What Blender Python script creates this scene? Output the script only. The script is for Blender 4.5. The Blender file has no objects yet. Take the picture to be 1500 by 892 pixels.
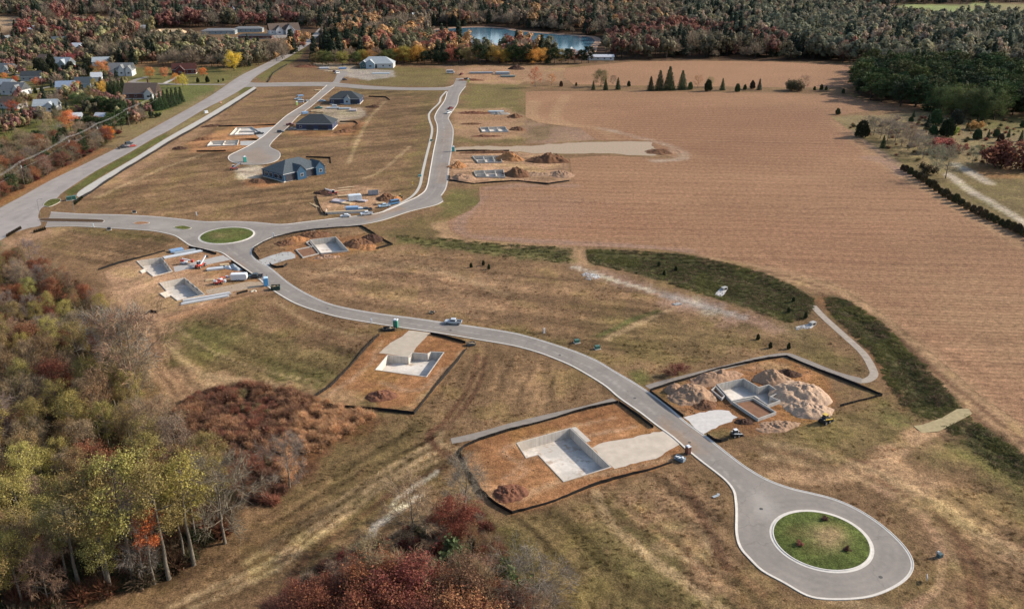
import bpy, bmesh, math, random
import numpy as np
from mathutils import Vector, Matrix
from mathutils.geometry import delaunay_2d_cdt

C = bpy.context.scene
random.seed(7)
# ------------------------------------------------------------------ camera
FPX, PITCH, CAMH = 1270.0, math.radians(22.7), 120.0
cam = bpy.data.cameras.new('camera')
cam.sensor_width = 36.0
cam.lens = FPX / 1500 * 36
cam.clip_start = 1.0
cam.clip_end = 30000
camo = bpy.data.objects.new('camera', cam)
C.collection.objects.link(camo)
camo.location = (0, 0, CAMH)
camo.rotation_euler = (math.pi / 2 - PITCH, 0, 0)
C.camera = camo
# ------------------------------------------------------------------ light
SUN_AZ = math.radians(73)        # clockwise from +Y
SUN_EL = math.radians(29)
W = bpy.data.worlds.new('World')
C.world = W
W.use_nodes = True
nt = W.node_tree
nt.nodes.clear()
sky = nt.nodes.new('ShaderNodeTexSky')
sky.sky_type = 'NISHITA'
sky.sun_disc = False
sky.sun_elevation = SUN_EL
sky.sun_rotation = SUN_AZ
sky.air_density = 1.0
sky.dust_density = 1.5
bg = nt.nodes.new('ShaderNodeBackground')
bg.inputs[1].default_value = 0.125
wo = nt.nodes.new('ShaderNodeOutputWorld')
nt.links.new(sky.outputs[0], bg.inputs[0])
nt.links.new(bg.outputs[0], wo.inputs[0])
sl = bpy.data.lights.new('sun', 'SUN')
sl.energy = 3.8
sl.angle = math.radians(0.9)
sl.color = (1.0, 0.92, 0.80)
so = bpy.data.objects.new('sun', sl)
C.collection.objects.link(so)
sd = Vector((math.sin(SUN_AZ) * math.cos(SUN_EL), math.cos(SUN_AZ) * math.cos(SUN_EL), math.sin(SUN_EL)))
so.rotation_euler = sd.to_track_quat('Z', 'Y').to_euler()
so.location = (0, 0, 400)
C.view_settings.view_transform = 'Standard'
C.view_settings.look = 'None'
C.view_settings.exposure = 0.80
C.view_settings.gamma = 1.0
C.cycles.max_bounces = 5
C.cycles.diffuse_bounces = 2
C.cycles.transmission_bounces = 3
C.cycles.transparent_max_bounces = 4

# ------------------------------------------------------------------ helpers
KALB = 0.60
def lin(v):
    v = v / 255.0
    return v / 12.92 if v <= 0.04045 else ((v + 0.055) / 1.055) ** 2.4
def c(r, g, b, k=KALB, sat=0.90):
    v = (lin(r), lin(g), lin(b))
    l = .3 * v[0] + .59 * v[1] + .11 * v[2]
    return tuple((l + (q - l) * sat) * k for q in v)
def at(x, y, z=0.0):
    """ground point (height z) seen at that place of the photograph (1500 px wide)"""
    u = (x - 750) / FPX
    v = (y - 446) / FPX
    k = (CAMH - z) / (math.sin(PITCH) + v * math.cos(PITCH))
    return Vector((u * k, (math.cos(PITCH) - v * math.sin(PITCH)) * k, z))
def A2(p):
    q = at(*p)
    return (q.x, q.y)
def PX(y):
    return math.cos(PITCH) * (y + 85) / CAMH       # pixels of the photograph per metre on that row

def tag(o, label=None, cat=None, group=None, kind=None):
    if label: o['label'] = label
    if cat: o['category'] = cat
    if group: o['group'] = group
    if kind: o['kind'] = kind
    return o
def empty(name, loc, rz=0.0):
    o = bpy.data.objects.new(name, None)
    C.collection.objects.link(o)
    o.location = loc
    o.rotation_euler = (0, 0, rz)
    o.empty_display_size = 0.5
    return o
def link(name, me, parent=None, loc=None, rz=None):
    o = bpy.data.objects.new(name, me)
    C.collection.objects.link(o)
    if parent: o.parent = parent
    if loc is not None: o.location = loc
    if rz is not None: o.rotation_euler = (0, 0, rz)
    return o
def copy_tree(o, parent=None):
    k = o.copy()
    C.collection.objects.link(k)
    if parent: k.parent = parent
    for ch in list(o.children):
        copy_tree(ch, k)
    return k

def mesh_np(name, V, F, mats, smooth=False, mi=None):
    """mesh from a vertex array and a face array (all faces with the same number of corners)"""
    V = np.asarray(V, dtype=np.float32)
    F = np.asarray(F, dtype=np.int32)
    me = bpy.data.meshes.new(name)
    n, k = F.shape
    me.vertices.add(len(V))
    me.vertices.foreach_set('co', V.ravel())
    me.loops.add(n * k)
    me.loops.foreach_set('vertex_index', F.ravel())
    me.polygons.add(n)
    me.polygons.foreach_set('loop_start', np.arange(0, n * k, k, dtype=np.int32))
    if smooth:
        me.polygons.foreach_set('use_smooth', np.ones(n, dtype=bool))
    if mi is not None:
        me.polygons.foreach_set('material_index', np.asarray(mi, dtype=np.int32))
    me.update(calc_edges=True)
    for m in (mats if isinstance(mats, (list, tuple)) else [mats]):
        me.materials.append(m)
    return me

class MB:
    """collects simple solids; build() makes ONE mesh object of them"""
    def __init__(self):
        self.v, self.f = [], []
    def add(self, vs, fs):
        b = len(self.v)
        self.v += [tuple(p) for p in vs]
        self.f += [tuple(b + i for i in f) for f in fs]
        return self
    def box(self, cx, cy, cz, sx, sy, sz, rz=0.0, taper=1.0, ry=0.0):
        ca, sa = math.cos(rz), math.sin(rz)
        out = []
        for z in (-.5, .5):
            t = taper if z > 0 else 1.0
            for x, y in ((-.5, -.5), (.5, -.5), (.5, .5), (-.5, .5)):
                X, Y, Z = x * sx * t, y * sy * t, z * sz
                if ry:
                    X, Z = X * math.cos(ry) + Z * math.sin(ry), -X * math.sin(ry) + Z * math.cos(ry)
                out.append((cx + X * ca - Y * sa, cy + X * sa + Y * ca, cz + Z))
        return self.add(out, [(0, 3, 2, 1), (4, 5, 6, 7), (0, 1, 5, 4), (1, 2, 6, 5), (2, 3, 7, 6), (3, 0, 4, 7)])
    def prism(self, poly, z0, z1):
        n = len(poly)
        ar = sum(poly[i][0] * poly[(i + 1) % n][1] - poly[(i + 1) % n][0] * poly[i][1] for i in range(n))
        if ar < 0: poly = poly[::-1]
        vs = [(p[0], p[1], z0) for p in poly] + [(p[0], p[1], z1) for p in poly]
        fs = [tuple(range(n - 1, -1, -1)), tuple(range(n, 2 * n))]
        fs += [(i, (i + 1) % n, n + (i + 1) % n, n + i) for i in range(n)]
        return self.add(vs, fs)
    def side(self, prof, y0, y1):
        """profile in x,z extruded along y"""
        n = len(prof)
        ar = sum(prof[i][0] * prof[(i + 1) % n][1] - prof[(i + 1) % n][0] * prof[i][1] for i in range(n))
        if ar > 0: prof = prof[::-1]
        vs = [(p[0], y0, p[1]) for p in prof] + [(p[0], y1, p[1]) for p in prof]
        fs = [tuple(range(n - 1, -1, -1)), tuple(range(n, 2 * n))]
        fs += [(i, (i + 1) % n, n + (i + 1) % n, n + i) for i in range(n)]
        return self.add(vs, fs)
    def tube(self, pts, rad, n=6, caps=True):
        pts = [Vector(p) for p in pts]
        rads = rad if isinstance(rad, (list, tuple)) else [rad] * len(pts)
        vs, fs = [], []
        for i, p in enumerate(pts):
            d = (pts[min(i + 1, len(pts) - 1)] - pts[max(i - 1, 0)]).normalized()
            a = d.cross(Vector((0, 0, 1)) if abs(d.z) < .9 else Vector((1, 0, 0))).normalized()
            b = d.cross(a)
            for k in range(n):
                t = 2 * math.pi * k / n
                vs.append(p + (a * math.cos(t) + b * math.sin(t)) * rads[i])
        for i in range(len(pts) - 1):
            for k in range(n):
                fs.append((i * n + k, i * n + (k + 1) % n, (i + 1) * n + (k + 1) % n, (i + 1) * n + k))
        if caps:
            fs.append(tuple(range(n - 1, -1, -1)))
            fs.append(tuple((len(pts) - 1) * n + k for k in range(n)))
        return self.add(vs, fs)
    def cyl(self, cx, cy, z0, z1, r0, r1=None, n=12):
        return self.tube([(cx, cy, z0), (cx, cy, z1)], [r0, r0 if r1 is None else r1], n)
    def mesh(self, name, mat, smooth=False):
        me = bpy.data.meshes.new(name)
        me.from_pydata(self.v, [], self.f)
        me.materials.append(mat)
        if smooth:
            for p in me.polygons: p.use_smooth = True
        me.update()
        return me
    def build(self, name, mat, parent=None, smooth=False, bevel=0.0):
        me = self.mesh(name, mat, smooth)
        if bevel:
            bm = bmesh.new()
            bm.from_mesh(me)
            bmesh.ops.bevel(bm, geom=bm.edges[:], offset=bevel, segments=1, affect='EDGES')
            bm.to_mesh(me)
            bm.free()
        return link(name, me, parent)

# ------------------------------------------------------------------ value noise on arrays
_rs = np.random.RandomState(11)
_T = _rs.rand(256, 256).astype(np.float32)
def vnoise(x, y):
    xi = np.floor(x).astype(np.int64); yi = np.floor(y).astype(np.int64)
    fx = x - xi; fy = y - yi
    fx = fx * fx * (3 - 2 * fx); fy = fy * fy * (3 - 2 * fy)
    a = _T[xi & 255, yi & 255]; b = _T[(xi + 1) & 255, yi & 255]
    d = _T[xi & 255, (yi + 1) & 255]; e = _T[(xi + 1) & 255, (yi + 1) & 255]
    return (a * (1 - fx) + b * fx) * (1 - fy) + (d * (1 - fx) + e * fx) * fy
def fbm(x, y, s, oct=4, off=0.0):
    v = 0; a = 0.5; t = 0
    x = x / s + off + 91.7; y = y / s - off * 1.7 + 33.1
    for _ in range(oct):
        v = v + a * vnoise(x, y); t += a
        x = x * 2.03 + 5.3; y = y * 2.03 + 1.9; a *= 0.5
    return v / t            # 0..1 around 0.5
def sstep(a, b, x):
    t = np.clip((x - a) / (b - a), 0, 1)
    return t * t * (3 - 2 * t)
def smooth_line(pts, n=6, closed=False):
    """Catmull-Rom through the points"""
    P = [Vector((p[0], p[1])) for p in pts]
    out = []
    N = len(P)
    rng = range(N) if closed else range(N - 1)
    for i in rng:
        if closed:
            a, b, d, e = P[i - 1], P[i], P[(i + 1) % N], P[(i + 2) % N]
        else:
            a, b, d, e = P[max(i - 1, 0)], P[i], P[i + 1], P[min(i + 2, N - 1)]
        for k in range(n):
            t = k / n
            out.append(tuple(0.5 * ((2 * b) + (d - a) * t + (2 * a - 5 * b + 4 * d - e) * t * t + (3 * b - a - 3 * d + e) * t ** 3)))
    if not closed: out.append(tuple(P[-1]))
    return out
def inside(x, y, poly):
    r = np.zeros(x.shape, dtype=bool)
    n = len(poly)
    for i in range(n):
        x0, y0 = poly[i]; x1, y1 = poly[(i + 1) % n]
        if y0 == y1: continue
        k = ((y0 > y) != (y1 > y)) & (x < (x1 - x0) * (y - y0) / (y1 - y0) + x0)
        r ^= k
    return r
def dist_line(x, y, pts, closed=False):
    d = np.full(x.shape, 1e9, dtype=np.float64)
    n = len(pts)
    for i in range(n if closed else n - 1):
        x0, y0 = pts[i]; x1, y1 = pts[(i + 1) % n]
        dx, dy = x1 - x0, y1 - y0
        L = dx * dx + dy * dy + 1e-9
        t = np.clip(((x - x0) * dx + (y - y0) * dy) / L, 0, 1)
        d = np.minimum(d, (x - x0 - t * dx) ** 2 + (y - y0 - t * dy) ** 2)
    return np.sqrt(d)
def sdist(x, y, poly):
    d = dist_line(x, y, poly, True)
    return np.where(inside(x, y, poly), d, -d)

# ------------------------------------------------------------------ materials
MATS = {}
def nodes_of(name):
    m = bpy.data.materials.new(name)
    m.use_nodes = True
    t = m.node_tree
    b = t.nodes['Principled BSDF']
    return m, t, b
def N(t, kind, **kw):
    n = t.nodes.new(kind)
    for k, v in kw.items():
        if k.startswith('i_'):
            n.inputs[k[2:].replace('_', ' ')].default_value = v
        else:
            setattr(n, k, v)
    return n
def L(t, a, b):
    t.links.new(a, b)
def noise(t, coord, scale, detail=4.0, rough=0.6):
    n = N(t, 'ShaderNodeTexNoise', noise_dimensions='3D')
    n.inputs['Scale'].default_value = scale
    n.inputs['Detail'].default_value = detail
    n.inputs['Roughness'].default_value = rough
    L(t, coord, n.inputs['Vector'])
    return n
def remap(t, sock, a, b, lo, hi):
    m = N(t, 'ShaderNodeMapRange')
    for k, v in zip(('From Min', 'From Max', 'To Min', 'To Max'), (a, b, lo, hi)):
        m.inputs[k].default_value = v
    L(t, sock, m.inputs['Value'])
    return m.outputs[0]
def mathn(t, op, a, b):
    m = N(t, 'ShaderNodeMath', operation=op)
    for i, s in enumerate((a, b)):
        if isinstance(s, (int, float)): m.inputs[i].default_value = s
        else: L(t, s, m.inputs[i])
    return m.outputs[0]
def scale_col(t, col, fac):
    m = N(t, 'ShaderNodeVectorMath', operation='SCALE')
    if isinstance(col, tuple): m.inputs[0].default_value = col[:3]
    else: L(t, col, m.inputs[0])
    L(t, fac, m.inputs['Scale'])
    return m.outputs[0]
def bump(t, b, h, strength, dist):
    n = N(t, 'ShaderNodeBump')
    n.inputs['Strength'].default_value = strength
    n.inputs['Distance'].default_value = dist
    L(t, h, n.inputs['Height'])
    L(t, n.outputs[0], b.inputs['Normal'])
def M(name, col, rough=0.8, var=0.18, scale=1.2, spec=0.3, metal=0.0, bmp=0.0):
    """plain procedural surface: a colour with some uneven wear"""
    if name in MATS: return MATS[name]
    m, t, b = nodes_of(name)
    tc = N(t, 'ShaderNodeTexCoord')
    n = noise(t, tc.outputs['Object'], scale, 5)
    f = remap(t, n.outputs[0], 0.3, 0.7, 1 - var, 1 + var)
    L(t, scale_col(t, tuple(col), f), b.inputs['Base Color'])
    b.inputs['Roughness'].default_value = rough
    b.inputs['Specular IOR Level'].default_value = spec
    b.inputs['Metallic'].default_value = metal
    if bmp: bump(t, b, n.outputs[0], 0.6, bmp)
    MATS[name] = m
    return m

def ground_material(name, rows=False):
    m, t, b = nodes_of(name)
    tc = N(t, 'ShaderNodeTexCoord')
    co = tc.outputs['Object']
    at_ = N(t, 'ShaderNodeAttribute', attribute_name='Col')
    n1 = noise(t, co, 0.55, 9, 0.80)
    n2 = noise(t, co, 2.6, 5, 0.7)
    n3 = noise(t, co, 0.06, 4, 0.6)
    f1 = remap(t, n1.outputs[0], 0.35, 0.65, 0.50, 1.52)
    f2 = remap(t, n2.outputs[0], 0.34, 0.66, 0.50, 1.50)
    f3 = remap(t, n3.outputs[0], 0.3, 0.7, 0.84, 1.16)
    f = mathn(t, 'MULTIPLY', mathn(t, 'MULTIPLY', f1, f2), f3)
    if rows:
        mp = N(t, 'ShaderNodeMapping')
        mp.inputs['Rotation'].default_value = (0, 0, math.radians(5))
        L(t, co, mp.inputs['Vector'])
        wv = N(t, 'ShaderNodeTexWave', wave_type='BANDS', bands_direction='Y')
        wv.inputs['Scale'].default_value = 0.314 / 7.6
        wv.inputs['Distortion'].default_value = 3.0
        wv.inputs['Detail'].default_value = 2
        wv.inputs['Detail Scale'].default_value = 0.5
        L(t, mp.outputs[0], wv.inputs['Vector'])
        w2 = N(t, 'ShaderNodeTexWave', wave_type='BANDS', bands_direction='Y')
        w2.inputs['Scale'].default_value = 0.314 / 2.6
        w2.inputs['Distortion'].default_value = 2.8
        w2.inputs['Detail'].default_value = 3
        w2.inputs['Detail Scale'].default_value = 1.5
        L(t, mp.outputs[0], w2.inputs['Vector'])
        # stretched chaff along the rows
        mp2 = N(t, 'ShaderNodeMapping')
        mp2.inputs['Rotation'].default_value = (0, 0, math.radians(5))
        mp2.inputs['Scale'].default_value = (0.05, 0.5, 1)
        L(t, co, mp2.inputs['Vector'])
        n4 = noise(t, mp2.outputs[0], 1.0, 5, 0.65)
        fw = mathn(t, 'MULTIPLY', remap(t, wv.outputs['Fac'], 0, 1, 0.91, 1.06), remap(t, w2.outputs['Fac'], 0, 1, 0.86, 1.10))
        fw = mathn(t, 'MULTIPLY', fw, remap(t, n4.outputs[0], 0.3, 0.7, 0.93, 1.07))
        f = mathn(t, 'MULTIPLY', fw, mathn(t, 'MULTIPLY', remap(t, n1.outputs[0], 0.37, 0.63, 0.58, 1.42), remap(t, n2.outputs[0], 0.37, 0.63, 0.45, 1.55)))
    L(t, scale_col(t, at_.outputs['Color'], f), b.inputs['Base Color'])
    b.inputs['Roughness'].default_value = 0.95
    b.inputs['Specular IOR Level'].default_value = 0.08
    hh = mathn(t, 'ADD', n1.outputs[0], mathn(t, 'MULTIPLY', n2.outputs[0], 0.35))
    bump(t, b, hh, 0.75, 0.55 if not rows else 0.32)
    MATS[name] = m
    return m

def leaf_material(name, instanced=False, trans=0.32):
    m, t, b = nodes_of(name)
    if instanced:
        a = N(t, 'ShaderNodeAttribute', attribute_name='tint', attribute_type='INSTANCER')
        col = a.outputs['Color']
    else:
        a = N(t, 'ShaderNodeObjectInfo')
        col = a.outputs['Color']
    g = N(t, 'ShaderNodeNewGeometry')
    f = remap(t, g.outputs['Random Per Island'], 0, 1, *((0.62, 1.38) if not instanced else (0.78, 1.22)))
    hs = N(t, 'ShaderNodeHueSaturation')
    hs.inputs['Value'].default_value = 1.0
    L(t, remap(t, g.outputs['Random Per Island'], 0, 1, 0.485, 0.515), hs.inputs['Hue'])
    L(t, scale_col(t, col, f), hs.inputs['Color'])
    L(t, hs.outputs[0], b.inputs['Base Color'])
    b.inputs['Roughness'].default_value = 0.75
    b.inputs['Specular IOR Level'].default_value = 0.12
    tr = N(t, 'ShaderNodeBsdfTranslucent')
    L(t, hs.outputs[0], tr.inputs['Color'])
    mx = N(t, 'ShaderNodeMixShader')
    mx.inputs[0].default_value = trans
    out = t.nodes['Material Output']
    L(t, b.outputs[0], mx.inputs[1])
    L(t, tr.outputs[0], mx.inputs[2])
    L(t, mx.outputs[0], out.inputs['Surface'])
    MATS[name] = m
    return m
# ------------------------------------------------------------------ outlines read off the photograph (1500 px wide), turned into ground points by at()
ROAD_N = [(75,311),(125,314),(175,315),(225,317.5),(262,321),(300,325),(337,324.5),(375,326),(412,329),(450,325),(500,319),(537,315),(562,310),(595,296),(615,286),(625,275),(630,250),(635,222),(640,197),(640,183),(636.7,172.6),(641,162),(651,148),(655,135),(665,123),(668,115)]
ROAD_E = [(684,115),(682,127),(673,139),(670,152),(663.6,162),(657,172.6),(660,180),(664,191.5),(662,216),(658,240),(656,261),(653,276),(646,287)]
ROAD_STUB = [(646,287),(649,294)]
ROAD_S = [(649,295),(637,301),(600,310),(562,322.5),(530,329),(487,334),(450,339),(420,343),(402,346.5),(387,353),(373,361),(368,368.5),(370.4,376),(378,382.5),(392,390),(405,400),(420,412.5),(442.5,427),(475,442.5),(505,451),(550,459),(600,465.5),(650,472.5),(700,479.5),(750,487.5),(780,495),(812.5,505),(845,516),(875,529),(900,544),(925,558.5),(947.5,573),(975,593),(1004,618),(1034.7,640),(1064,663),(1093.6,685),(1125,703),(1157.7,715),(1190,722.7),(1223,731.5),(1256,746),(1288.6,767),(1318,793),(1334.4,816),(1336,835),(1321,853),(1288.6,869.5),(1256,876.5),(1213,877.5),(1182,872),(1148,853),(1117,836),(1098,818),(1084,801),(1078.5,780),(1078.5,752),(1077.5,735),(1074.5,719),(1064,704.7),(1049,692),(1028,676),(1007,659),(985.6,640),(960,621.5),(937.5,604),(907.5,583),(887.5,566),(862.5,550),(837.5,536),(812,525),(787.5,516),(750,506),(700,497.5),(662,491),(630,486),(595,481),(550,474),(500,465.5),(462.5,455.5),(432.5,444.5),(410,432),(390,418),(375,405),(355,391),(338.5,379.6),(325,370.5),(310,367),(297,364.5),(280,360.5),(271,355),(260,347.5),(250,343.7),(225,338.7),(190,336),(150,333.7),(105,331.5),(66,333)]
HWY_L = [(-260,446),(-100,362),(0,305),(32.5,287.5),(75,264),(125,240),(175,215),(225,187.5),(275,160),(312,138.5),(350,112.5),(375,100),(410,82),(437,65),(452,57),(462,49)]
HWY_R = [(470,49),(462,57),(452,66),(430,80),(405,94),(375,112.5),(360,127),(330,145),(300,160),(250,190),(225,203),(187.5,225),(140,251),(95,280),(84,290),(70,300),(60,306),(56,318),(60,330),(40,335),(12,346),(-60,388),(-240,500)]
CROSS_T = [(350,119),(375,122),(420,121.5),(480,121),(515,124),(550,127),(600,129),(652,128.5),(664,125)]
CROSS_B = [(664,131),(652,132.5),(600,132.5),(537.5,131),(495,127.5),(450,126.5),(375,127.5),(352,129)]
LOCAL = [(489,119),(495,107),(503,104),(510,107),(503,114),(497,122),(490,128),(475,140),(457.5,155),(437.5,170),(425,183),(408,199),(398,209),(396,216),(410,224),(406,235),(385,241),(355,241),(338,236.5),(335,229),(350,221),(366,213),(378,205),(387,199),(400,187),(418,171),(430,163),(450,150),(470,133),(479,125)]
SW_NORTH_L = [(560,311),(576,303),(587,298),(605.7,286),(615,272),(619,253),(624.6,229),(630,207.6),(633,189),(628.6,174),(630,164.6),(643.4,151),(646,143),(654,133.8)]
SW_HWY_L = [(112,287),(118,279),(150,259),(200,230),(240,205),(275,185),(300,171),(325,156),(350,141),(372,127.5)]
SW_HWY_R = [(376,129),(354,144),(330,159.5),(305,174.5),(280,189),(252,204),(225,221),(175,251.5),(130,282),(119,291)]
SW_LOTA = [[(897,583),(862,593),(800,607),(750,619),(700,633),(660,642)],[(662,650),(702,642),(750,628),(800,614.5),(862,599),(905,588)]]
SW_LOTC = [[(945,565),(962,559.5),(1012,547),(1075,532),(1110,523),(1150,517),(1175,524),(1225,544),(1262,554)],[(1262,562),(1225,551),(1175,531),(1150,524),(1112,529),(1075,538),(1012,553),(965,566),(953,571)]]
PATH = [(1190,447),(1207,465),(1237,492),(1264,517),(1278,540),(1279,551),(1266,558),(1250,556)]
CORN = [(655,325),(657,333),(663,341),(678,348),(712,352),(750,355),(825,360),(900,362),(962,365),(1012,371),(1050,377),(1087,386),(1125,396),(1160,403),(1212,412),(1240,426),(1275,446),(1300,465),(1335,492),(1375,526),(1410,556),(1437,580),(1500,622),(1640,730),(1900,560),(1500,347),(1440,314),(1375,277),(1322,248),(1290,229),(1262,205),(1240,188),(1215,170),(1290,161),(1385,161),(1385,157),(1330,153),(1280,149),(1250,143),(1212,139),(1125,136),(1000,135),(900,134),(780,134),(770,136),(770,172),(790,180),(850,188),(872,205),(885,206),(950,207),(967,224),(990,232),(960,232),(885,228),(835,232),(838,266),(803,272),(760,268),(702,274),(703,295),(690,308),(668,318)]
CORN_FAR = [(828,100),(927,90.5),(1025,89.5),(1125,90.5),(1200,94),(1245,95.5),(1256,110),(1250,127),(1212,129),(1120,128),(1000,126.5),(925,125.5),(840,124),(826,112)]
GRAVEL = [(663,217),(700,214.5),(750,214.5),(790,213),(810,211),(885,208),(950,208.5),(957,214),(964,224),(950,228.5),(880,225),(820,225),(790,225),(750,221.5),(700,219.5),(663,221)]
LAKE = [(632,45),(655,42),(700,40),(740,42),(760,45.5),(800,49),(840,52),(868,54.5),(878,60),(872,68),(866,78),(830,83),(790,76),(760,71),(720,68),(690,63),(668,53),(640,50)]
SWALE = [(862,366),(930,368),(1000,374),(1060,385),(1115,400),(1160,420),(1190,438),(1188,452),(1172,468),(1150,472),(1100,455),(1040,434),(980,412),(920,397),(865,386)]
SWALE_W = [(575,345),(650,350),(720,357),(835,364),(835,385),(780,380),(700,370),(620,360)]
SWALE_E = [(1208,436),(1240,440),(1290,474),(1330,513),(1375,560),(1402,597),(1370,614),(1330,598),(1302,562),(1284,522),(1252,490),(1218,458)]
SWALE_S = [(1388,626),(1418,612),(1460,642),(1500,668),(1640,770),(1600,800),(1500,712),(1440,672)]
BRUSH = [(245,607),(290,575),(350,562),(420,572),(480,592),(550,610),(520,627),(470,662),(430,702),(412,738),(350,735),(300,705),(250,692),(232,650)]
W_LEFT = [(-190,500),(-120,420),(-20,396),(45,392),(95,412),(150,462),(180,530),(196,590),(232,650),(256,702),(318,722),(345,742),(330,785),(284,822),(224,852),(160,866),(120,885),(60,930),(-60,1010),(-330,900)]
LOT_A = [(678,655),(702,645),(750,630),(799,617),(851,602),(905,590),(937,612),(957,627),(985,642),(1000,657),(985.6,677),(959,687),(927,695),(871,711),(805.6,737),(750,752.5),(728,741),(705.5,721),(684,685)]
LOT_B = [(553,492),(562,487),(596,483),(631,489),(682,503),(684,511),(607,606),(450,588.5),(485,566),(535,512)]
LOT_C = [(952,573),(1000,558),(1050,541),(1125,526.5),(1152,523),(1200,543),(1212,560),(1218,600),(1190,622),(1120,632),(1085,632),(1060,640),(1003,610)]
LOT_D = [(372,372),(376,362),(388,355),(403,348),(429,342),(458,338),(488,334.5),(529,332),(549,344),(574,358.5),(550,364.5),(520,374),(470,384),(415,386),(392,388),(382,380)]
LOT_EF = [(150,397),(200,379),(242,368),(276,362.5),(300,367.5),(330,374.5),(365,399),(398,424),(392,426),(375,430),(330,445),(280,462),(240,474),(200,470),(188,455),(160,430)]
LOT_G = [(660,224),(700,223),(746,223),(800,228),(825,236),(832,262),(803,269),(759,264),(694,268.5),(660,264.5)]
LOT_H = [(664,186),(700,178),(750,180),(765,190),(750,200),(700,199),(666,196)]
LOT_J = [(316,198),(345,184),(420,180),(395,197),(376,206),(340,203)]
LOT_K = [(285,216),(310,205),(372,203),(390,206),(366,214),(345,221),(290,222)]
DRIVE_A = [(868,655.6),(882,648),(905,645),(926.7,641),(950,635),(972.5,630.5),(986,640),(996,651),(979,659),(970,668),(959.4,671),(933,678),(901,687.5)]
DRIVE_B = [(599,484),(615,485.5),(630,487.5),(620,498),(608,511),(601,523),(578,520),(555,517),(572,502),(590,492)]
DRIVE_C = [(1003,612),(1020,606),(1048,600),(1068,602),(1080,611),(1072,618),(1055,624),(1030,635)]
DRIVE_D = [(379,381),(395,375),(414,369.5),(425,369),(433,373),(433,378),(415.5,382),(392,390)]
DRIVE_E = [(254,391),(275,386),(300,380),(326.7,374),(338,380.5),(310,386.5),(280,393),(256,398.5)]
DRIVE_F = [(301,425),(330,419),(360,413),(386,413),(392,418),(360,424),(330,429),(304,431)]
DRIVE_J = [(373,189),(400,186),(415,180),(395,199),(380,203),(374,197)]
DRIVE_K = [(352,207),(383,206),(380,210),(373,214),(352,213)]
FOUND = {
 'A': [(1.1,193.7),(15.6,201.3),(24.7,182.5),(12.4,176.1),(6.6,188.0),(3.5,186.5)],
 'B': [(549,542),(567,520),(597.5,522.5),(603,516),(626,518),(631,515),(651,516),(625,552.5)],
 'C': [(1049,567),(1089,558),(1111,571),(1126,567),(1143,579),(1129,585),(1143,591),(1124,598),(1104,585),(1071,592)],
 'D': [(453.7,353),(492,348.4),(511,369),(470,373)],
 'E': [(199.7,383),(237,377.7),(253,398),(224,405.7),(214.7,398),(208,401),(204.5,397.5),(211,394.5)],
 'F': [(233,415),(270.7,407.5),(300.5,432),(259.5,441),(250,433.7),(241.7,436.7),(233.5,430.5),(244,427)],
 'G': [(691.5,230),(733,230),(736,238.7),(700,239.8)],
 'GG': [(693.7,252),(737.5,250),(740,261),(697,260)],
 'H': [(703,188),(740,187),(745,194),(706,194.5)],
 'J': [(346,188),(369.5,187),(381,194.5),(371.5,198),(336,199)],
 'K': [(309,208),(350,206.5),(348,213.5),(303,215)],
}
FW = {k: (v if k == 'A' else [A2(p) for p in v]) for k, v in FOUND.items()}
def w_(poly): return [A2(p) for p in poly]
def inset(poly, d):
    """polygon moved inwards by d (metres)"""
    n = len(poly)
    ar = sum(poly[i][0] * poly[(i + 1) % n][1] - poly[(i + 1) % n][0] * poly[i][1] for i in range(n))
    s = 1 if ar > 0 else -1
    out = []
    for i in range(n):
        p0, p1, p2 = Vector(poly[i - 1]), Vector(poly[i]), Vector(poly[(i + 1) % n])
        a = (p1 - p0).normalized(); b = (p2 - p1).normalized()
        na = Vector((-a.y, a.x)) * s; nb = Vector((-b.y, b.x)) * s
        k = na + nb
        k = k / max(k.length_squared, 1e-6) * 2
        if k.length > 3: k = k.normalized() * 3
        out.append(tuple(p1 + k * d))
    return out
# the two round islands: centre and radius found by fitting circles to their kerbs
def circle_of(px):
    P = np.array([A2(p) for p in px])
    A = np.c_[2 * P, np.ones(len(P))]
    s = np.linalg.lstsq(A, (P ** 2).sum(1), rcond=None)[0]
    return s[0], s[1], math.sqrt(s[2] + s[0] ** 2 + s[1] ** 2)
ISL_S = circle_of([(1131.3,779.8),(1181.7,748.5),(1278,808.4),(1224.5,837.4),(1153,815.5),(1260,828.5),(1241,762)])
ISL_N = circle_of([(292,348.2),(373.2,341.5),(343,333.6),(325,357.7),(305,339),(359,351.5)])

# ------------------------------------------------------------------ ground colours (what grows or lies there), painted region by region
G = {k: np.array(v) for k, v in dict(
    meadow=c(143,110,75), meadow2=c(134,104,69), olive=c(122,103,60), green=c(106,106,48), lawn=c(120,112,58), straw=c(182,150,106), tan=c(186,146,104),
    dirt=c(186,144,106), soil=c(166,113,68), soil2=c(184,130,82), darksoil=c(110,74,52), corn=c(171,127,91), cornred=c(162,115,83), litter=c(84,62,44), rust=c(118,72,44),
    swale=c(86,84,46), swale2=c(108,104,54), gravel=c(184,172,158), pale=c(200,182,156), pink=c(168,132,108), brightgreen=c(96,108,46), yardgreen=c(116,118,58), farfield=c(196,160,122), greenfield=c(150,158,92), scrub=c(150,128,86), orange=c(166,112,66)).items()}
def area(px, col, soft=2.0, op=1.0, warp=2.0): return ('a', w_(px), G[col], soft, op, warp)
def streak(px, p0, p1, amp=.3, lng=14., wid=.9, kl=2.6, kw=2.3):
    a, b = A2(p0), A2(p1)
    return ('s', w_(px), math.atan2(b[1] - a[1], b[0] - a[0]), 5.0, min(1, amp * 1.25), (lng * kl, wid * kw))
def track(px, width, col, op=0.7, soft=None, warp=0.6): return ('l', smooth_line(w_(px), 5), G[col], width * 1.5, min(1, op * 1.45), warp)
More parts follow.
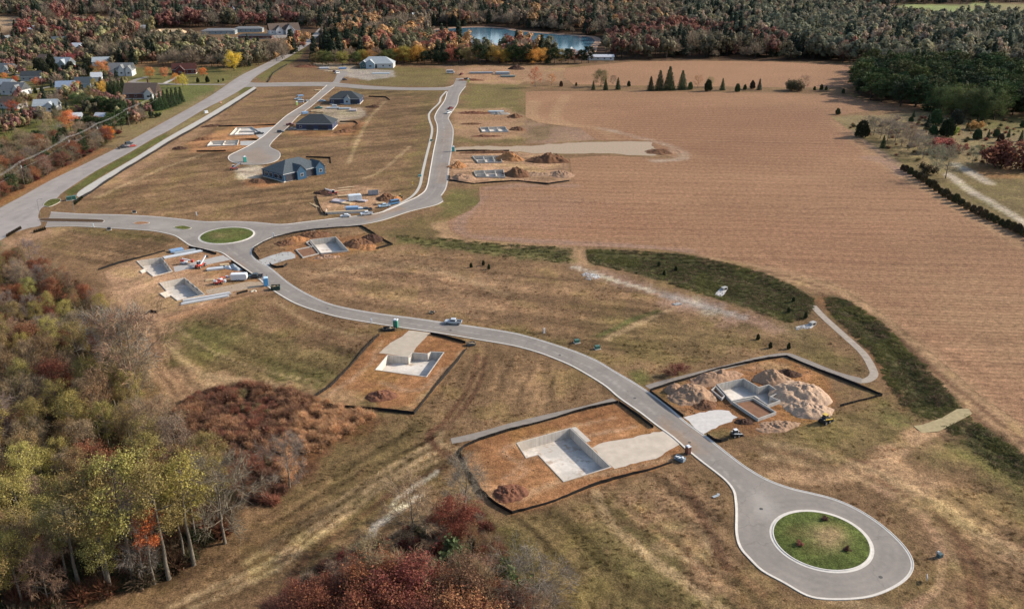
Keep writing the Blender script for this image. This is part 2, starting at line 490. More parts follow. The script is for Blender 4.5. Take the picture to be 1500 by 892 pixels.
PAINT = [
 # far country
 area([(-300,-40),(-300,10),(600,8),(1500,3),(1900,0),(1900,-40)],'litter',60,.9,60),
 area([(-500,60),(-200,0),(380,10),(470,40),(640,30),(640,48),(600,95),(400,97),(380,60),(0,70)],'litter',25,.85,40),
 area([(560,40),(900,10),(1900,0),(1900,100),(1250,92),(1000,88),(640,94)],'litter',15,.95,20),
 area([(1265,12),(1330,8),(1500,5),(1640,5),(1700,22),(1500,27),(1400,29),(1330,26),(1275,19)],'greenfield',12,1,14),
 area([(1380,8),(1500,7),(1640,10),(1640,26),(1500,25),(1440,14)],'scrub',14,.7,14),
 area([(890,3),(960,4),(990,13),(950,16),(900,10)],'farfield',8,1,10),
 area([(-60,22),(30,24),(40,38),(0,48),(-100,52)],'farfield',10,.9,10),
 area([(100,24),(160,25),(165,31),(60,32)],'farfield',8,.9,8),
 area([(330,8),(375,10),(375,16),(330,15)],'farfield',8,.8,8),
 area([(250,48),(420,42),(460,58),(440,72),(330,70),(260,64)],'meadow',10,.8,12),
 # neighbourhood west of the highway
 area([(-300,70),(0,64),(100,60),(130,98),(330,102),(390,88),(375,100),(200,200),(60,215),(-300,330)],'lawn',12,.9,14),
 area([(0,64),(25,64),(40,90),(0,120),(-40,110)],'yardgreen',6,.9,8),
 area([(185,150),(255,120),(322,128),(275,158),(230,178)],'yardgreen',5,.9,6),
 area([(0,188),(60,172),(90,190),(40,212),(0,214)],'yardgreen',6,.7,8),
 area([(200,100),(320,98),(340,118),(260,126),(190,124)],'lawn',6,.9,8),
 area([(-300,330),(0,214),(60,216),(110,206),(150,190),(200,176),(250,160),(322,128),(360,105),(340,127),(225,190),(0,310)],'scrub',5,.8,8),
 area([(-200,330),(0,222),(60,222),(130,205),(170,200),(140,228),(60,262),(0,296)],'litter',6,.9,8),
 area([(0,304),(32,286),(75,262),(125,238),(160,220),(150,218),(110,236),(60,260),(20,280),(-40,310)],'orange',2,.9,3),
 # development: upper part
 area([(100,296),(200,230),(300,178),(370,134),(430,128),(640,134),(632,190),(622,250),(600,290),(470,322),(300,322),(120,312)],'meadow',8,1,8),
 area([(128,300),(200,255),(330,205),(420,235),(560,235),(600,250),(470,290),(300,318),(150,308)],'meadow2',14,.5,16),
 area([(104,292),(180,248),(262,203),(330,165),(376,132),(352,150),(300,190),(220,240),(130,290)],'dirt',5,.75,5),
 area([(612,160),(636,135),(650,133),(642,150),(628,165),(631,190),(625,228),(612,268),(600,288),(588,284),(606,240),(614,200)],'olive',6,.85,8),
 area([(545,165),(560,150),(620,140),(620,160),(600,215),(560,215)],'meadow2',12,.5,14),
 area([(510,128),(640,134),(635,142),(520,140)],'olive',4,.6,5),
 area([(375,112),(420,96),(470,97),(480,120),(400,121),(370,120)],'meadow',5,1,6),
 area([(560,98),(650,100),(665,108),(650,127),(560,126),(520,121),(540,112)],'lawn',7,.6,9),
 area([(690,118),(770,122),(770,175),(765,210),(665,210),(664,190),(675,142)],'lawn',8,.65,10),
 area([(640,96),(830,97),(830,122),(760,120),(690,118)],'dirt',6,.7,8),
 area([(690,178),(770,176),(812,186),(800,200),(780,206),(700,206)],'olive',6,.45,8),
 area([(770,176),(800,182),(870,190),(880,206),(790,211),(770,209)],'pink',5,.8,6),
 area([(780,184),(815,184),(800,206),(775,208)],'olive',4,.6,5),
 # verge of the highway
 area([(95,281),(140,252),(187,226),(225,204),(250,191),(300,161),(330,146),(360,128),(372,127),(325,155),(275,184),(240,204),(200,229),(150,258),(117,279),(104,288)],'green',1.0,.95,1.2),
 area([(375,112.5),(405,94),(430,80),(452,66),(440,84),(415,100),(385,120)],'lawn',2,.9,2),
 area([(240,196),(300,162),(350,133),(350,140),(300,170),(250,199)],'straw',1.5,.5,2),
 # ground south of the entry road
 area([(0,352),(60,336),(150,335),(225,340),(262,349),(275,358),(240,368),(140,392),(60,360)],'meadow',4,1,5),
 area([(110,332),(190,337),(260,350),(240,356),(160,345),(105,340)],'olive',3,.8,4),
 area([(0,350),(60,334),(110,333),(85,344),(30,356),(0,366)],'dirt',3,.7,4),
 # meadow between street and swale
 area([(420,400),(560,360),(760,380),(860,400),(900,420),(1000,450),(1180,500),(1150,515),(960,560),(900,540),(800,500),(620,466),(480,442)],'meadow',6,1,8),
 area([(430,405),(560,372),(700,400),(800,440),(700,475),(560,458)],'dirt',18,.35,20),
 area([(850,480),(940,455),(1100,480),(1140,500),(1000,545),(930,545)],'olive',10,.55,12),
 area([(740,478),(830,500),(880,520),(860,528),(800,505),(742,490)],'olive',3,.7,4),
 area([(908,545),(935,543),(955,555),(948,566),(930,560)],'green',2,.8,2),
 area([(545,340),(650,310),(700,300),(700,285),(650,300),(655,330),(660,345),(720,358),(620,362),(560,345)],'olive',6,.8,8),
 area([(640,290),(668,275),(700,278),(702,300),(680,315),(650,318)],'lawn',4,.8,6),
 area([(630,330),(655,322),(668,345),(720,354),(835,360),(835,364),(700,358),(645,350)],'tan',2.5,.9,4),
 area([(830,362),(866,364),(866,392),(836,388)],'tan',3,.8,4),
 area([(835,385),(880,400),(960,420),(1060,450),(1140,478),(1190,486),(1170,496),(1080,478),(980,445),(900,415),(850,398)],'pink',4,.9,6),
 area([(955,415),(1000,432),(1080,462),(1050,460),(980,436)],'gravel',3,.5,5),
 area([(1150,478),(1190,476),(1215,500),(1250,530),(1258,552),(1225,545),(1175,522),(1150,510)],'olive',4,.8,5),
 # swale and its banks
 area(SWALE_W,'swale2',3,.85,5), area([(650,352),(720,359),(835,366),(835,374),(700,366)],'swale',3,.6,4),
 area(SWALE,'swale',2.5,.95,4), area([(880,378),(960,384),(1060,402),(1150,436),(1140,444),(1040,414),(930,392)],'swale2',3,.6,5),
 area(SWALE_E,'swale',2.5,.95,4), area(SWALE_S,'swale',2.5,.95,4),
 area([(1190,438),(1208,436),(1220,458),(1252,490),(1284,522),(1302,562),(1330,600),(1310,590),(1290,560),(1280,540),(1258,500),(1232,470),(1205,452)],'orange',2,.6,3),
 # track along the corn
 area([(1012,372),(1050,376),(1125,395),(1212,411),(1300,464),(1375,525),(1437,580),(1500,620),(1640,728),(1640,770),(1500,664),(1430,605),(1400,590),(1342,512),(1287,468),(1240,440),(1187,424),(1125,405),(1060,386)],'tan',2,.9,3),
 # right of lot C and round the turning circle
 area([(1190,600),(1230,596),(1290,582),(1330,600),(1370,616),(1340,640),(1280,680),(1200,690),(1130,660),(1100,645),(1130,632)],'olive',6,.8,8),
 area([(1290,590),(1330,602),(1360,620),(1340,632),(1300,612)],'green',4,.6,5),
 area([(1320,650),(1390,628),(1450,674),(1500,716),(1640,820),(1640,860),(1500,770),(1420,700)],'olive',5,.75,6),
 area([(1390,630),(1440,674),(1500,716),(1560,770),(1540,775),(1470,715),(1400,660)],'green',4,.6,5),
 area([(1090,660),(1180,668),(1280,672),(1340,632),(1372,618),(1390,628),(1330,660),(1320,690),(1380,740),(1500,800),(1600,860),(1600,940),(1420,892),(1400,820),(1370,770),(1310,725),(1240,700),(1120,690)],'meadow',5,1,7),
 area([(1290,665),(1335,638),(1372,618),(1385,626),(1330,655),(1325,680),(1400,742),(1500,800),(1500,830),(1390,760),(1300,695)],'tan',3,.8,5),
 area([(1290,745),(1335,790),(1360,850),(1330,892),(1200,892),(1300,868),(1340,836),(1336,812)],'olive',4,.7,6),
 area([(1040,690),(1065,708),(1076,740),(1078,780),(1110,835),(1160,868),(1060,850),(1010,780),(1000,730)],'olive',5,.6,7),
 # foreground slope
 area([(690,740),(760,755),(870,712),(985,678),(1060,706),(1078,780),(1120,840),(1200,900),(700,920)],'meadow2',6,1,8),
 area([(860,735),(905,715),(960,800),(1050,880),(1050,920),(760,920),(740,800),(750,765)],'olive',8,.7,12),
 area([(880,770),(930,790),(1010,850),(1040,900),(960,900),(900,840)],'swale2',10,.5,12),
 area([(900,720),(985,685),(1050,720),(1060,780),(1100,850),(1030,850),(960,790)],'dirt',10,.4,14),
 area([(450,700),(560,612),(610,606),(690,505),(760,505),(830,535),(895,575),(800,605),(700,630),(660,640),(640,700),(560,760),(460,860),(300,892),(140,905),(284,826),(410,740)],'meadow2',6,1,8),
 area([(690,506),(760,506),(860,550),(895,575),(800,603),(690,630),(640,620),(612,606)],'meadow',8,.8,10),
 area([(470,720),(540,640),(600,610),(640,620),(640,690),(560,740),(470,790)],'olive',8,.75,10),
 area([(240,480),(330,462),(450,505),(540,508),(500,560),(455,590),(350,552),(290,548),(260,530)],'olive',5,.85,7),
 area([(245,480),(300,470),(360,500),(330,520),(280,520)],'green',6,.5,8), area([(400,530),(480,540),(500,560),(455,585),(400,560)],'green',7,.5,9),
 area([(392,424),(430,445),(500,466),(595,483),(553,492),(535,510),(450,503),(330,460),(375,432)],'meadow',5,.9,6),
 area([(185,450),(228,463),(245,480),(238,505),(262,535),(300,548),(375,553),(460,575),(452,588),(380,565),(320,560),(280,578),(245,607),(225,560),(205,520),(190,490)],'tan',3,.95,5),
 area([(300,550),(375,555),(455,580),(430,582),(350,562),(290,575)],'straw',3,.7,4),
 area([(410,735),(470,660),(520,626),(552,610),(570,618),(480,690),(430,745)],'olive',3,.6,5),
 area(BRUSH,'litter',3,.95,4), area([(420,650),(480,592),(552,610),(520,628),(470,662),(430,702)],'rust',5,.7,6),
 area(W_LEFT,'litter',5,.95,6), area([(0,620),(60,600),(110,640),(100,700),(30,730),(-30,720)],'rust',6,.8,8),
 area([(420,892),(470,825),(560,785),(640,755),(700,742),(735,800),(760,860),(800,960),(300,1000)],'litter',5,.8,6),
 area([(560,790),(640,740),(690,690),(720,742),(640,760)],'scrub',4,.7,5),
 area([(700,760),(740,760),(780,820),(780,892),(740,880)],'green',6,.6,8),
 # lots
 area(LOT_A,'soil',.6,1,.5), area([(720,690),(760,660),(850,625),(930,620),(960,640),(900,690),(850,700),(800,730),(760,735)],'soil2',5,.6,6),
 area([(684,662),(705,655),(725,700),(745,735),(735,740),(705,715)],'tan',2,.6,3),
 area(LOT_B,'soil',.6,1,.5), area([(470,585),(545,520),(560,545),(640,560),(660,530),(640,565),(600,595),(520,575)],'soil2',4,.5,5),
 area([(455,588),(480,570),(530,578),(560,595),(600,600),(600,605)],'straw',2,.6,3),
 area([(520,585),(545,583),(560,597),(600,600),(604,605),(530,598)],'olive',1.5,.8,2),
 area(LOT_C,'soil',2,.95,2.5), area([(957,574),(1000,560),(985,580),(990,595),(975,590)],'olive',1.5,.8,2),
 area([(1010,560),(1060,545),(1110,538),(1150,545),(1150,532),(1120,530),(1050,544)],'dirt',2,.7,3),
 area([(1030,636),(1050,626),(1075,630),(1078,638),(1060,645)],'olive',1.2,.9,1.5),
 area(LOT_D,'meadow',1,1,1), area([(410,360),(440,348),(480,344),(540,346),(560,356),(540,366),(500,376),(460,384),(425,378)],'soil',3,.85,4),
 area(LOT_EF,'dirt',3,1,4), area([(200,380),(240,370),(280,365),(330,378),(350,400),(300,405),(240,375)],'soil2',4,.4,5),
 area([(330,385),(365,400),(385,412),(340,412),(310,402)],'soil',3,.6,4), area([(230,470),(290,452),(370,428),(330,447),(280,464)],'soil2',3,.6,4),
 area([(657,224),(700,221),(750,221),(800,226),(830,236),(836,264),(803,271),(759,266),(694,270),(659,266)],'dirt',3,1,3),
 area([(662,168),(690,160),(740,162),(762,172),(740,182),(700,180),(664,176)],'soil',3,.8,4),
 area([(662,186),(700,178),(750,180),(768,192),(750,203),(700,200),(664,197)],'meadow2',3,.7,4), area([(690,190),(745,183),(768,192),(748,200),(700,198)],'soil',3,.7,4),
 area([(680,104),(760,102),(775,112),(760,120),(700,120)],'soil',3,.7,4),
 area([(272,212),(320,192),(345,183),(420,180),(390,206),(366,214),(345,222),(280,224)],'soil2',3,.9,3),
 area([(463,288),(479,274),(516,272),(553,278),(590,290),(590,298),(541,308),(482,315),(468,303)],'dirt',2,1,2.5),
 area([(345,248),(375,240),(385,245),(383,262),(360,270),(350,262)],'pale',2,.8,2), area([(353,262),(390,262),(410,270),(380,276),(356,271)],'soil',2,.9,2),
 area([(430,182),(500,188),(505,200),(450,200),(420,196)],'soil2',2,.7,3), area([(470,156),(530,158),(538,170),(500,180),(455,172)],'pale',2,.6,3),
 area([(495,184),(525,178),(540,182),(520,198),(500,200)],'soil',2.5,.8,3),
 area([(500,100),(575,103),(580,112),(540,118),(500,112)],'gravel',2,.8,3), area([(460,93),(520,95),(515,108),(470,103)],'pale',3,.6,4),
 # right-hand scrub
 area([(1215,172),(1385,163),(1500,168),(1900,175),(1900,520),(1500,345),(1440,312),(1375,275),(1322,246),(1290,228)],'scrub',3,1,5),
 area([(1225,176),(1290,214),(1320,245),(1440,312),(1500,345),(1540,365),(1500,330),(1430,290),(1350,240),(1290,200)],'olive',3,.7,4),
 area([(1390,250),(1440,245),(1500,262),(1700,290),(1700,420),(1500,325),(1430,290)],'olive',4,.7,6),
 area([(1410,168),(1500,172),(1640,180),(1640,205),(1500,195),(1420,188)],'lawn',4,.7,6),
 area([(1400,243),(1440,240),(1500,250),(1500,262),(1440,258)],'orange',4,.6,5),
 area([(1375,96),(1900,90),(1900,172),(1400,168),(1290,150),(1255,142),(1250,110),(1280,98)],'litter',6,.9,8),
 track([(1385,618),(1345,636),(1316,656),(1298,674),(1262,690),(1200,702),(1140,694)],3.2,'tan',.62), track([(1300,672),(1330,705),(1390,755),(1470,805),(1540,850)],3.2,'tan',.5),
 area([(664,160),(745,158),(770,172),(766,203),(700,206),(664,198)],'dirt',3,.75,5), area([(672,100),(772,99),(785,115),(760,124),(680,122)],'dirt',4,.8,5),
 # wheel tracks, worn lines and mown edges
 track([(1180,668),(1260,688),(1330,735),(1395,800),(1420,850),(1420,900)],1.0,'darksoil',.5), track([(1190,660),(1275,682),(1345,728),(1410,795),(1436,850),(1440,900)],1.0,'darksoil',.5),
 track([(1130,652),(1220,672),(1300,700),(1400,760),(1500,815)],2.4,'straw',.4), track([(1120,668),(1220,690),(1300,720),(1370,770),(1400,830)],1.4,'straw',.35),
 track([(1280,712),(1350,760),(1380,810),(1370,860),(1330,892)],1.2,'dirt',.6), track([(1170,860),(1290,892),(1380,900)],1.6,'straw',.5),
 track([(660,622),(640,630),(634,645),(648,658),(672,668)],2.2,'darksoil',.5), track([(668,617),(648,628),(644,643),(655,655),(678,660)],1.2,'straw',.5),
 track([(700,520),(690,560),(655,610),(640,630)],.9,'darksoil',.45), track([(712,522),(702,562),(667,612),(650,628)],.9,'darksoil',.45),
 track([(635,662),(560,700),(500,742),(440,785),(380,830),(250,885)],1.1,'straw',.75), track([(640,672),(575,702),(515,745),(455,790),(395,838),(280,890)],1.0,'straw',.6),
 track([(628,652),(555,692),(490,735),(420,780),(360,822)],1.2,'straw',.45), track([(648,684),(590,712),(530,752),(470,800),(420,850)],1.3,'darksoil',.4),
 track([(615,722),(585,745),(550,768),(540,785),(505,815)],1.1,'pale',.8), track([(640,690),(600,715),(575,740)],.9,'pale',.6), track([(690,720),(640,748),(600,770),(560,800)],2.2,'straw',.5),
 track([(245,500),(280,540),(330,556)],1.4,'straw',.5), track([(250,470),(300,510),(380,540),(470,560)],.8,'straw',.3),
 track([(230,480),(235,520),(262,560),(275,575)],.9,'darksoil',.35), track([(220,480),(226,520),(250,565),(262,582)],.9,'darksoil',.35),
 track([(400,440),(460,475),(530,492)],.8,'straw',.4), track([(395,450),(450,485),(530,502)],.8,'darksoil',.35),
 track([(880,492),(930,468),(965,455)],1.6,'swale2',.7), track([(890,498),(945,470),(985,452)],1.3,'straw',.5),
 track([(840,392),(862,398),(905,412),(955,425)],1.6,'pale',.7), track([(970,432),(1030,448),(1090,466)],2,'gravel',.4),
 track([(600,215),(560,250),(530,262)],1.2,'straw',.5), track([(565,148),(540,175),(520,215),(510,240)],1.5,'straw',.5), track([(555,150),(528,178),(508,215)],1.2,'darksoil',.35),
 track([(150,300),(240,262),(340,252),(420,262)],1.4,'darksoil',.3), track([(170,312),(280,285),(380,290),(450,280)],1.4,'darksoil',.3), track([(140,290),(230,250),(310,222)],1.6,'straw',.5),
 track([(300,205),(360,140),(420,132)],1.2,'darksoil',.25), track([(470,400),(560,385),(640,395),(740,430)],2,'straw',.3), track([(440,415),(560,400),(680,420),(760,455)],1.6,'darksoil',.25),
 track([(870,720),(890,760),(930,800),(1000,850),(1060,892)],1.6,'straw',.45), track([(960,800),(1010,815),(1040,805),(1020,770),(980,770)],1.3,'straw',.4), track([(1000,700),(1030,760),(1060,820),(1120,870)],1.3,'darksoil',.35),
 track([(1012,376),(1100,394),(1200,420),(1290,475),(1360,535),(1430,592),(1510,655)],1.3,'darksoil',.45), track([(1020,381),(1110,402),(1195,427),(1282,482),(1350,540),(1420,602),(1500,668)],1.0,'darksoil',.35),
 track([(1240,190),(1290,225),(1370,275),(1440,315),(1500,352)],3,'pink',.5), track([(1232,190),(1283,230),(1360,282)],1.2,'darksoil',.3),
 track([(1390,255),(1430,285),(1500,325),(1560,362)],3,'pale',.75), track([(1400,240),(1420,252),(1450,268)],4,'pale',.6),
 track([(760,730),(830,700),(900,690),(980,672)],1.2,'tan',.5), track([(740,700),(780,670),(860,640),(930,625)],.8,'dirt',.6), track([(735,710),(770,690),(740,660),(800,635),(900,612)],.9,'dirt',.5),
 track([(480,580),(540,535),(560,500)],1.0,'dirt',.5), track([(600,600),(650,550),(678,515)],1.1,'tan',.5), track([(560,560),(610,572),(650,540)],1.2,'dirt',.5),
 track([(190,455),(215,420),(190,400),(200,392)],1.2,'tan',.5), track([(170,440),(200,405),(220,410)],1,'straw',.35), track([(240,465),(300,447),(372,428)],1.2,'darksoil',.4), track([(245,458),(300,440),(350,428)],1,'tan',.6),
 streak([(230,890),(300,820),(420,735),(560,620),(640,620),(690,660),(690,740),(560,800),(440,880)],(300,860),(620,670),.45,16,.8),
 streak([(430,400),(560,360),(860,398),(1000,450),(900,540),(620,466),(480,440)],(480,410),(760,440),.34,18,1.0),
 streak([(690,506),(760,506),(895,575),(690,632),(612,606)],(640,620),(690,520),.34,12,.9),
 streak([(750,750),(985,680),(1080,780),(1180,890),(760,900)],(860,740),(1060,892),.42,13,.8),
 streak([(1090,660),(1280,672),(1390,628),(1500,716),(1640,860),(1640,940),(1420,892),(1370,770),(1240,700)],(1200,680),(1460,830),.42,16,.8),
 streak([(1200,600),(1330,600),(1360,620),(1280,672),(1120,645)],(1200,610),(1300,660),.3,12,.8),
 streak([(100,300),(330,165),(430,128),(640,134),(600,290),(470,322),(300,322)],(150,300),(560,250),.34,30,1.6),
 streak([(110,333),(260,349),(240,368),(140,392),(60,360)],(110,340),(250,360),.34,16,1.0),
 streak([(240,480),(330,462),(540,508),(455,588),(290,548)],(260,490),(470,560),.40,12,.8),
 streak([(185,450),(245,480),(300,548),(455,585),(280,578),(225,560)],(200,460),(300,560),.4,14,.7),
 streak([(960,556),(1150,512),(1258,545),(1240,490),(1060,470),(900,500)],(900,500),(1180,520),.3,12,.9),
 streak([(150,397),(276,362),(398,424),(280,462),(200,470)],(180,440),(330,390),.28,10,.7),
 streak(LOT_A,(700,690),(900,620),.2,9,.5,2,1.4), streak(LOT_B,(470,585),(600,500),.2,9,.5,2,1.4), streak(LOT_C,(960,580),(1200,620),.3,6,.7), streak(LOT_D,(380,370),(560,350),.35,5,.7), streak(LOT_G,(660,240),(830,240),.4,6,.9),
 # west neighbourhood street and drives are roads, below; worn verge
 track([(-20,306),(32,288),(75,265),(125,241),(175,216),(225,189),(275,162),(312,140)],1.6,'orange',.5),
]
CORNPAINT = [
 streak([(1015,376),(1125,400),(1212,418),(1300,470),(1437,585),(1500,626),(1640,735),(1640,640),(1500,560),(1300,420),(1125,370)],(1180,420),(1480,600),.22,20,1.6,2.6,1.4),
 track([(1225,178),(1262,212),(1310,248),(1400,300),(1500,360)],6,'tan',.5), track([(780,150),(776,172),(830,186)],8,'tan',.5), track([(830,140),(815,175),(880,190),(900,207)],5,'tan',.4),
 track([(880,188),(930,200),(985,215),(1000,232),(960,236)],4,'pale',.35), track([(1280,232),(1310,240),(1330,255)],8,'pink',.6),
 area([(880,150),(1200,160),(1260,220),(1100,250),(900,200)],'cornred',25,.6,30), area([(750,300),(900,290),(1050,340),(900,355),(740,345)],'cornred',18,.6,25), area([(1050,300),(1300,330),(1400,420),(1250,400),(1080,350)],'cornred',18,.5,25),
 area([(1280,380),(1500,420),(1600,560),(1450,540)],'straw',20,.25,25), area([(700,290),(760,280),(880,290),(860,330),(720,340)],'pink',14,.3,18),
 track([(705,290),(680,315),(672,335),(690,346),(760,352),(900,359),(1010,368)],3.5,'pink',.6), track([(1090,388),(1215,416),(1300,470),(1440,586)],3.5,'tan',.4), track([(702,278),(760,272),(840,272)],4,'pink',.5),
]
_q = random.Random(4)
for _k in range(16):
    _y = 250 + _k * 21 + _q.uniform(-6, 6)
    for _d in (0, 2.6): CORNPAINT.append(('l', [(-60, _y + 9 + _d), (120, _y - 7 + _d), (300, _y - 22 + _d), (480, _y - 38 + _d)], G[_q.choice(['cornred', 'darksoil', 'tan'])], 1.5, _q.uniform(.15, .4), .8))
def paint(X, Y, base, ops, amp=1.0):
    wx1 = (fbm(X, Y, 7, 3, 1.3) - .5) * 2; wy1 = (fbm(X, Y, 7, 3, 7.7) - .5) * 2
    wx2 = (fbm(X, Y, 1.8, 2, 2.1) - .5) * 2; wy2 = (fbm(X, Y, 1.8, 2, 9.9) - .5) * 2
    col = np.repeat(np.asarray(base)[None, :], len(X), 0)
    for kind, P, cl, s, op, wp in ops:
        xs = [p[0] for p in P]; ys = [p[1] for p in P]
        m = (s if kind == 'l' else 2 * s) + (0 if kind == 's' else 2.2 * wp) + 2
        k = np.nonzero((X > min(xs) - m) & (X < max(xs) + m) & (Y > min(ys) - m) & (Y < max(ys) + m))[0]
        if not len(k): continue
        if kind == 's':
            x, y = X[k], Y[k]
            ca, sa = math.cos(cl), math.sin(cl)
            f = fbm((x * ca + y * sa) / wp[0], (-x * sa + y * ca + 1.2 * (wy1[k] + wx1[k])) / wp[1], 1.0, 3, 2.0) - .5
            w = sstep(-s, s, sdist(x, y, P)) * op
            col[k] = col[k] * (1 + np.clip(f * 3.2, -1, 1) * w)[:, None]
            continue
        x = X[k] + wp * (wx1[k] + .45 * wx2[k]); y = Y[k] + wp * (wy1[k] + .45 * wy2[k])
        if kind == 'a':
            w = sstep(-s, s, sdist(x, y, P)) * op
        else:
            d = dist_line(x, y, P)
            w = (1 - sstep(.35 * s, .8 * s, d)) * op * (0.55 + 0.9 * np.clip(fbm(x, y, 6, 2, 4.4), .2, .8))
        w = np.clip(w, 0, 1)[:, None]
        col[k] = col[k] * (1 - w) + cl * w
    return col
def mottle(X, Y, col):
    """patches of greener, drier and barer growth"""
    a = fbm(X, Y, 38, 4, 3.0)[:, None]; b = fbm(X, Y, 11, 4, 6.0)[:, None]; d = fbm(X, Y, 4.0, 3, 8.0)[:, None]
    far = sstep(300, 900, np.hypot(X, Y))[:, None]
    k = col.copy()
    k *= 1 + (a - .5) * .34 + (b - .5) * .36 + (d - .5) * .28 * (1 - far)
    g = sstep(.56, .72, b) * .35
    k = k * (1 - g) + (k * np.array([.82, .98, .62])) * g
    s = sstep(.6, .75, d) * .4 * (1 - far)
    k = k * (1 - s) + (k * 1.25 + G['straw'] * .12) * s
    return np.clip(k, 0.004, 1)

FLAT = []          # world polygons that must stay level (paved or dug)
for nm in ('ROAD_N',): pass
STREET = smooth_line(w_(ROAD_N), 4) + smooth_line(w_(ROAD_E), 4) + w_(ROAD_STUB) + smooth_line(w_(ROAD_S), 4)
HWY = smooth_line(w_(HWY_L), 4) + smooth_line(w_(HWY_R), 4)
CROSS = smooth_line(w_(CROSS_T), 3) + smooth_line(w_(CROSS_B), 3)
LOCALP = smooth_line(w_(LOCAL), 4, True)
def ribbon(l, r, n=4): return smooth_line(w_(l), n) + smooth_line(w_(r), n)
def offset_line(pts, d):
    out = []
    for i in range(len(pts)):
        a = Vector(pts[max(i - 1, 0)]); b = Vector(pts[min(i + 1, len(pts) - 1)])
        t = (b - a).normalized()
        out.append((pts[i][0] - t.y * d, pts[i][1] + t.x * d))
    return out
SWN_C = smooth_line(w_(SW_NORTH_L), 5)
SWN = offset_line(SWN_C, .75) + offset_line(SWN_C, -.75)[::-1]
SHEETS = dict(street=STREET, highway=HWY, cross=CROSS, local=LOCALP, swn=SWN, swh=ribbon(SW_HWY_L, SW_HWY_R), swa=ribbon(*SW_LOTA), swc=ribbon(*SW_LOTC), path=offset_line(smooth_line(w_(PATH), 5), 1.25) + offset_line(smooth_line(w_(PATH), 5), -1.25)[::-1], gravel=smooth_line(w_(GRAVEL), 6, True), corn=w_(CORN), cornfar=w_(CORN_FAR), lake=smooth_line(w_(LAKE), 4, True))
LOTS = dict(A=LOT_A, B=LOT_B, C=LOT_C, D=LOT_D, E=LOT_EF, G=LOT_G, H=LOT_H, J=LOT_J, K=LOT_K)
LOTW = {k: w_(v) for k, v in LOTS.items()}
DRIVES = {k: w_(v) for k, v in dict(A=DRIVE_A, B=DRIVE_B, C=DRIVE_C, D=DRIVE_D, E=DRIVE_E, F=DRIVE_F, J=DRIVE_J, K=DRIVE_K).items()}

MAT_G = ground_material('ground_cover')
MAT_C = ground_material('corn_stubble', rows=True)
GROUND_BASE = G['meadow']

# ------------------------------------------------------------------ the ground sheet: rings round the place, finer where the camera looks
def build_ground():
    rr = [62.0]
    while rr[-1] < 1500: rr.append(rr[-1] * 1.0074)
    while rr[-1] < 12000: rr.append(rr[-1] * 1.05)
    rr = np.array([5, 25, 45] + rr)
    th = list(np.radians(np.arange(-42, 42.01, 0.15)))
    th = list(np.radians(np.arange(-180, -42, 6))) + th + list(np.radians(np.arange(48, 180, 6)))
    th = np.array(th)
    n, m = len(rr), len(th)
    R, T = np.meshgrid(rr, th, indexing='ij')
    X = (R * np.sin(T)).ravel(); Y = (R * np.cos(T)).ravel()
    idx = np.arange(n * m).reshape(n, m)
    a = idx[:-1, :]; b = idx[1:, :]
    F = np.stack([a, np.roll(a, -1, 1), np.roll(b, -1, 1), b], -1).reshape(-1, 4)
    # relief
    r = np.hypot(X, Y)
    flat = np.full(X.shape, 1e9)
    near = np.nonzero((r < 1000) & (r > 55) & (Y > 0))[0]
    x, y = X[near], Y[near]
    fl = np.full(x.shape, 1e9)
    for nm, P in list(SHEETS.items()) + [('l' + k, v) for k, v in LOTW.items()] + [('d' + k, v) for k, v in DRIVES.items()]:
        xs = [p[0] for p in P]; ys = [p[1] for p in P]
        k = np.nonzero((x > min(xs) - 16) & (x < max(xs) + 16) & (y > min(ys) - 16) & (y < max(ys) + 16))[0]
        if len(k): fl[k] = np.minimum(fl[k], -sdist(x[k], y[k], P))
    step = r[near] * 0.0085 + .4
    msk = sstep(step * 1.3, step * 1.3 + 7, fl)
    z = (fbm(x, y, 26, 3, 12) - .5) * 1.3 + (fbm(x, y, 6, 3, 14) - .5) * .55 + (fbm(x, y, 2.2, 2, 16) - .5) * .3
    z = z * (1 - sstep(420, 760, r[near])) - .08
    for P in (SWALE, SWALE_E, SWALE_S, SWALE_W):
        d = sdist(x, y, w_(P))
        z -= 1.1 * sstep(0, 8, d)
    for P, hgt in ((W_LEFT, -2.0),):
        d = sdist(x, y, w_(P))
        z += hgt * sstep(0, 30, d)
    Z = np.full(X.shape, -0.02)
    Z[near] = np.where(msk > 0, z * msk - .02, -.02)
    global ground_z
    def ground_z(px, py):
        rad = math.hypot(px, py); t = math.atan2(px, py)
        i = min(max(int(np.searchsorted(rr, rad)), 1), n - 1); j = min(max(int(np.searchsorted(th, t)), 0), m - 1)
        return float(min(Z[idx[i, j]], Z[idx[i - 1, j]], Z[idx[i, j - 1]], 0.0))
    col = mottle(X, Y, paint(X, Y, GROUND_BASE, PAINT))
    # openings under the dug lots (their own finer sheets close them)
    kill = np.zeros(X.shape, bool)
    for k_, P in FW.items():
        xs = [p[0] for p in P]; ys = [p[1] for p in P]
        cx, cy = sum(xs) / len(xs), sum(ys) / len(ys)
        k = np.nonzero((np.abs(X - cx) < 60) & (np.abs(Y - cy) < 60))[0]
        kill[k] |= sdist(X[k], Y[k], P) > -.4
    F = F[~kill[F].any(1)]
    me = mesh_np('ground', np.stack([X, Y, Z], 1), F, MAT_G, smooth=True)
    at_ = me.attributes.new('Col', 'FLOAT_COLOR', 'POINT')
    at_.data.foreach_set('color', np.c_[col, np.ones(len(col))].astype(np.float32).ravel())
    tag(link('ground', me), kind='structure')
build_ground()

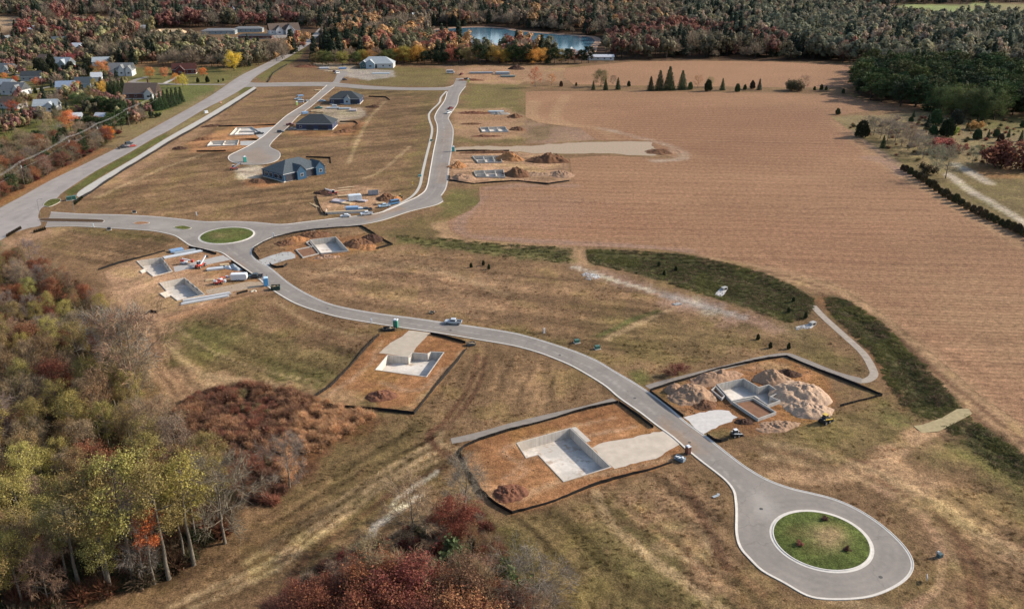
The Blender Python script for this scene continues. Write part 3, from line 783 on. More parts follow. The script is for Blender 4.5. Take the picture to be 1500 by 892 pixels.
def cdt_sheet(name, poly, z, mat, holes=(), step=None, painted=None, kind='structure', base=None, parent=None, plain=False):
    """level sheet with holes, triangulated; step adds inner points so that colours can vary"""
    pts = [Vector(p[:2]) for p in poly]
    edges = [(i, (i + 1) % len(poly)) for i in range(len(poly))]
    for h in holes:
        b = len(pts)
        pts += [Vector(p[:2]) for p in h]
        edges += [(b + i, b + (i + 1) % len(h)) for i in range(len(h))]
    if step:
        xs = [p[0] for p in poly]; ys = [p[1] for p in poly]
        gx, gy = np.meshgrid(np.arange(min(xs), max(xs), step), np.arange(min(ys), max(ys), step))
        gx = gx.ravel() + _rs.uniform(-.3, .3, gx.size) * step; gy = gy.ravel() + _rs.uniform(-.3, .3, gy.size) * step
        ok = sdist(gx, gy, poly) > step * .4
        for h in holes: ok &= sdist(gx, gy, h) < -step * .3
        pts += [Vector((a, b)) for a, b in zip(gx[ok], gy[ok])]
    r = delaunay_2d_cdt(pts, edges, [], 0, 1e-5)
    V = np.array([(p.x, p.y) for p in r[0]]); F = np.array([f for f in r[2]])
    cx = V[F].mean(1)
    ok = inside(cx[:, 0], cx[:, 1], [tuple(p[:2]) for p in poly])
    for h in holes: ok &= ~inside(cx[:, 0], cx[:, 1], [tuple(p[:2]) for p in h])
    F = F[ok]
    a, b, d = V[F[:, 0]], V[F[:, 1]], V[F[:, 2]]
    flip = ((b - a)[:, 0] * (d - a)[:, 1] - (b - a)[:, 1] * (d - a)[:, 0]) < 0
    F[flip] = F[flip][:, ::-1]
    zz = np.full(len(V), z)
    me = mesh_np(name, np.c_[V, zz], F, mat)
    if painted is not None:
        col = paint(V[:, 0], V[:, 1], GROUND_BASE if base is None else base, painted)
        if not plain: col = mottle(V[:, 0], V[:, 1], col)
        elif mat is MAT_C: col = col * (1 + (fbm(V[:, 0] * .6, V[:, 1], 55, 4, 2)[:, None] - .5) * .42)
        at_ = me.attributes.new('Col', 'FLOAT_COLOR', 'POINT')
        at_.data.foreach_set('color', np.c_[col, np.ones(len(col))].astype(np.float32).ravel())
    o = link(name, me, parent)
    if parent is None: tag(o, kind=kind)
    return o

for k_, P in LOTW.items():
    hs = [inset(FW[q], .12) for q in (['A'] if k_ == 'A' else ['E', 'F'] if k_ == 'E' else ['G', 'GG'] if k_ == 'G' else [k_])]
    cdt_sheet('bare_soil', P, 0.0, MAT_G, hs, 1.2 if k_ in 'ABC' else 1.8, PAINT)
cdt_sheet('corn_field', SHEETS['corn'], .012, MAT_C, (), 2.6, CORNPAINT, base=G['corn'], plain=True)
cdt_sheet('corn_field', SHEETS['cornfar'], .012, MAT_C, (), 12.0, [], base=G['corn'] * 1.08, plain=True)

# ------------------------------------------------------------------ paving
def circ(cx, cy, r, n=64): return [(cx + r * math.cos(2 * math.pi * i / n), cy + r * math.sin(2 * math.pi * i / n)) for i in range(n)]
def asphalt(name, col, var=.12):
    m, t, b = nodes_of(name)
    co = N(t, 'ShaderNodeTexCoord').outputs['Object']
    n1 = noise(t, co, .09, 5, .6); n2 = noise(t, co, 1.1, 6, .7); n3 = noise(t, co, 9, 3, .6)
    f = mathn(t, 'MULTIPLY', mathn(t, 'MULTIPLY', remap(t, n1.outputs[0], .3, .7, 1 - var, 1 + var), remap(t, n2.outputs[0], .3, .7, 1 - var * .7, 1 + var * .7)), remap(t, n3.outputs[0], .3, .7, .93, 1.07))
    # sealed cracks and cold joints
    vr = N(t, 'ShaderNodeTexVoronoi', feature='DISTANCE_TO_EDGE')
    vr.inputs['Scale'].default_value = .045
    dn = noise(t, co, .3, 3, .5)
    mv = N(t, 'ShaderNodeVectorMath', operation='MULTIPLY_ADD')
    L(t, dn.outputs['Color'], mv.inputs[0]); mv.inputs[1].default_value = (5, 5, 0); L(t, co, mv.inputs[2])
    L(t, mv.outputs[0], vr.inputs['Vector'])
    ck = remap(t, vr.outputs['Distance'], .0, .008, .80, 1.0)
    at_ = N(t, 'ShaderNodeAttribute', attribute_name='Col')
    L(t, scale_col(t, at_.outputs['Color'], mathn(t, 'MULTIPLY', f, ck)), b.inputs['Base Color'])
    b.inputs['Roughness'].default_value = .85
    b.inputs['Specular IOR Level'].default_value = .25
    bump(t, b, n3.outputs[0], .3, .02)
    MATS[name] = m
    return m
MAT_ROAD = asphalt('street_asphalt', None)
MAT_HWY = asphalt('highway_asphalt', None, .08)
ROADC, HWYC = np.array(c(164,153,142)), np.array(c(180,169,160))
G['roadlight'] = np.array(c(186,176,164)); G['roaddark'] = np.array(c(142,133,125)); G['mud'] = np.array(c(170,140,112))
SE_MID = [(330,360),(372,392),(402,415),(440,436),(480,450),(550,466),(630,478),(700,489),(765,498),(830,523),(880,547),(930,583),(980,622),(1030,660),(1070,700),(1095,725)]
N_MID = [(375,335),(440,333),(520,324),(590,306),(630,287),(642,262),(647,230),(651,195),(648,172),(656,150),(668,125)]
def mid(px, d, width, col, op): return ('l', offset_line(smooth_line(w_(px), 5), d), G[col], width, op, .25)
ROADPAINT = [mid(SE_MID, d, 1.1, 'roaddark', .5) for d in (-2.6, -1.0, 1.0, 2.6)] + [mid(N_MID, d, 1.1, 'roaddark', .45) for d in (-2.6, -1.0, 1.0, 2.6)] + [mid(SE_MID, 0, .35, 'roadlight', .5), mid(N_MID, 0, .35, 'roadlight', .5)] + [
 ('l', circ(*ISL_S[:2], ISL_S[2] + q), G['roaddark'], 1.0, .45, .3) for q in (2.2, 4.0, 6.2)] + [('l', circ(*ISL_N[:2], ISL_N[2] + q), G['roaddark'], 1.0, .45, .3) for q in (2.2, 4.2)] + [
 area([(1100,720),(1125,725),(1140,745),(1125,760),(1105,750)],'roadlight',2.5,.8,2), area([(975,615),(1010,640),(1030,665),(1010,662),(980,640)],'mud',2,.8,3), area([(990,600),(1035,632),(1040,650),(1000,622)],'mud',2,.35,2.5), area([(590,478),(640,484),(640,494),(590,486)],'roadlight',2,.6,2), area([(630,484),(680,492),(660,500),(630,490)],'mud',2,.6,2), area([(330,370),(360,395),(400,425),(390,420),(340,384)],'mud',2,.75,3), area([(370,378),(400,392),(395,400),(370,384)],'roadlight',2,.5,2), area([(525,318),(580,300),(590,304),(540,324)],'mud',2,.75,3), area([(650,225),(664,190),(672,160),(660,170),(648,200)],'mud',3,.4,4), area([(640,240),(660,240),(658,268),(640,268)],'mud',3,.45,4), area([(380,205),(430,170),(470,138),(480,145),(420,195)],'mud',3,.4,4), area([(350,225),(380,215),(400,232),(370,240)],'mud',3,.5,4), area([(200,322),(250,330),(300,345),(240,338)],'roadlight',3,.5,4)]
def hw(d, w, col, op): return ('l', [((1 - t) * a[0] + t * b[0], (1 - t) * a[1] + t * b[1]) for t in (d,) for a, b in zip(smooth_line(w_(HWY_L[2:15]), 4), smooth_line(w_([(0,351),(30,338),(84,290),(95,280),(140,251),(187.5,225),(225,203),(250,190),(300,160),(330,145),(360,127),(375,112.5),(405,94)]), 4))], G[col], w, op, .3)
HWYPAINT = [hw(d, 1.3, 'roaddark', .35) for d in (.15, .3, .6, .75)] + [hw(.45, .4, 'roadlight', .4)]
MAT_CONC = M('kerb_concrete', c(240,230,216), .85, .13, .8)
MAT_SLAB = M('slab_concrete', c(196,192,186), .85, .14, .35)
MAT_WALK = M('walk_concrete', c(212,204,190), .85, .12, .6)
MAT_GRAVEL = M('gravel', c(192,168,140), .95, .28, 1.1, .1, 0, .08)
MAT_GREYWALK = M('grey_walk', c(158,146,134), .9, .16, .5)
MAT_PATH = M('gravel_path', c(184,168,150), .95, .2, .6)
RING_S = circ(*ISL_S[:2], ISL_S[2] - .25); RING_N = circ(*ISL_N[:2], ISL_N[2] - .25)
cdt_sheet('road', STREET, .020, MAT_ROAD, (RING_S, RING_N), 1.0, ROADPAINT, base=ROADC, plain=True)
cdt_sheet('road', CROSS, .024, MAT_ROAD, (), 4, ROADPAINT, base=ROADC, plain=True)
cdt_sheet('road', LOCALP, .028, MAT_ROAD, (), 2.5, ROADPAINT, base=ROADC, plain=True)
cdt_sheet('highway', HWY, .032, MAT_HWY, (), 2.5, HWYPAINT, base=HWYC, plain=True)
cdt_sheet('pavement', SWN, .036, MAT_WALK)
cdt_sheet('pavement', SHEETS['swh'], .036, MAT_WALK)
cdt_sheet('pavement', SHEETS['swa'], .040, MAT_GREYWALK)
cdt_sheet('pavement', SHEETS['swc'], .040, MAT_GREYWALK)
cdt_sheet('path', SHEETS['path'], .036, MAT_PATH)
cdt_sheet('gravel_track', [(p[0] + random.uniform(-1.2, 1.2), p[1] + random.uniform(-1.5, 1.5)) for p in SHEETS['gravel']], .024, MAT_GRAVEL)
DM = dict(A=M('drive_gravel', c(222,204,182), .95, .13, .35), B=M('drive_tan', c(208,190,166), .95, .12, .4), C=M('drive_white_gravel', c(228,220,212), .95, .12, .8), D=MAT_SLAB, E=M('drive_grey', c(198,190,182), .9, .1, .6), F=MAT_GRAVEL, J=MAT_SLAB, K=MAT_SLAB)
def rough_edge(P, amp, stp=1.5):
    out = []
    n = len(P)
    for i in range(n):
        a, b = Vector(P[i]), Vector(P[(i + 1) % n])
        k = max(1, int((b - a).length / stp))
        for j in range(k):
            q = a.lerp(b, j / k)
            out.append((q.x + random.uniform(-amp, amp), q.y + random.uniform(-amp, amp)))
    return out
for k_, P in DRIVES.items():
    hs = [q for q in FW.values()]
    cdt_sheet('driveway', rough_edge(P, .35 if k_ in 'AC' else .12), .016, DM[k_], [])

# kerbs: low concrete steps along the road edges
def kerb(pts, w=.62, h=.14, inward=1, name='kerb', closed=False, mat=None, z0=0.0):
    n = len(pts)
    V, F = [], []
    for i in range(n):
        a = Vector(pts[(i - 1) % n if closed else max(i - 1, 0)]); b = Vector(pts[(i + 1) % n if closed else min(i + 1, n - 1)])
        t = (b - a).normalized()
        nn = Vector((-t.y, t.x)) * inward
        p = Vector(pts[i])
        for d, z in ((-w * .35, z0 - .05), (-w * .35, z0 + h), (-w * .05, z0 + h), (w * .04, z0 + .055), (w * .65, z0 + .045), (w * .65, z0 - .02)):
            q = p + nn * d
            V.append((q.x, q.y, z))
    k = 6
    for i in range(n if closed else n - 1):
        j = (i + 1) % n
        for s in range(k):
            s2 = (s + 1) % k
            F.append((i * k + s, i * k + s2, j * k + s2, j * k + s) if inward > 0 else (i * k + s2, i * k + s, j * k + s, j * k + s2))
    me = bpy.data.meshes.new(name)
    me.from_pydata(V, [], F)
    me.materials.append(mat or MAT_CONC)
    o = link(name, me)
    tag(o, kind='structure')
    return o
kerb(smooth_line(w_(ROAD_N[:-2]), 4), inward=-1)
kerb(smooth_line(w_(ROAD_E[1:]), 4), inward=-1)
kerb(smooth_line(w_(ROAD_S), 4), inward=-1)
kerb(smooth_line(w_(CROSS_T), 3), .5, inward=-1); kerb(smooth_line(w_(CROSS_B[1:-1]), 3), .5, inward=-1)
kerb(smooth_line(w_(LOCAL[6:]), 4), .5, inward=-1)
def round_island(cxyr, name, paints, shrubs):
    cx, cy, r = cxyr
    kerb(circ(cx, cy, r - .15, 72), .9, .16, -1, closed=True)
    n = 40
    V, F = [(cx, cy, .55)], []
    rings = [.2, .4, .6, .75, .88, .95, 1.0]
    for q in rings:
        for i in range(n):
            a = 2 * math.pi * i / n
            V.append((cx + (r - .3) * q * math.cos(a), cy + (r - .3) * q * math.sin(a), .13 + .42 * (1 - q * q)))
    tri = [(0, 1 + i, 1 + (i + 1) % n) for i in range(n)]
    for k in range(len(rings) - 1):
        for i in range(n):
            a, b = 1 + k * n + i, 1 + k * n + (i + 1) % n
            tri += [(a, a + n, b), (b, a + n, b + n)]
    V = np.array(V)
    me = mesh_np(name, V, tri, MAT_G, True)
    base = G['brightgreen']
    X, Y = V[:, 0], V[:, 1]
    col = np.repeat(base[None], len(V), 0)
    k = fbm(X, Y, 3, 3, 5)[:, None]
    col = col * (1 + (k - .5) * .8)
    for (ox, oy, s, cl, op) in paints:
        w = (np.exp(-((X - cx - ox) ** 2 + (Y - cy - oy) ** 2) / s ** 2) * op)[:, None]
        col = col * (1 - w) + G[cl] * w
    a = me.attributes.new('Col', 'FLOAT_COLOR', 'POINT')
    a.data.foreach_set('color', np.c_[np.clip(col, 0, 1), np.ones(len(col))].astype(np.float32).ravel())
    tag(link(name, me), kind='structure')
round_island(ISL_S, 'roundabout_lawn', [(-5, 2, 2.5, 'olive', .6), (-3, -4, 2.5, 'lawn', .5), (5, 4, 2, 'lawn', .6), (1.5, 1.2, 3.4, 'straw', .75), (3.4, 1.5, 2.0, 'straw', .7), (1.0, -1.5, 2.4, 'straw', .6)], 1)
round_island(ISL_N, 'roundabout_lawn', [(-6, 2, 3, 'olive', .6), (6, 3, 3, 'olive', .5), (0, 5, 3, 'lawn', .5), (0, -2, 5, 'lawn', .6), (-3, -2, 3, 'straw', .4), (4, -3, 3, 'lawn', .6)], 1)
# entry median and the small islands of the junction
def small_island(px, mat, ins=.45, h=.15, name='traffic_island'):
    P = smooth_line(w_(px), 4, True)
    kerb(P, .5, h, 1 if sum(P[i][0] * P[(i + 1) % len(P)][1] - P[(i + 1) % len(P)][0] * P[i][1] for i in range(len(P))) > 0 else -1, closed=True)
    o = cdt_sheet(name, P, h - .012, mat, (), 1.5, [] if mat is MAT_G else None, base=G['green'])
    return o
MAT_MULCH = M('mulch', c(96,72,50), .95, .3, 2.0, .1, 0, .06)
MAT_DIRTM = M('bare_dirt', c(172,124,84), .95, .25, .6, .1, 0, .1)
small_island([(58,323),(62,320.5),(105,320.8),(146,322),(152,324),(146,326),(105,325.2),(66,324.5)], MAT_MULCH)
small_island([(64,300),(74,292.5),(88,292),(86,297),(72,303)], MAT_G)
small_island([(195,328),(205,325),(219,326.5),(208,329)], MAT_DIRTM)
small_island([(255,333.5),(268,331),(280,334.5),(268,336.5)], MAT_G)
# lake
def water():
    m, t, b = nodes_of('lake_water')
    co = N(t, 'ShaderNodeTexCoord').outputs['Object']
    b.inputs['Base Color'].default_value = (.06, .14, .19, 1)  # bluish base, part of the sky's reflection put into the colour
    b.inputs['Roughness'].default_value = .12
    b.inputs['IOR'].default_value = 1.33
    b.inputs['Specular IOR Level'].default_value = .8
    n = noise(t, co, .25, 4)
    bump(t, b, n.outputs[0], .25, .15)
    return m
cdt_sheet('lake', SHEETS['lake'], .02, water())
MAT_BANK = M('lake_bank', c(178,140,112), .95, .2, .2)
kerb(SHEETS['lake'], 9, .5, 1 if sum(SHEETS['lake'][i][0] * SHEETS['lake'][(i + 1) % len(SHEETS['lake'])][1] - SHEETS['lake'][(i + 1) % len(SHEETS['lake'])][0] * SHEETS['lake'][i][1] for i in range(len(SHEETS['lake']))) > 0 else -1, 'lake_bank', True, MAT_BANK, 0)
# west neighbourhood streets
def strip(px, w, name, z, mat):
    P = smooth_line(w_(px), 5)
    cdt_sheet(name, offset_line(P, w / 2) + offset_line(P, -w / 2)[::-1], z, mat, (), 6 if mat in (MAT_ROAD, MAT_HWY) else None, [] if mat in (MAT_ROAD, MAT_HWY) else None, base=ROADC, plain=True)
strip([(-60,84),(0,100),(14,107),(30,111),(60,115),(120,118),(200,121),(260,124),(330,124)], 6, 'road', .022, MAT_ROAD)
strip([(56,114),(30,121),(10,127)], 3, 'driveway', .018, MAT_WALK)
strip([(95,124.5),(70,128),(40,134)], 3.4, 'driveway', .018, MAT_WALK)
strip([(238,124),(250,118),(262,112)], 4, 'driveway', .018, MAT_WALK)
strip([(192,121),(200,117),(215,113)], 6, 'driveway', .018, MAT_ROAD)
strip([(180,146),(200,144)], 4, 'driveway', .018, MAT_WALK)
strip([(462,53),(480,36),(500,34)], 10, 'highway', .026, MAT_HWY)
strip([(330,58),(400,52),(415,56)], 22, 'car_park', .018, MAT_ROAD)

MAT_LID = M('cast_iron', (.07, .065, .06), .7)
for k, px in enumerate(((1010,648),(930,583),(820,520),(660,484),(480,452),(392,408),(480,330),(640,270),(648,205),(1115,745),(1290,845),(215,328))):
    p = at(*px)
    o = MB().cyl(0, 0, .0, .05, .42, .42, 12).build('manhole_cover', MAT_LID); o.location = (p.x, p.y, 0)
    tag(o, 'round dark manhole cover set in the street asphalt', 'manhole cover', 'manhole covers in the streets')
# ------------------------------------------------------------------ foundations: poured walls round an open basement
MAT_WALL = M('poured_concrete', c(246,232,214), .85, .12, .5, .2, 0, .02)
MAT_WALLB = M('poured_concrete_grey', c(222,214,202), .85, .12, .5, .2, 0, .02)
def form_marked(m):
    # joints left by the forms: a faint line every 1.2 m along each wall face, and rain stains
    t = m.node_tree; b = t.nodes['Principled BSDF']
    old = b.inputs['Base Color'].links[0].from_socket
    g = N(t, 'ShaderNodeNewGeometry')
    cr = N(t, 'ShaderNodeVectorMath', operation='CROSS_PRODUCT'); L(t, g.outputs['True Normal'], cr.inputs[0]); cr.inputs[1].default_value = (0, 0, 1)
    dt = N(t, 'ShaderNodeVectorMath', operation='DOT_PRODUCT'); L(t, cr.outputs[0], dt.inputs[0]); L(t, g.outputs['Position'], dt.inputs[1])
    fr = mathn(t, 'FRACT', mathn(t, 'DIVIDE', dt.outputs['Value'], 1.22), 0)
    ln = remap(t, mathn(t, 'ABSOLUTE', mathn(t, 'SUBTRACT', fr, .5), 0), .40, .5, 1.0, .80)
    cx = N(t, 'ShaderNodeCombineXYZ'); L(t, dt.outputs['Value'], cx.inputs[0])
    st = noise(t, cx.outputs[0], 1.1, 4, .6)
    L(t, scale_col(t, old, mathn(t, 'MULTIPLY', ln, remap(t, st.outputs[0], .35, .65, .84, 1.08))), b.inputs['Base Color'])
form_marked(MAT_WALL); form_marked(MAT_WALLB)
MAT_BUCK = M('window_buck', c(60,56,54), .7)
MAT_FORM = M('form_panel', c(150,152,150), .6)
FLOORS = {}
def floor_mat(name, col, wet):
    m, t, b = nodes_of(name)
    co = N(t, 'ShaderNodeTexCoord').outputs['Object']
    n1 = noise(t, co, .16, 4, .55); n2 = noise(t, co, 1.5, 4, .6)
    f = mathn(t, 'MULTIPLY', remap(t, n1.outputs[0], .42, .58, 1 - wet, 1.08), remap(t, n2.outputs[0], .3, .7, .92, 1.08))
    n3 = noise(t, co, .35, 5, .65)
    mx = N(t, 'ShaderNodeMix', data_type='RGBA')
    L(t, remap(t, n3.outputs[0], .52, .66, 0, .75), mx.inputs['Factor'])
    L(t, scale_col(t, col, f), mx.inputs['A']); mx.inputs['B'].default_value = (*c(182,152,122), 1)
    L(t, mx.outputs['Result'], b.inputs['Base Color'])
    b.inputs['Roughness'].default_value = .8
    return m
FM = floor_mat('basement_floor', c(250,238,222), .24)
FMD = M('pit_floor_dirt', c(150,104,72), .95, .25, .5)
def foundation(key, label, zt, zb, loc_ref=None, wall=None, floor=None, thick=.28, group=None, pts=None, cat='foundation'):
    P = pts or FW[key]
    n = len(P)
    ar = sum(P[i][0] * P[(i + 1) % n][1] - P[(i + 1) % n][0] * P[i][1] for i in range(n))
    if ar < 0: P = P[::-1]
    ox, oy = sum(p[0] for p in P) / n, sum(p[1] for p in P) / n
    P = [(p[0] - ox, p[1] - oy) for p in P]
    Q = inset(P, thick)
    t = empty('house_foundation', (ox, oy, 0))
    tag(t, label, cat, group)
    for i in range(n):
        j = (i + 1) % n
        MB().prism([P[i], P[j], Q[j], Q[i]], zb - .2, zt).build('wall', wall or MAT_WALL, t)
    MB().prism(inset(P, thick - .02), zb - .15, zb).build('floor_slab', floor or FM, t)
    return t, P, Q
def footing(t, P, Q, zb): pass
fA, PA, QA = foundation('A', 'big concrete basement in the orange dirt lot beside the wide gravel drive', .12, -2.6)
def wall_bucks(t, P, Q, zb, which, cols=MAT_BUCK):
    for i, u, h, w in which:
        a, b = Vector(Q[i]), Vector(Q[(i + 1) % len(Q)])
        p = a.lerp(b, u); d = (b - a).normalized()
        MB().box(p.x, p.y, zb + h, w, .12, .9, math.atan2(d.y, d.x)).build('window_opening', cols, t)
wall_bucks(fA, PA, QA, -2.6, [(4, .5, 1.9, 1.3)] if False else [])
# concrete porch strip along the right wall of the big foundation
a0, a1 = Vector(FW['A'][1]), Vector(FW['A'][2]); dd = (a1 - a0).normalized(); nn = Vector((-dd.y, dd.x))
if (Vector(FW['A'][0]) - a0).dot(nn) > 0: nn = -nn
q = [a0 + nn * .05 + dd * .3, a0 + nn * 1.5 + dd * .3, a0 + nn * 1.5 + dd * 8.2, a0 + nn * .05 + dd * 8.2]
po = MB().prism([tuple(Vector(p) - Vector(fA.location[:2])) for p in q], .02, .2).build('porch_footing', MAT_WALL, fA)
fB, PB, QB = foundation('B', 'white concrete basement with a stepped back wall in the brown lot below the pickup', .1, -2.5)
fC, PC, QC = foundation('C', 'grey concrete basement with several wings standing between pale dirt mounds', 1.0, -1.5, wall=MAT_WALLB)
gC = [A2(p) for p in [(1072,592.5),(1102.5,586.5),(1139.5,608.5),(1110,618)]]
gx, gy = Vector(fC.location[:2]), None
def wing(t, px, zt, zb, floor, wall):
    P = [tuple(Vector(A2(p)) - Vector(t.location[:2])) for p in px]
    n = len(P)
    if sum(P[i][0] * P[(i + 1) % n][1] - P[(i + 1) % n][0] * P[i][1] for i in range(n)) < 0: P = P[::-1]
    Q = inset(P, .28)
    for i in range(n):
        MB().prism([P[i], P[(i + 1) % n], Q[(i + 1) % n], Q[i]], -.3, zt).build('wing_wall', wall, t)
    MB().prism(inset(P, .27), -.2, zb).build('wing_floor', floor, t)
wing(fC, [(1072.5,592.5),(1103,586.5),(1137,607.5),(1110,617.5)], .9, .25, FMD, MAT_WALLB)
wing(fC, [(1041,574),(1048,568.5),(1062,583),(1057,587)], .8, .2, FMD, MAT_WALLB)
fD, PD, QD = foundation('D', 'concrete basement box on the corner lot across the street from the roundabout lumber', .6, -2.0, wall=MAT_WALLB)
wing(fD, [(433,367),(459,361.5),(468,372.5),(443.5,378.5)], .5, .1, FMD, MAT_WALLB)
wing(fD, [(448,356.5),(453.3,354),(460,362),(456,363)], .5, .1, FMD, MAT_WALLB)
fE, PE, QE = foundation('E', 'upper one of the two twin concrete basements below the roundabout', .25, -2.3)
fF, PF, QF = foundation('F', 'lower one of the two twin concrete basements, beside the long white panels', .25, -2.3)
for t, P, Q in ((fE, PE, QE), (fF, PF, QF)):
    for i in range(len(Q)):
        a, b = Vector(Q[i]), Vector(Q[(i + 1) % len(Q)])
        if (b - a).length > 12:
            d = (b - a).normalized(); ang = math.atan2(d.y, d.x)
            for u in (.35, .55, .8):
                p = a.lerp(b, u)
                MB().box(p.x, p.y, .05, 1.6, .5, .9, ang).build('form_panel', MAT_FORM, t)
fG, _, _ = foundation('G', 'farther of two pale basement foundations in the lot just below the gravel track', .7, -1.4, wall=MAT_WALLB)
fG2, _, _ = foundation('GG', 'nearer of two pale basement foundations in the lot just below the gravel track', .7, -1.4, wall=MAT_WALLB)
for t, px in ((fG, [(694,231),(706,231),(708,238.5),(700,239.5)]), (fG2, [(696,252.5),(708,252),(712,260),(699,260.5)])):
    pass
fH, _, _ = foundation('H', 'grey shallow foundation right of the north street above the gravel track', .7, -.8, wall=MAT_WALLB)
fJ, _, _ = foundation('J', 'upper of two light slabs left of the small western cul-de-sac', .6, -.5, wall=MAT_WALL)
fK, _, _ = foundation('K', 'lower of two light slabs left of the small western cul-de-sac', .6, -.5, wall=MAT_WALL)
# low partition walls seen inside the far ones
def partition(t, px0, px1, zt, h=.25):
    a, b = Vector(A2(px0)) - Vector(t.location[:2]), Vector(A2(px1)) - Vector(t.location[:2])
    d = b - a
    MB().box((a.x + b.x) / 2, (a.y + b.y) / 2, zt - 1.0, d.length, .3, 2.0, math.atan2(d.y, d.x)).build('partition_wall', MAT_WALL, t)
partition(fG, (708,231), (711,238.5), .6); partition(fG, (722,230.5), (725,238), .6); partition(fG, (700,236), (710,235.5), .55)
partition(fG2, (709,252), (713,260), .6); partition(fG2, (725,251.5), (727,259.5), .6); partition(fG2, (698,256), (711,255.5), .55)
partition(fH, (715,187.5), (718,194), .55); partition(fH, (728,188), (731,193.5), .55)
partition(fJ, (352,189), (344,198), .5); partition(fJ, (350,193), (374,193), .55); partition(fK, (312,210.5), (348,209.5), .55); partition(fK, (330,207.5), (326,214), .5)

# ------------------------------------------------------------------ earth piles
PM = {k: M('pile_' + k, v, .95, .26, 2.4, .1, 0, .14) for k, v in dict(
    tan=c(186,146,114), pale=c(212,176,144), brown=c(134,94,66), dark=c(92,66,52), orange=c(192,132,80), red=c(140,92,68), pink=c(186,148,116), grey=c(176,166,152)).items()}
def pile(px, rx, ry, h, col, rot, label, rough=1.0, group=None, seed=0, name='dirt_pile', cat='dirt pile'):
    p = at(*px)
    n, m = 84, 30
    V = [(0, 0, 0)]
    for k in range(1, m + 1):
        q = k / m
        for i in range(n):
            a = 2 * math.pi * i / n
            V.append((q * math.cos(a), q * math.sin(a), 0))
    V = np.array(V)
    q = np.hypot(V[:, 0], V[:, 1]); an = np.arctan2(V[:, 1], V[:, 0])
    s = seed * 3.7 + px[0] * .13
    er = .72 + .56 * fbm(np.cos(an) * 1.3 + 5, np.sin(an) * 1.3 + 5, 1.0, 3, s)
    x = V[:, 0] * rx * er; y = V[:, 1] * ry * er
    z = h * (1 - q ** 1.35) ** .85
    rid = np.abs(fbm(x, y, 3.2, 4, s + 1) - .5) * 2
    z = z * (.45 + 1.2 * fbm(x, y, 4.5, 3, s + 2)) - rough * .5 * h * (1 - q) ** .5 * rid + (.55 + .5 * rough) * (fbm(x, y, 1.1, 4, s + 4) - .5) * (1 - q) ** .35 + .30 * (fbm(x, y, .45, 2, s + 6) - .5) * (1 - q) ** .3
    z = np.maximum(z, 0) - .06 * q
    z[q > .99] = -.1
    F = [(0, 1 + i, 1 + (i + 1) % n) for i in range(n)]
    for k in range(m - 1):
        for i in range(n):
            a, b = 1 + k * n + i, 1 + k * n + (i + 1) % n
            F += [(a, a + n, b), (b, a + n, b + n)]
    me = mesh_np(name, np.c_[x, y, z], F, PM[col], False)
    o = link(name, me, None, (p.x, p.y, 0), rot)
    return tag(o, label, cat, group)
R_ = math.radians
pile((1049,555), 9.5, 3.6, 2.2, 'tan', R_(24), 'long tan earth ridge behind the grey many-winged foundation', seed=1)
pile((1013,580), 8.0, 6.5, 2.6, 'pink', R_(20), 'tan and brown earth mound between the street and the many-winged foundation', 1.4, seed=2)
pile((988,572), 3.4, 3.0, 1.8, 'tan', 0, 'small tan heap left end of the earth mounds by the black fence corner', seed=3)
pile((1032,594), 3.8, 3.0, 1.4, 'brown', .4, 'brown heap in front of the small foundation wing by the white gravel', 1.3, seed=4)
pile((1130,556), 6.2, 4.2, 2.8, 'pink', R_(-20), 'pinkish earth mound behind the right corner of the many-winged foundation', 1.3, seed=5)
pile((1174,578), 8.2, 8.6, 3.3, 'pale', R_(-50), 'largest pale earth mound right of the many-winged foundation', 1.2, seed=6)
pile((1182,600), 6.8, 5.4, 2.2, 'pale', R_(-10), 'pale fan of earth beside the yellow machine', 1.3, seed=7)
pile((1139,624), 6.5, 3.0, .9, 'pink', .3, 'low pinkish spoil in front of the many-winged foundation', 1.4, seed=8)
pile((1154,547), 4.5, 2.6, 1.0, 'dark', R_(-25), 'low dark heap by the black fence behind the pale mounds', seed=9)
pile((1090,618), 2.6, 1.6, .8, 'dark', 0, 'small dark heap beside the white gravel drive', seed=10)
pile((748,723), 4.4, 3.8, 1.6, 'red', .5, 'brown clod heap in the lower corner of the orange dirt lot', 1.6, seed=11)
pile((558,581), 4.6, 3.6, 1.5, 'red', .2, 'brown heap at the bottom of the lot below the pickup', 1.3, seed=12)
pile((418,357), 4.5, 3.8, 1.6, 'brown', 0, 'brown heap left of the corner lot basement', 1.3, seed=13)
pile((432,352), 6.5, 4.0, 1.6, 'orange', .3, 'orange spoil behind the corner lot basement', 1.5, seed=14)
pile((459,345), 7.5, 4.2, 1.8, 'brown', .1, 'rough brown spoil ridge along the fence behind the corner lot basement', 1.6, seed=15)
pile((525,357), 6.5, 6.0, 2.0, 'brown', R_(-30), 'broad rubble heap right of the corner lot basement', 1.7, seed=16)
pile((545,351), 6.0, 5.0, 2.2, 'dark', R_(-30), 'dark topsoil heap in the right tip of the corner lot', 1.0, seed=17)
pile((535,362), 6, 4.0, 1.0, 'orange', R_(-30), 'low orange spoil by the dark topsoil heap', 1.3, seed=18)
pile((478,377), 6, 2.4, .9, 'tan', .15, 'tan spoil in front of the corner lot basement', 1.4, seed=19)
pile((670,244), 6, 5, 2.4, 'orange', .3, 'orange heap between the two drives right of the north street', 1.3, seed=20)
pile((676,262), 8, 6, 2.6, 'tan', 0, 'tan heap by the black fence below the second drive', 1.2, seed=21)
pile((748,233), 8.5, 6, 3.4, 'orange', R_(-30), 'orange mound right of the farther pale foundation', 1.2, seed=22)
pile((757,256), 8.5, 7, 3.8, 'brown', R_(-30), 'brown mound right of the nearer pale foundation', 1.2, seed=23)
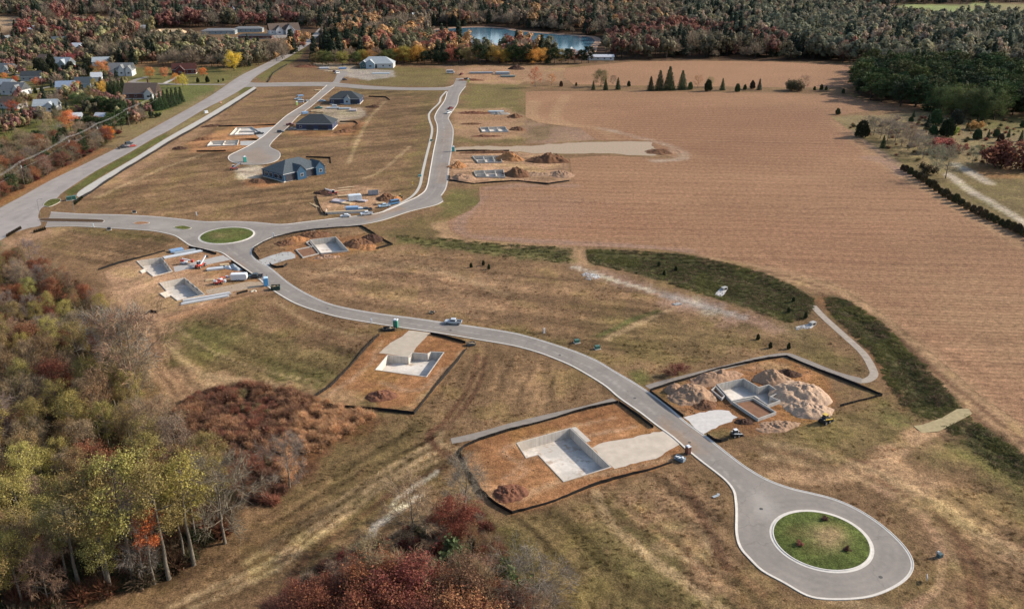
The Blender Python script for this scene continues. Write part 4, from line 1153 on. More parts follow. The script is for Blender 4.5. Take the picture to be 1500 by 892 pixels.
pile((803,236), 13, 7.5, 4.2, 'brown', R_(-8), 'large dark brown mound near the gravel track', 1.2, seed=24)
pile((822,256), 7, 9, 1.8, 'tan', .5, 'clods heaped in the far right corner of the spoil lot', 1.8, seed=25)
pile((785,256), 10, 5, 1.2, 'pink', 0, 'flat pinkish spoil in the middle of the spoil lot', 1.0, seed=26)
pile((715,224), 18, 3, 1.2, 'brown', 0, 'long low brown ridge under the gravel track', 1.6, seed=27)
pile((696,166), 14, 4, 1.6, 'red', 0, 'reddish rubble ridge nearest the bend of the north street', 1.8, seed=28)
pile((732,167), 9, 4, 1.6, 'grey', 0, 'grey rubble strip between reddish spoil heaps', 1.8, seed=29)
pile((754,172), 6, 5, 2.2, 'brown', .2, 'brown heap at the right end of the rubble strip', 1.5, seed=30)
pile((690,182), 9, 2.6, 1.1, 'brown', 0, 'low brown ridge behind the shallow foundation', 1.5, seed=31)
pile((758,190), 6, 5, 2.4, 'brown', -.5, 'brown heap right of the shallow foundation', 1.3, seed=32)
pile((713,200), 10, 2.5, 1, 'red', 0, 'low reddish ridge in front of the shallow foundation', 1.5, seed=33)
pile((757,101), 9, 8, 3.6, 'dark', 0, 'dark mound at the far end of the top lots', 1.2, seed=34)
pile((690,118), 14, 4, 1.4, 'red', 0, 'reddish spoil at the top end of the north street', 1.6, seed=35)
pile((966,223), 9, 9, 1.2, 'brown', 0, 'brown spoil at the end of the gravel track', 1.7, seed=36)
pile((984,222), 8, 8, .8, 'tan', 0, 'tan spoil beyond the end of the gravel track', 1.5, seed=37)
pile((380,266), 7, 4.5, 1.6, 'brown', R_(-20), 'brown heap in front of the slate blue duplex', 1.2, seed=38)
pile((505,193), 10, 4, 1.8, 'brown', R_(40), 'long brown heap right of the middle dark-roofed house', 1.4, seed=39)
pile((546,157), 6, 4, 1.8, 'dark', 0, 'dark heap beside the upper dark-roofed house', 1.2, seed=40)
pile((475,282), 6, 4, 2.0, 'dark', .2, 'dark heap behind the red lift on the framing lot', 1.3, seed=41)
pile((566,291), 5, 6, 2.2, 'brown', -.4, 'brown clod heap on the right of the framing lot', 1.8, seed=42)
pile((578,293), 4, 4, 1.8, 'orange', 0, 'orange heap next to the parked blue trucks', 1.2, seed=43)
pile((448,98), 12, 7, 2, 'red', 0, 'reddish spoil near the white top house', 1.6, seed=44)
pile((262,218), 5, 4, 1.4, 'dark', 0, 'dark clods at the left end of the lower slab lot', 1.5, seed=45)
pile((296,205), 7, 3, 1.4, 'brown', R_(30), 'brown ridge by the upper slab lot', 1.4, seed=46)
pile((309,185), 8, 3, 1.2, 'dark', R_(35), 'dark ridge above the upper slab lot', 1.4, seed=47)

# ------------------------------------------------------------------ silt fences
MAT_SILT = M('silt_fabric', c(40,36,34), .9, .25, 1.0)
MAT_STAKE = M('wooden_stake', c(150,118,84), .9)
def silt_fence(px, label, h=.85, smooth=False, group='black silt fences round the lots'):
    P = [Vector(A2(p)) for p in px]
    o0 = P[0].copy()
    P = [p - o0 for p in P]
    pts = []
    for a, b in zip(P[:-1], P[1:]):
        k = max(1, int((b - a).length / 1.6))
        for j in range(k):
            q = a.lerp(b, j / k)
            pts.append(q + Vector((random.uniform(-.1, .1), random.uniform(-.1, .1))))
    pts.append(P[-1])
    t = empty('silt_fence', (o0.x, o0.y, 0))
    tag(t, label, 'silt fence', group)
    fb, sk = MB(), MB()
    for i in range(len(pts) - 1):
        a, b = pts[i], pts[i + 1]
        d = (b - a).normalized(); nn = Vector((-d.y, d.x)) * .03
        lean = Vector((random.uniform(-.06, .06), random.uniform(-.06, .06)))
        ha, hb = h * (0.9 + .2 * math.sin(i * 12.9)), h * (0.9 + .2 * math.sin((i + 1) * 12.9))
        vs = []
        for (p, z) in ((a, -.15), (b, -.15), (b, hb), (a, ha)):
            for s in (-1, 1):
                q = p + nn * s
                vs.append((q.x, q.y, z))
        fb.add(vs, [(0, 2, 4, 6), (1, 7, 5, 3), (6, 4, 5, 7), (0, 6, 7, 1), (2, 3, 5, 4)])
        if i % 1 == 0:
            sk.box(a.x + nn.x * 3, a.y + nn.y * 3, (ha + .12) / 2, .06, .06, ha + .3)
    fb.build('fabric', MAT_SILT, t)
    s = sk.build('stakes', MAT_STAKE, t)
    s['kind'] = 'stuff'
    return t
silt_fence([(905,590),(851,602),(799,617),(750,630),(702,645),(679,655),(673,663),(684,685),(705.5,721),(728,741),(750,752.5),(805.6,737),(871,711),(927,695),(959,687),(984,678)], 'black silt fence round the orange dirt lot of the big basement')
silt_fence([(906,590),(921,600),(937,612),(957,627)], 'short black silt fence along the street by the wide gravel drive')
silt_fence([(555,491),(535,512),(510,540),(485,566),(450,588.5),(500,596),(545,600),(607,606.5),(640,565),(665,536),(684,511)], 'black silt fence round three sides of the lot below the pickup')
silt_fence([(631,490),(650,494),(682,503)], 'short black silt fence beside the drive below the pickup')
silt_fence([(952,573),(1000,558),(1050,541.5),(1125,526.5),(1152,523),(1200,543),(1250,563),(1292,579.5),(1262,587),(1230,596)], 'long black silt fence behind the pale mounds ending in a sharp corner')
silt_fence([(952,574),(975,593),(1001,611)], 'black silt fence along the street beside the tan earth mounds')
silt_fence([(1035,638),(1047,646),(1056,648),(1066,645)], 'short black silt fence in the grass beside the white gravel drive')
silt_fence([(380,380),(372,371),(373,364),(385,356),(402,348.5),(429,342.5),(458,338),(488,334.5),(529,332),(549,344),(575,359),(551,365.5)], 'black silt fence round the corner lot opposite the roundabout')
silt_fence([(395,387),(399,390.5),(405,392.5),(415,392),(421,388)], 'short black silt fence below the white concrete drive of the corner lot')
silt_fence([(144,396),(175,386),(210,377),(242,368)], 'long straight black silt fence left of the twin basements')
silt_fence([(277,363),(288,365),(299,367.5),(317,373)], 'black silt fence between roundabout and lumber stacks')
silt_fence([(339,384),(353,394),(369,404)], 'black silt fence along the street behind the white trailer')
silt_fence([(186,459.5),(200,461),(215,460.5),(222,457),(230,459)], 'short loose silt fence at the bottom of the twin lots near the wood')
silt_fence([(347,431.5),(356,429),(363,427.5)], 'very short silt fence right of the long white panels')
silt_fence([(668,222),(700,221.5),(746,221.5)], 'black silt fence along the gravel track above the farther pale foundation')
silt_fence([(658.5,257),(659,265),(694,270),(759,265.5),(803,270.5),(834,265.5)], 'black silt fence along the bottom of the spoil lot')
silt_fence([(463,288),(467,299),(473,311),(480,316)], 'black silt fence at the left of the framing lot')
silt_fence([(288,222.5),(310,222.5),(331,221.5)], 'dark silt fence below the lower slab lot')
silt_fence([(320,186),(360,185),(404,183.5)], 'dark silt fence above the upper slab lot')
silt_fence([(498,179),(520,179),(524,182),(518,187)], 'dark silt fence behind the middle dark-roofed house')
silt_fence([(448,231),(484,232),(485,240)], 'dark silt fence right of the slate blue duplex')
silt_fence([(540,142),(566,143),(571,147)], 'dark silt fence near the upper dark-roofed house')
# the long dark fence beside the highway footpath
silt_fence([(111,296),(130,285),(175,254.5),(225,224.5),(252,207.5),(280,192),(305,177.5),(330,162),(354,146.5),(376,132)], 'very long dark silt fence along the highway footpath', 1.25, group=None)
silt_fence([(393,121),(400,108),(412,100),(421,95)], 'dark silt fence along the highway above the cross street', 1.2, group=None)

# ------------------------------------------------------------------ rock aprons of the drain outlets in the swale
MAT_ROCK = M('riprap', c(216,210,204), .9, .3, 1.4, .2, 0, .1)
ROCKM = []
for k in range(4):
    bm = bmesh.new(); bmesh.ops.create_icosphere(bm, subdivisions=1, radius=.5)
    for v in bm.verts: v.co *= random.uniform(.7, 1.2); v.co.z *= .7
    me = bpy.data.meshes.new('rock'); bm.to_mesh(me); bm.free(); me.materials.append(MAT_ROCK); ROCKM.append(me)
def rock_apron(px_poly, label, big=.9, pipe=None):
    P = w_(px_poly)
    n = len(P); ox, oy = sum(p[0] for p in P) / n, sum(p[1] for p in P) / n
    t = empty('rock_apron', (ox, oy, 0)); tag(t, label, 'rocks')
    V = [(p[0] - ox, p[1] - oy) for p in P]
    zb = min(ground_z(ox, oy) + .5, .15)
    MB().prism(V, -1.4, zb).build('stone_bed', MAT_ROCK, t)
    xs = [p[0] for p in V]; ys = [p[1] for p in V]
    k = 0
    for _ in range(900):
        x, y = random.uniform(min(xs), max(xs)), random.uniform(min(ys), max(ys))
        if not bool(inside(np.array([x]), np.array([y]), V)[0]): continue
        o = link('rock', ROCKM[k % 4], t, (x, y, zb + .06), random.uniform(0, 6)); o.scale = [random.uniform(.5, 1) * big] * 3
        k += 1
        if k > 70: break
    if pipe:
        q = Vector(A2(pipe)) - Vector((ox, oy))
        MB().box(q.x, q.y, zb + .4, 2.2, 1.4, 1.2, .6).build('pipe_end', MAT_SLAB, t)
        MB().box(q.x, q.y, zb + .45, 1.3, 1.5, .7, .6).build('pipe_mouth', M('painted_pipe_shade', c(40,40,42), .9), t)  # solid block, its dark colour paints the shade inside the pipe
rock_apron([(1041,436),(1054,421),(1060,418),(1066,420),(1062,427),(1049,440),(1044,441)], 'pale stone apron slanting across the dark green swale', .6, (1061,421.5))
rock_apron([(1161,480),(1180,476),(1191,473),(1194,476),(1188,481),(1168,484)], 'narrow pale stone apron at the right end of the swale', .6, (1190,476))
rock_apron([(852,403),(858,399.5),(872,402),(880,406),(870,411),(860,411)], 'roundish pale rock patch at the left end of the swale', .9)
rock_apron([(984,446),(993,443.5),(999,446),(990,448)], 'small pale stone scrap in the meadow', .6)
# erosion mat laid over the ditch
MAT_MAT = M('straw_mat', c(190,170,124), .95, .2, .8, .1, 0, .03)
mp = w_([(1338,624),(1352,622),(1380,612),(1402,599),(1419,598.5),(1424,606),(1400,619),(1375,632),(1350,634)])
ox, oy = mp[0]
mb = MB(); n = len(mp)
mb.prism([(p[0] - ox, p[1] - oy) for p in mp], -.12, .10)
tag(mb.build('erosion_mat', MAT_MAT), 'straw yellow erosion mat bridging the dark ditch', 'mat').location = (ox, oy, 0)
# ------------------------------------------------------------------ vehicles
GLASS = M('window_glass', (.03, .04, .05), .08, .05, 1, .6)
TYRE = M('tyre_rubber', (.02, .02, .02), .85)
RIM = M('wheel_rim', (.35, .35, .36), .35, .05, 1, .5, .6)
LAMP = M('headlight', (.7, .7, .68), .2)
REDL = M('tail_light', (.4, .02, .02), .3)
def paintm(name, rgb): return M('paint_' + name, rgb, .35, .04, 1.0, .5)
WHITE = paintm('white', (.62, .63, .64)); SILVER = paintm('silver', (.42, .45, .47)); BLACK = paintm('black', (.02, .022, .025)); DARK = paintm('dark_blue_grey', (.04, .055, .065))
BLUE = paintm('blue', (.06, .16, .30)); RED = paintm('red', (.42, .06, .035)); ORANGE = paintm('orange', (.60, .16, .03)); YEL = paintm('yellow', (.55, .36, .05)); GREYP = paintm('grey', (.2, .21, .22)); LBLUE = paintm('pale_blue', (.38, .5, .58)); TEAL = paintm('teal', (.05, .2, .17)); MAROON = paintm('maroon', (.16, .03, .03))
DKMET = M('dark_steel', (.05, .05, .05), .6)
def wheel(t, x, y, r=.38, w=.26):
    m = MB(); m.tube([(x, y - w / 2, r), (x, y + w / 2, r)], r, 14)
    o = m.build('wheel', TYRE, t)
    MB().tube([(x, y - w / 2 - .01, r), (x, y + w / 2 + .01, r)], r * .58, 10).build('rim', RIM, o)
def place(t, px, ang, z=0.0):
    p = at(*px); t.location = (p.x, p.y, z); t.rotation_euler = (0, 0, math.radians(ang)); return t
def car(px, ang, paint, label, kind='sedan', cat='car', group=None, scale=1.0, z=.03):
    t = empty({'sedan': 'parked_car', 'suv': 'suv', 'pickup': 'pickup_truck', 'van': 'van'}[kind], (0, 0, 0))
    tag(t, label, cat, group)
    if kind == 'pickup':
        Ln, Wd = 5.9, 2.0
        MB().side([(-2.95, .45), (2.85, .45), (2.95, .75), (2.85, 1.05), (1.35, 1.15), (-1.0, 1.15), (-1.0, .75), (-2.8, .75), (-2.8, .45)], -Wd / 2, Wd / 2).build('body', paint, t, bevel=.04)
        for s in (-1, 1): MB().box(-1.95, s * .94, .95, 1.95, .11, .5).build('bed_side', paint, t)
        MB().box(-2.9, 0, .95, .1, 1.98, .5).build('tailgate', paint, t)
        MB().box(-1.9, 0, .78, 1.8, 1.7, .05).build('bed_floor', DKMET, t)
        MB().side([(-1.0, 1.14), (1.4, 1.14), (.75, 1.82), (-.85, 1.86)], -.86, .86).build('cab', paint, t, bevel=.05)
        MB().side([(.80, 1.80), (1.41, 1.17), (1.44, 1.17), (.84, 1.82)], -.78, .78).build('windscreen', GLASS, t)
        for s in (-1, 1): MB().side([(-.85, 1.2), (1.1, 1.2), (.68, 1.72), (-.8, 1.75)], s * .87 - .012, s * .87 + .012).build('side_window', GLASS, t)
        MB().box(-.97, 0, 1.5, .05, 1.4, .4).build('rear_window', GLASS, t)
        wx, r = (1.85, -1.85), .40
    else:
        if kind == 'suv':
            Ln, Wd, H1, H2 = 4.8, 1.9, 1.0, 1.75; top = [(-2.3, H1), (1.15, H1), (.55, H2), (-2.05, H2)]
        elif kind == 'van':
            Ln, Wd, H1, H2 = 5.6, 2.0, 1.15, 2.3; top = [(-2.78, H1), (2.3, H1), (1.6, H2), (-2.7, H2)]
        else:
            Ln, Wd, H1, H2 = 4.7, 1.8, .9, 1.42; top = [(-1.9, H1), (1.15, H1), (.45, H2), (-1.2, H2)]
        h = Ln / 2
        MB().side([(-h, .4), (h - .1, .4), (h, .65), (h - .12, H1 - .1), (top[1][0], H1 + .02), (top[0][0], H1 + .02), (-h + .04, H1 - .04)], -Wd / 2, Wd / 2).build('body', paint, t, bevel=.05)
        MB().side([(a, b) for a, b in top], -Wd / 2 + .1, Wd / 2 - .1).build('cab', paint, t, bevel=.06)
        dx = .03
        MB().side([(top[2][0] + dx, H2 - .06), (top[1][0] + .0, H1 + .06), (top[1][0] + .035, H1 + .06), (top[2][0] + dx + .05, H2 - .05)], -Wd / 2 + .18, Wd / 2 - .18).build('windscreen', GLASS, t)
        MB().side([(top[3][0] - .04, H2 - .08), (top[3][0] - .01, H2 - .08), (top[0][0] + .02, H1 + .08), (top[0][0] - .03, H1 + .08)], -Wd / 2 + .18, Wd / 2 - .18).build('rear_window', GLASS, t)
        for s in (-1, 1):
            y = s * (Wd / 2 - .1)
            MB().side([(top[0][0] + .3, H1 + .08), (top[1][0] - .22, H1 + .08), (top[2][0] - .05, H2 - .12), (top[3][0] + .12, H2 - .12)], y - .012, y + .012).build('side_window', GLASS, t)
        wx, r = (h * .62, -h * .62), .34
    for x in wx:
        for s in (-1, 1): wheel(t, x, s * (Wd / 2 - .12), r)
    for s in (-1, 1):
        MB().box(Ln / 2 - .05, s * (Wd / 2 - .3), .75, .14, .36, .18).build('headlight', LAMP, t)
        MB().box(-Ln / 2 + .02, s * (Wd / 2 - .2), .85, .08, .2, .26).build('tail_light', REDL, t)
    MB().box(Ln / 2, 0, .5, .14, Wd * .94, .2).build('bumper', DKMET, t)
    place(t, px, ang, z); t.scale = (scale,) * 3
    return t
car((664,474), 172, SILVER, 'silver pickup truck standing in the middle of the street above the stepped basement', 'pickup', 'pickup', z=.03)
car((537,315), 200, WHITE, 'white pickup with blue tint on the street beside the framing lot', 'pickup', 'pickup')
car((536,309), 200, DARK, 'dark pickup parked behind the white pickup by the framing lot', 'pickup', 'pickup', z=.0)
car((506,318), 188, WHITE, 'small white car at the kerb left of the white pickup', 'sedan')
car((563,303.5), 205, LBLUE, 'pale blue pickup at the street edge beside the clod heap', 'pickup', 'pickup')
car((577,299.5), 215, BLUE, 'blue and white van parked furthest up the bend beside the framing lot', 'van', 'van')
car((374,407), 185, DARK, 'dark pickup hitched near the white cargo trailer by the twin basements', 'pickup', 'pickup')
car((180,217.5), 48, BLACK, 'black pickup on the highway edge, nearest of the three vehicles by the utility poles', 'pickup', 'pickup')
car((189,211.5), 48, DARK, 'dark car between black pickup and red car on the highway', 'suv')
car((194,215.5), 230, RED, 'red car on the highway verge beside the dark car', 'sedan')
car((684,117), 10, BLACK, 'black truck at the top end of the north street', 'pickup', 'pickup')
car((657,166.5), 60, WHITE, 'white truck standing in the bend of the north street', 'pickup', 'pickup')
car((660,160), 60, MAROON, 'maroon pickup behind the white truck in the bend of the north street', 'pickup', 'pickup')
car((440,151), 190, WHITE, 'white van parked on the grass left of the western street', 'van', 'van')
car((437,146.5), 200, LBLUE, 'pale blue pickup parked on the grass behind the white van', 'pickup', 'pickup')
car((450,149), 60, GREYP, 'grey car at the kerb beside the white van', 'sedan')
car((380,197), 20, BLACK, 'black pickup between the upper slab and the western street', 'pickup', 'pickup')
car((472,149.5), 10, LBLUE, 'pale blue truck in front of the upper dark-roofed house', 'pickup', 'pickup')
car((467,159.5), 10, TEAL, 'teal truck on the drive below the upper dark-roofed house', 'pickup', 'pickup')
car((425,184), 15, MAROON, 'maroon pickup at the left wall of the middle dark-roofed house', 'pickup', 'pickup')
car((428,191), 15, GREYP, 'grey trailer truck at the corner of the middle dark-roofed house', 'pickup', 'pickup')
car((411,194.5), 10, DARK, 'dark car on the kerb across from the upper slab', 'suv')
car((494,108), 60, WHITE, 'white van on the top pad of the western street', 'van', 'van')
car((491,106), 20, MAROON, 'maroon car on the top pad beside the white van', 'suv')
car((505,118), 10, DARK, 'dark car at the corner of the cross street', 'suv')
car((676,110), 70, MAROON, 'maroon truck among the spoil at the top of the north street', 'pickup', 'pickup')
car((660,108), 5, WHITE, 'white box van at the far left end of the top lots', 'van', 'van', scale=1.4)
car((345,58), 20, WHITE, 'white car in the far school car park', 'sedan'); car((362,57), 20, DARK, 'dark car in the far school car park', 'sedan')

def base_thing(name, label, cat, px, ang, group=None, z=0.0):
    t = empty(name, (0, 0, 0)); tag(t, label, cat, group); place(t, px, ang, z); return t
def toilet(px, ang, col, label, roof=None):
    t = base_thing('portable_toilet', label, 'portable toilet', px, ang)
    MB().box(0, 0, 1.1, 1.15, 1.15, 2.1).build('cabin', col, t, bevel=.04)
    MB().box(0, 0, 2.24, 1.2, 1.2, .22, 0, .7).build('roof', roof or WHITE, t)
    MB().box(.59, 0, 1.05, .04, .8, 1.8).build('door', roof or WHITE, t)
    MB().box(0, 0, .06, 1.25, 1.25, .12).build('skid', DKMET, t)
    MB().cyl(-.4, -.4, 2.2, 2.7, .06, n=8).build('vent_pipe', DKMET, t)
    return t
t = toilet((390,418.5), 200, paintm('toilet_blue', (.08, .28, .52)), 'bright blue portable toilet at the kerb below the dark pickup', paintm('toilet_roof', (.45, .62, .75))); t.scale = (1.5,) * 3
toilet((1007.5,664), 120, paintm('toilet_brown', (.12, .05, .035)), 'brown portable toilet with white roof on the kerb by the big orange lot')
toilet((580,479.5), 80, paintm('toilet_green', (.04, .20, .14)), 'green portable toilet with white top at the kerb left of the stepped basement drive').scale = (1.3,) * 3
toilet((664,222), 10, paintm('toilet_teal', (.06, .32, .32)), 'teal portable toilet where the gravel track leaves the north street').scale = (1.4,) * 3
toilet((359,237.5), 30, paintm('toilet_teal2', (.05, .30, .24)), 'teal green portable toilet on the small western cul-de-sac').scale = (1.5,) * 3
toilet((435,154.5), 30, paintm('toilet_lime', (.35, .45, .15)), 'lime green portable toilet by the western street').scale = (1.3,) * 3
toilet((686,121), 10, paintm('toilet_yellow', (.45, .48, .12)), 'yellow green portable toilet at the top of the north street').scale = (1.4,) * 3

def dumpster(px, ang, col, label, ln=5.0, wd=2.3, h=1.5, fill=None):
    t = base_thing('dumpster', label, 'dumpster', px, ang)
    for s in (-1, 1):
        MB().box(0, s * wd / 2, h / 2 + .1, ln, .08, h).build('side_wall', col, t)
        MB().box(s * ln / 2, 0, h / 2 + .1, .08, wd - .08, h).build('end_wall', col, t)
        r = MB()
        for k in range(7): r.box(-ln / 2 + .35 + k * (ln - .7) / 6, s * (wd / 2 + .07), h / 2 + .1, .1, .08, h - .1)
        r.build('ribs', col, t)
    MB().box(0, 0, .16, ln - .1, wd - .1, .1).build('floor', DKMET, t)
    if fill:
        m = MB()
        for k in range(14): m.box(random.uniform(-ln * .4, ln * .4), random.uniform(-wd * .35, wd * .35), h * .75 + random.uniform(-.2, .2), random.uniform(.5, 1.6), .3, .12, random.uniform(0, 3), 1, random.uniform(-.4, .4))
        o = m.build('scrap', fill, t); o['kind'] = 'stuff'
    return t
SCRAP = M('scrap_wood', c(190,164,128), .9)
dumpster((570,483.5), 5, M('dumpster_dark', (.035, .04, .038), .6), 'low dark dumpster beside the green portable toilet', 3.8, 2.0, .8, SCRAP)
dumpster((404,424), 10, M('dumpster_green', (.02, .05, .04), .6), 'dark green dumpster at the street edge right of the blue portable toilet', 3.2, 2.2, 1.5, SCRAP)
dumpster((690,505.5), 15, M('dumpster_grey', (.09, .095, .1), .6), 'small grey dumpster at the right end of the short fence below the pickup', 2.6, 1.7, .8, SCRAP)
dumpster((996,674), -40, M('dumpster_blue', (.16, .2, .24), .6), 'small blue grey dumpster behind the brown portable toilet', 2.4, 1.4, .9, M('scrap_white', (.55, .57, .58), .8))
dumpster((547,285), 8, M('dumpster_steel', (.30, .31, .33), .6), 'pale grey dumpster standing at the back of the framing lot', 5.2, 2.6, 2.0, SCRAP)

def telehandler(px, ang, label, col=RED, boom=.35, sc=1.0):
    t = base_thing('telehandler', label, 'telehandler', px, ang)
    MB().side([(-2.2, .7), (2.3, .7), (2.3, 1.15), (-.2, 1.4), (-2.2, 1.6)], -.75, .75).build('body', col, t, bevel=.05)
    MB().box(-.2, .62, 1.95, 1.5, .85, 1.3, 0, .85).build('cab', GLASS, t)
    MB().box(-.2, .62, 2.63, 1.4, .8, .1).build('cab_roof', WHITE, t)
    MB().box(1.0, -.25, 2.15, 6.2, .4, .5, 0, 1, -boom).build('boom', WHITE, t)
    MB().box(3.9, -.25, 2.15 + math.sin(boom) * 3.1 - .5, .35, 1.3, 1.0).build('carriage', DKMET, t)
    for s in (-1, 1): MB().box(4.5, -.25 + s * .45, 2.15 + math.sin(boom) * 3.1 - .95, 1.3, .14, .08).build('fork', DKMET, t)
    for x in (-1.5, 1.5):
        for s in (-1, 1): wheel(t, x, s * .95, .62, .45)
    t.scale = (sc,) * 3
    return t
telehandler((294,391.5), 70, 'red and white telehandler between the twin basements with its boom raised', RED, .6)
telehandler((488,285.5), 190, 'red telehandler at the back of the framing lot beside the dark heap', RED, .4)
telehandler((343,249), 20, 'red telehandler in the field below the small western cul-de-sac', RED, .5)
def lift(px, ang, label, c1, c2):
    t = base_thing('boom_lift', label, 'lift', px, ang)
    MB().box(0, 0, .8, 2.6, 1.6, .8).build('chassis', c1, t, bevel=.05)
    MB().box(-.6, 0, 1.6, 1.4, 1.3, .8).build('turret', c2, t, bevel=.05)
    MB().box(1.2, 0, 1.9, 3.8, .35, .35, 0, 1, .25).build('boom', c1, t)
    MB().box(3.3, 0, 1.3, .9, 1.5, 1.0).build('basket', c2, t)
    for x in (-.9, .9):
        for s in (-1, 1): wheel(t, x, s * .8, .42, .3)
    return t
lift((270,387), 5, 'white and red lift on the upper twin drive', WHITE, RED)
lift((318,416.5), 10, 'red and white lift on the gravel beside the lower twin basement, left one', RED, WHITE).scale = (.9,) * 3
lift((325,413.5), 60, 'red lift with white boom right of its twin near the lower basement', RED, WHITE).scale = (.9,) * 3
def skid_steer(px, ang, label, c1, c2):
    t = base_thing('skid_steer', label, 'loader', px, ang)
    MB().side([(-1.2, .4), (.8, .4), (.9, .9), (-.2, 1.1), (-1.3, 1.3)], -.55, .55).build('body', c1, t, bevel=.04)
    MB().box(-.1, 0, 1.55, 1.1, 1.0, 1.1, 0, .85).build('cab', GLASS, t)
    MB().box(-.1, 0, 2.12, 1.05, 1.0, .08).build('cab_roof', c2, t)
    for s in (-1, 1): MB().box(.4, s * .72, 1.05, 2.6, .14, .2, 0, 1, .22).build('lift_arm', c2, t)
    MB().side([(1.55, .1), (2.2, .1), (1.75, .75), (1.55, .75)], -.85, .85).build('bucket', DKMET, t)
    for x in (-.75, .55):
        for s in (-1, 1): wheel(t, x, s * .78, .4, .3)
    return t
skid_steer((1077,639), 20, 'small white and dark skid steer on the grass beside the white gravel drive', BLACK, WHITE)
t = skid_steer((1208,619), 35, 'yellow skid steer with dark body right of the pale earth mounds', BLACK, YEL); t.scale = (1.25,) * 3
skid_steer((586,291), 200, 'yellow skid steer at the right edge of the framing lot', BLACK, YEL)
skid_steer((344,249 - 9), 20, 'orange loader beside the western drive', BLACK, ORANGE) if False else None
def cargo_trailer(px, ang, label, ln=6.0, wd=2.4, h=2.3, col=WHITE):
    t = base_thing('cargo_trailer', label, 'trailer', px, ang)
    MB().side([(-ln / 2, .5), (ln / 2 - .2, .5), (ln / 2, .9), (ln / 2, h + .2), (ln / 2 - .35, h + .5), (-ln / 2, h + .5)], -wd / 2, wd / 2).build('body', col, t, bevel=.04)
    MB().box(ln / 2 + .7, 0, .5, 1.5, .16, .14).build('tongue', DKMET, t)
    MB().box(-ln / 2 - .02, 0, h / 2 + .5, .06, wd - .2, h - .2).build('rear_door', M('door_grey', (.4, .41, .42), .5), t)
    for x in (-.4, .4):
        for s in (-1, 1): wheel(t, x - .4, s * wd / 2, .36, .24)
    return t
cargo_trailer((351,410.5), 5, 'white cargo trailer parked on the gravel behind the dark pickup')
cargo_trailer((520,294.5), 20, 'big pale blue white trailer in the middle of the framing lot', 6.5, 3.0, 2.8, M('house_wrap', (.5, .56, .6), .6))
# stacks of lumber, panels and forms
WOOD = M('fresh_lumber', c(226,194,146), .85, .18, 1.5); PLY = M('plywood', c(214,178,128), .85, .14, 1.0); WHP = M('white_panels', c(228,232,236), .6, .08, .6); PINKW = M('wrapped_lumber', c(222,206,206), .6, .1, .8); BLUEW = M('blue_wrap', c(150,186,224), .6, .1, .8); GREYW = M('grey_plastic', c(186,194,198), .4, .1, .6)
def stack(px, ang, ln, wd, rows, cols, mat, label, lay=.25, name='lumber_stack', cat='lumber', group=None, jit=.06):
    t = base_thing(name, label, cat, px, ang, group)
    w = wd / cols
    for r in range(rows):
        for k in range(cols):
            MB().box(random.uniform(-jit, jit) * 3, -wd / 2 + (k + .5) * w, lay * (r + .5) + .12 + .01 * r, ln * random.uniform(.93, 1), w * .93, lay * .95, random.uniform(-.01, .01)).build('bundle' if lay > .2 else 'board', mat, t)
    for s in (-.35, 0, .35): MB().box(ln * s, 0, .06, .1, wd, .12).build('bearer', WOOD, t)
    return t
stack((259,368), 35, 5.5, 3.2, 3, 3, BLUEW, 'blue white wrapped panels at the top corner of the upper twin lot')
stack((268,373.5), 35, 16, 2.4, 2, 2, WHP, 'long white forms below the blue white panels near the roundabout', .22)
stack((271,369.5), 33, 9, 1.6, 2, 2, GREYW, 'grey forms between the blue white panels and the long white forms', .25)
stack((303,437), 28, 17, .9, 2, 1, WHP, 'upper of two very long white panels lying below the lower twin basement', .4)
stack((301,440.5), 28, 17, .9, 2, 1, WHP, 'lower of two very long white panels lying below the lower twin basement', .3)
stack((316,395), 20, 6.5, 2.2, 2, 2, WHP, 'white panel stack in the dirt left of the grey plastic heap', .35)
stack((329,390), 15, 3.5, 2.0, 3, 2, WOOD, 'small lumber pile behind the white panel stack', .25)
stack((313,410), 20, 6, 2.4, 1, 6, PLY, 'yellowish boards laid out above the red lifts', .15)
stack((276,437.5), 30, 5, .8, 1, 3, WOOD, 'thin loose boards at the left end of the long white panels', .12)
stack((497,296), -25, 7.5, 4, 3, 3, PINKW, 'pinkish wrapped lumber at the left of the framing lot')
stack((508,299), -20, 5, 3, 2, 5, WOOD, 'pale boards piled right of the pinkish wrapped lumber', .3)
stack((507,275.5), 25, 9, 1.2, 1, 4, WOOD, 'long boards laid out furthest back on the framing lot', .2)
stack((499,280), 25, 11, 1.4, 1, 4, WOOD, 'long boards laid out next to the red telehandler of the framing lot', .2)
stack((507,287.5), 15, 9, 1.6, 2, 4, WOOD, 'boards stacked in the middle back of the framing lot', .2)
stack((520,285), 10, 6, 1.4, 1, 4, PLY, 'pale boards behind the pale blue trailer', .2)
stack((531,295), -15, 4.5, 2.6, 2, 2, PINKW, 'pinkish bundle right of the pale blue trailer')
stack((516,309), 8, 6.5, 3.0, 4, 2, BLUEW, 'pale blue stacked panels on the near side of the framing lot', .5)
stack((526,308.5), 8, 3.5, 2.4, 3, 2, WHP, 'white stacked panels right of the pale blue panels', .45)
stack((459,301), -55, 9, .5, 1, 2, WOOD, 'left of two thin board bundles in the grass left of the framing lot', .15)
stack((463.5,302), -55, 9, .5, 1, 2, WOOD, 'right of two thin board bundles in the grass left of the framing lot', .15)
stack((557,299.5), 10, 4, 3, 2, 2, PLY, 'yellowish bundle beside the clod heap of the framing lot', .4)
stack((462,164), 20, 7, 3.0, 2, 4, WOOD, 'fresh lumber behind the middle dark-roofed house, left pile', .5)
stack((469,165.5), 10, 5, 2.6, 2, 3, WOOD, 'fresh lumber behind the middle dark-roofed house, right pile', .5)
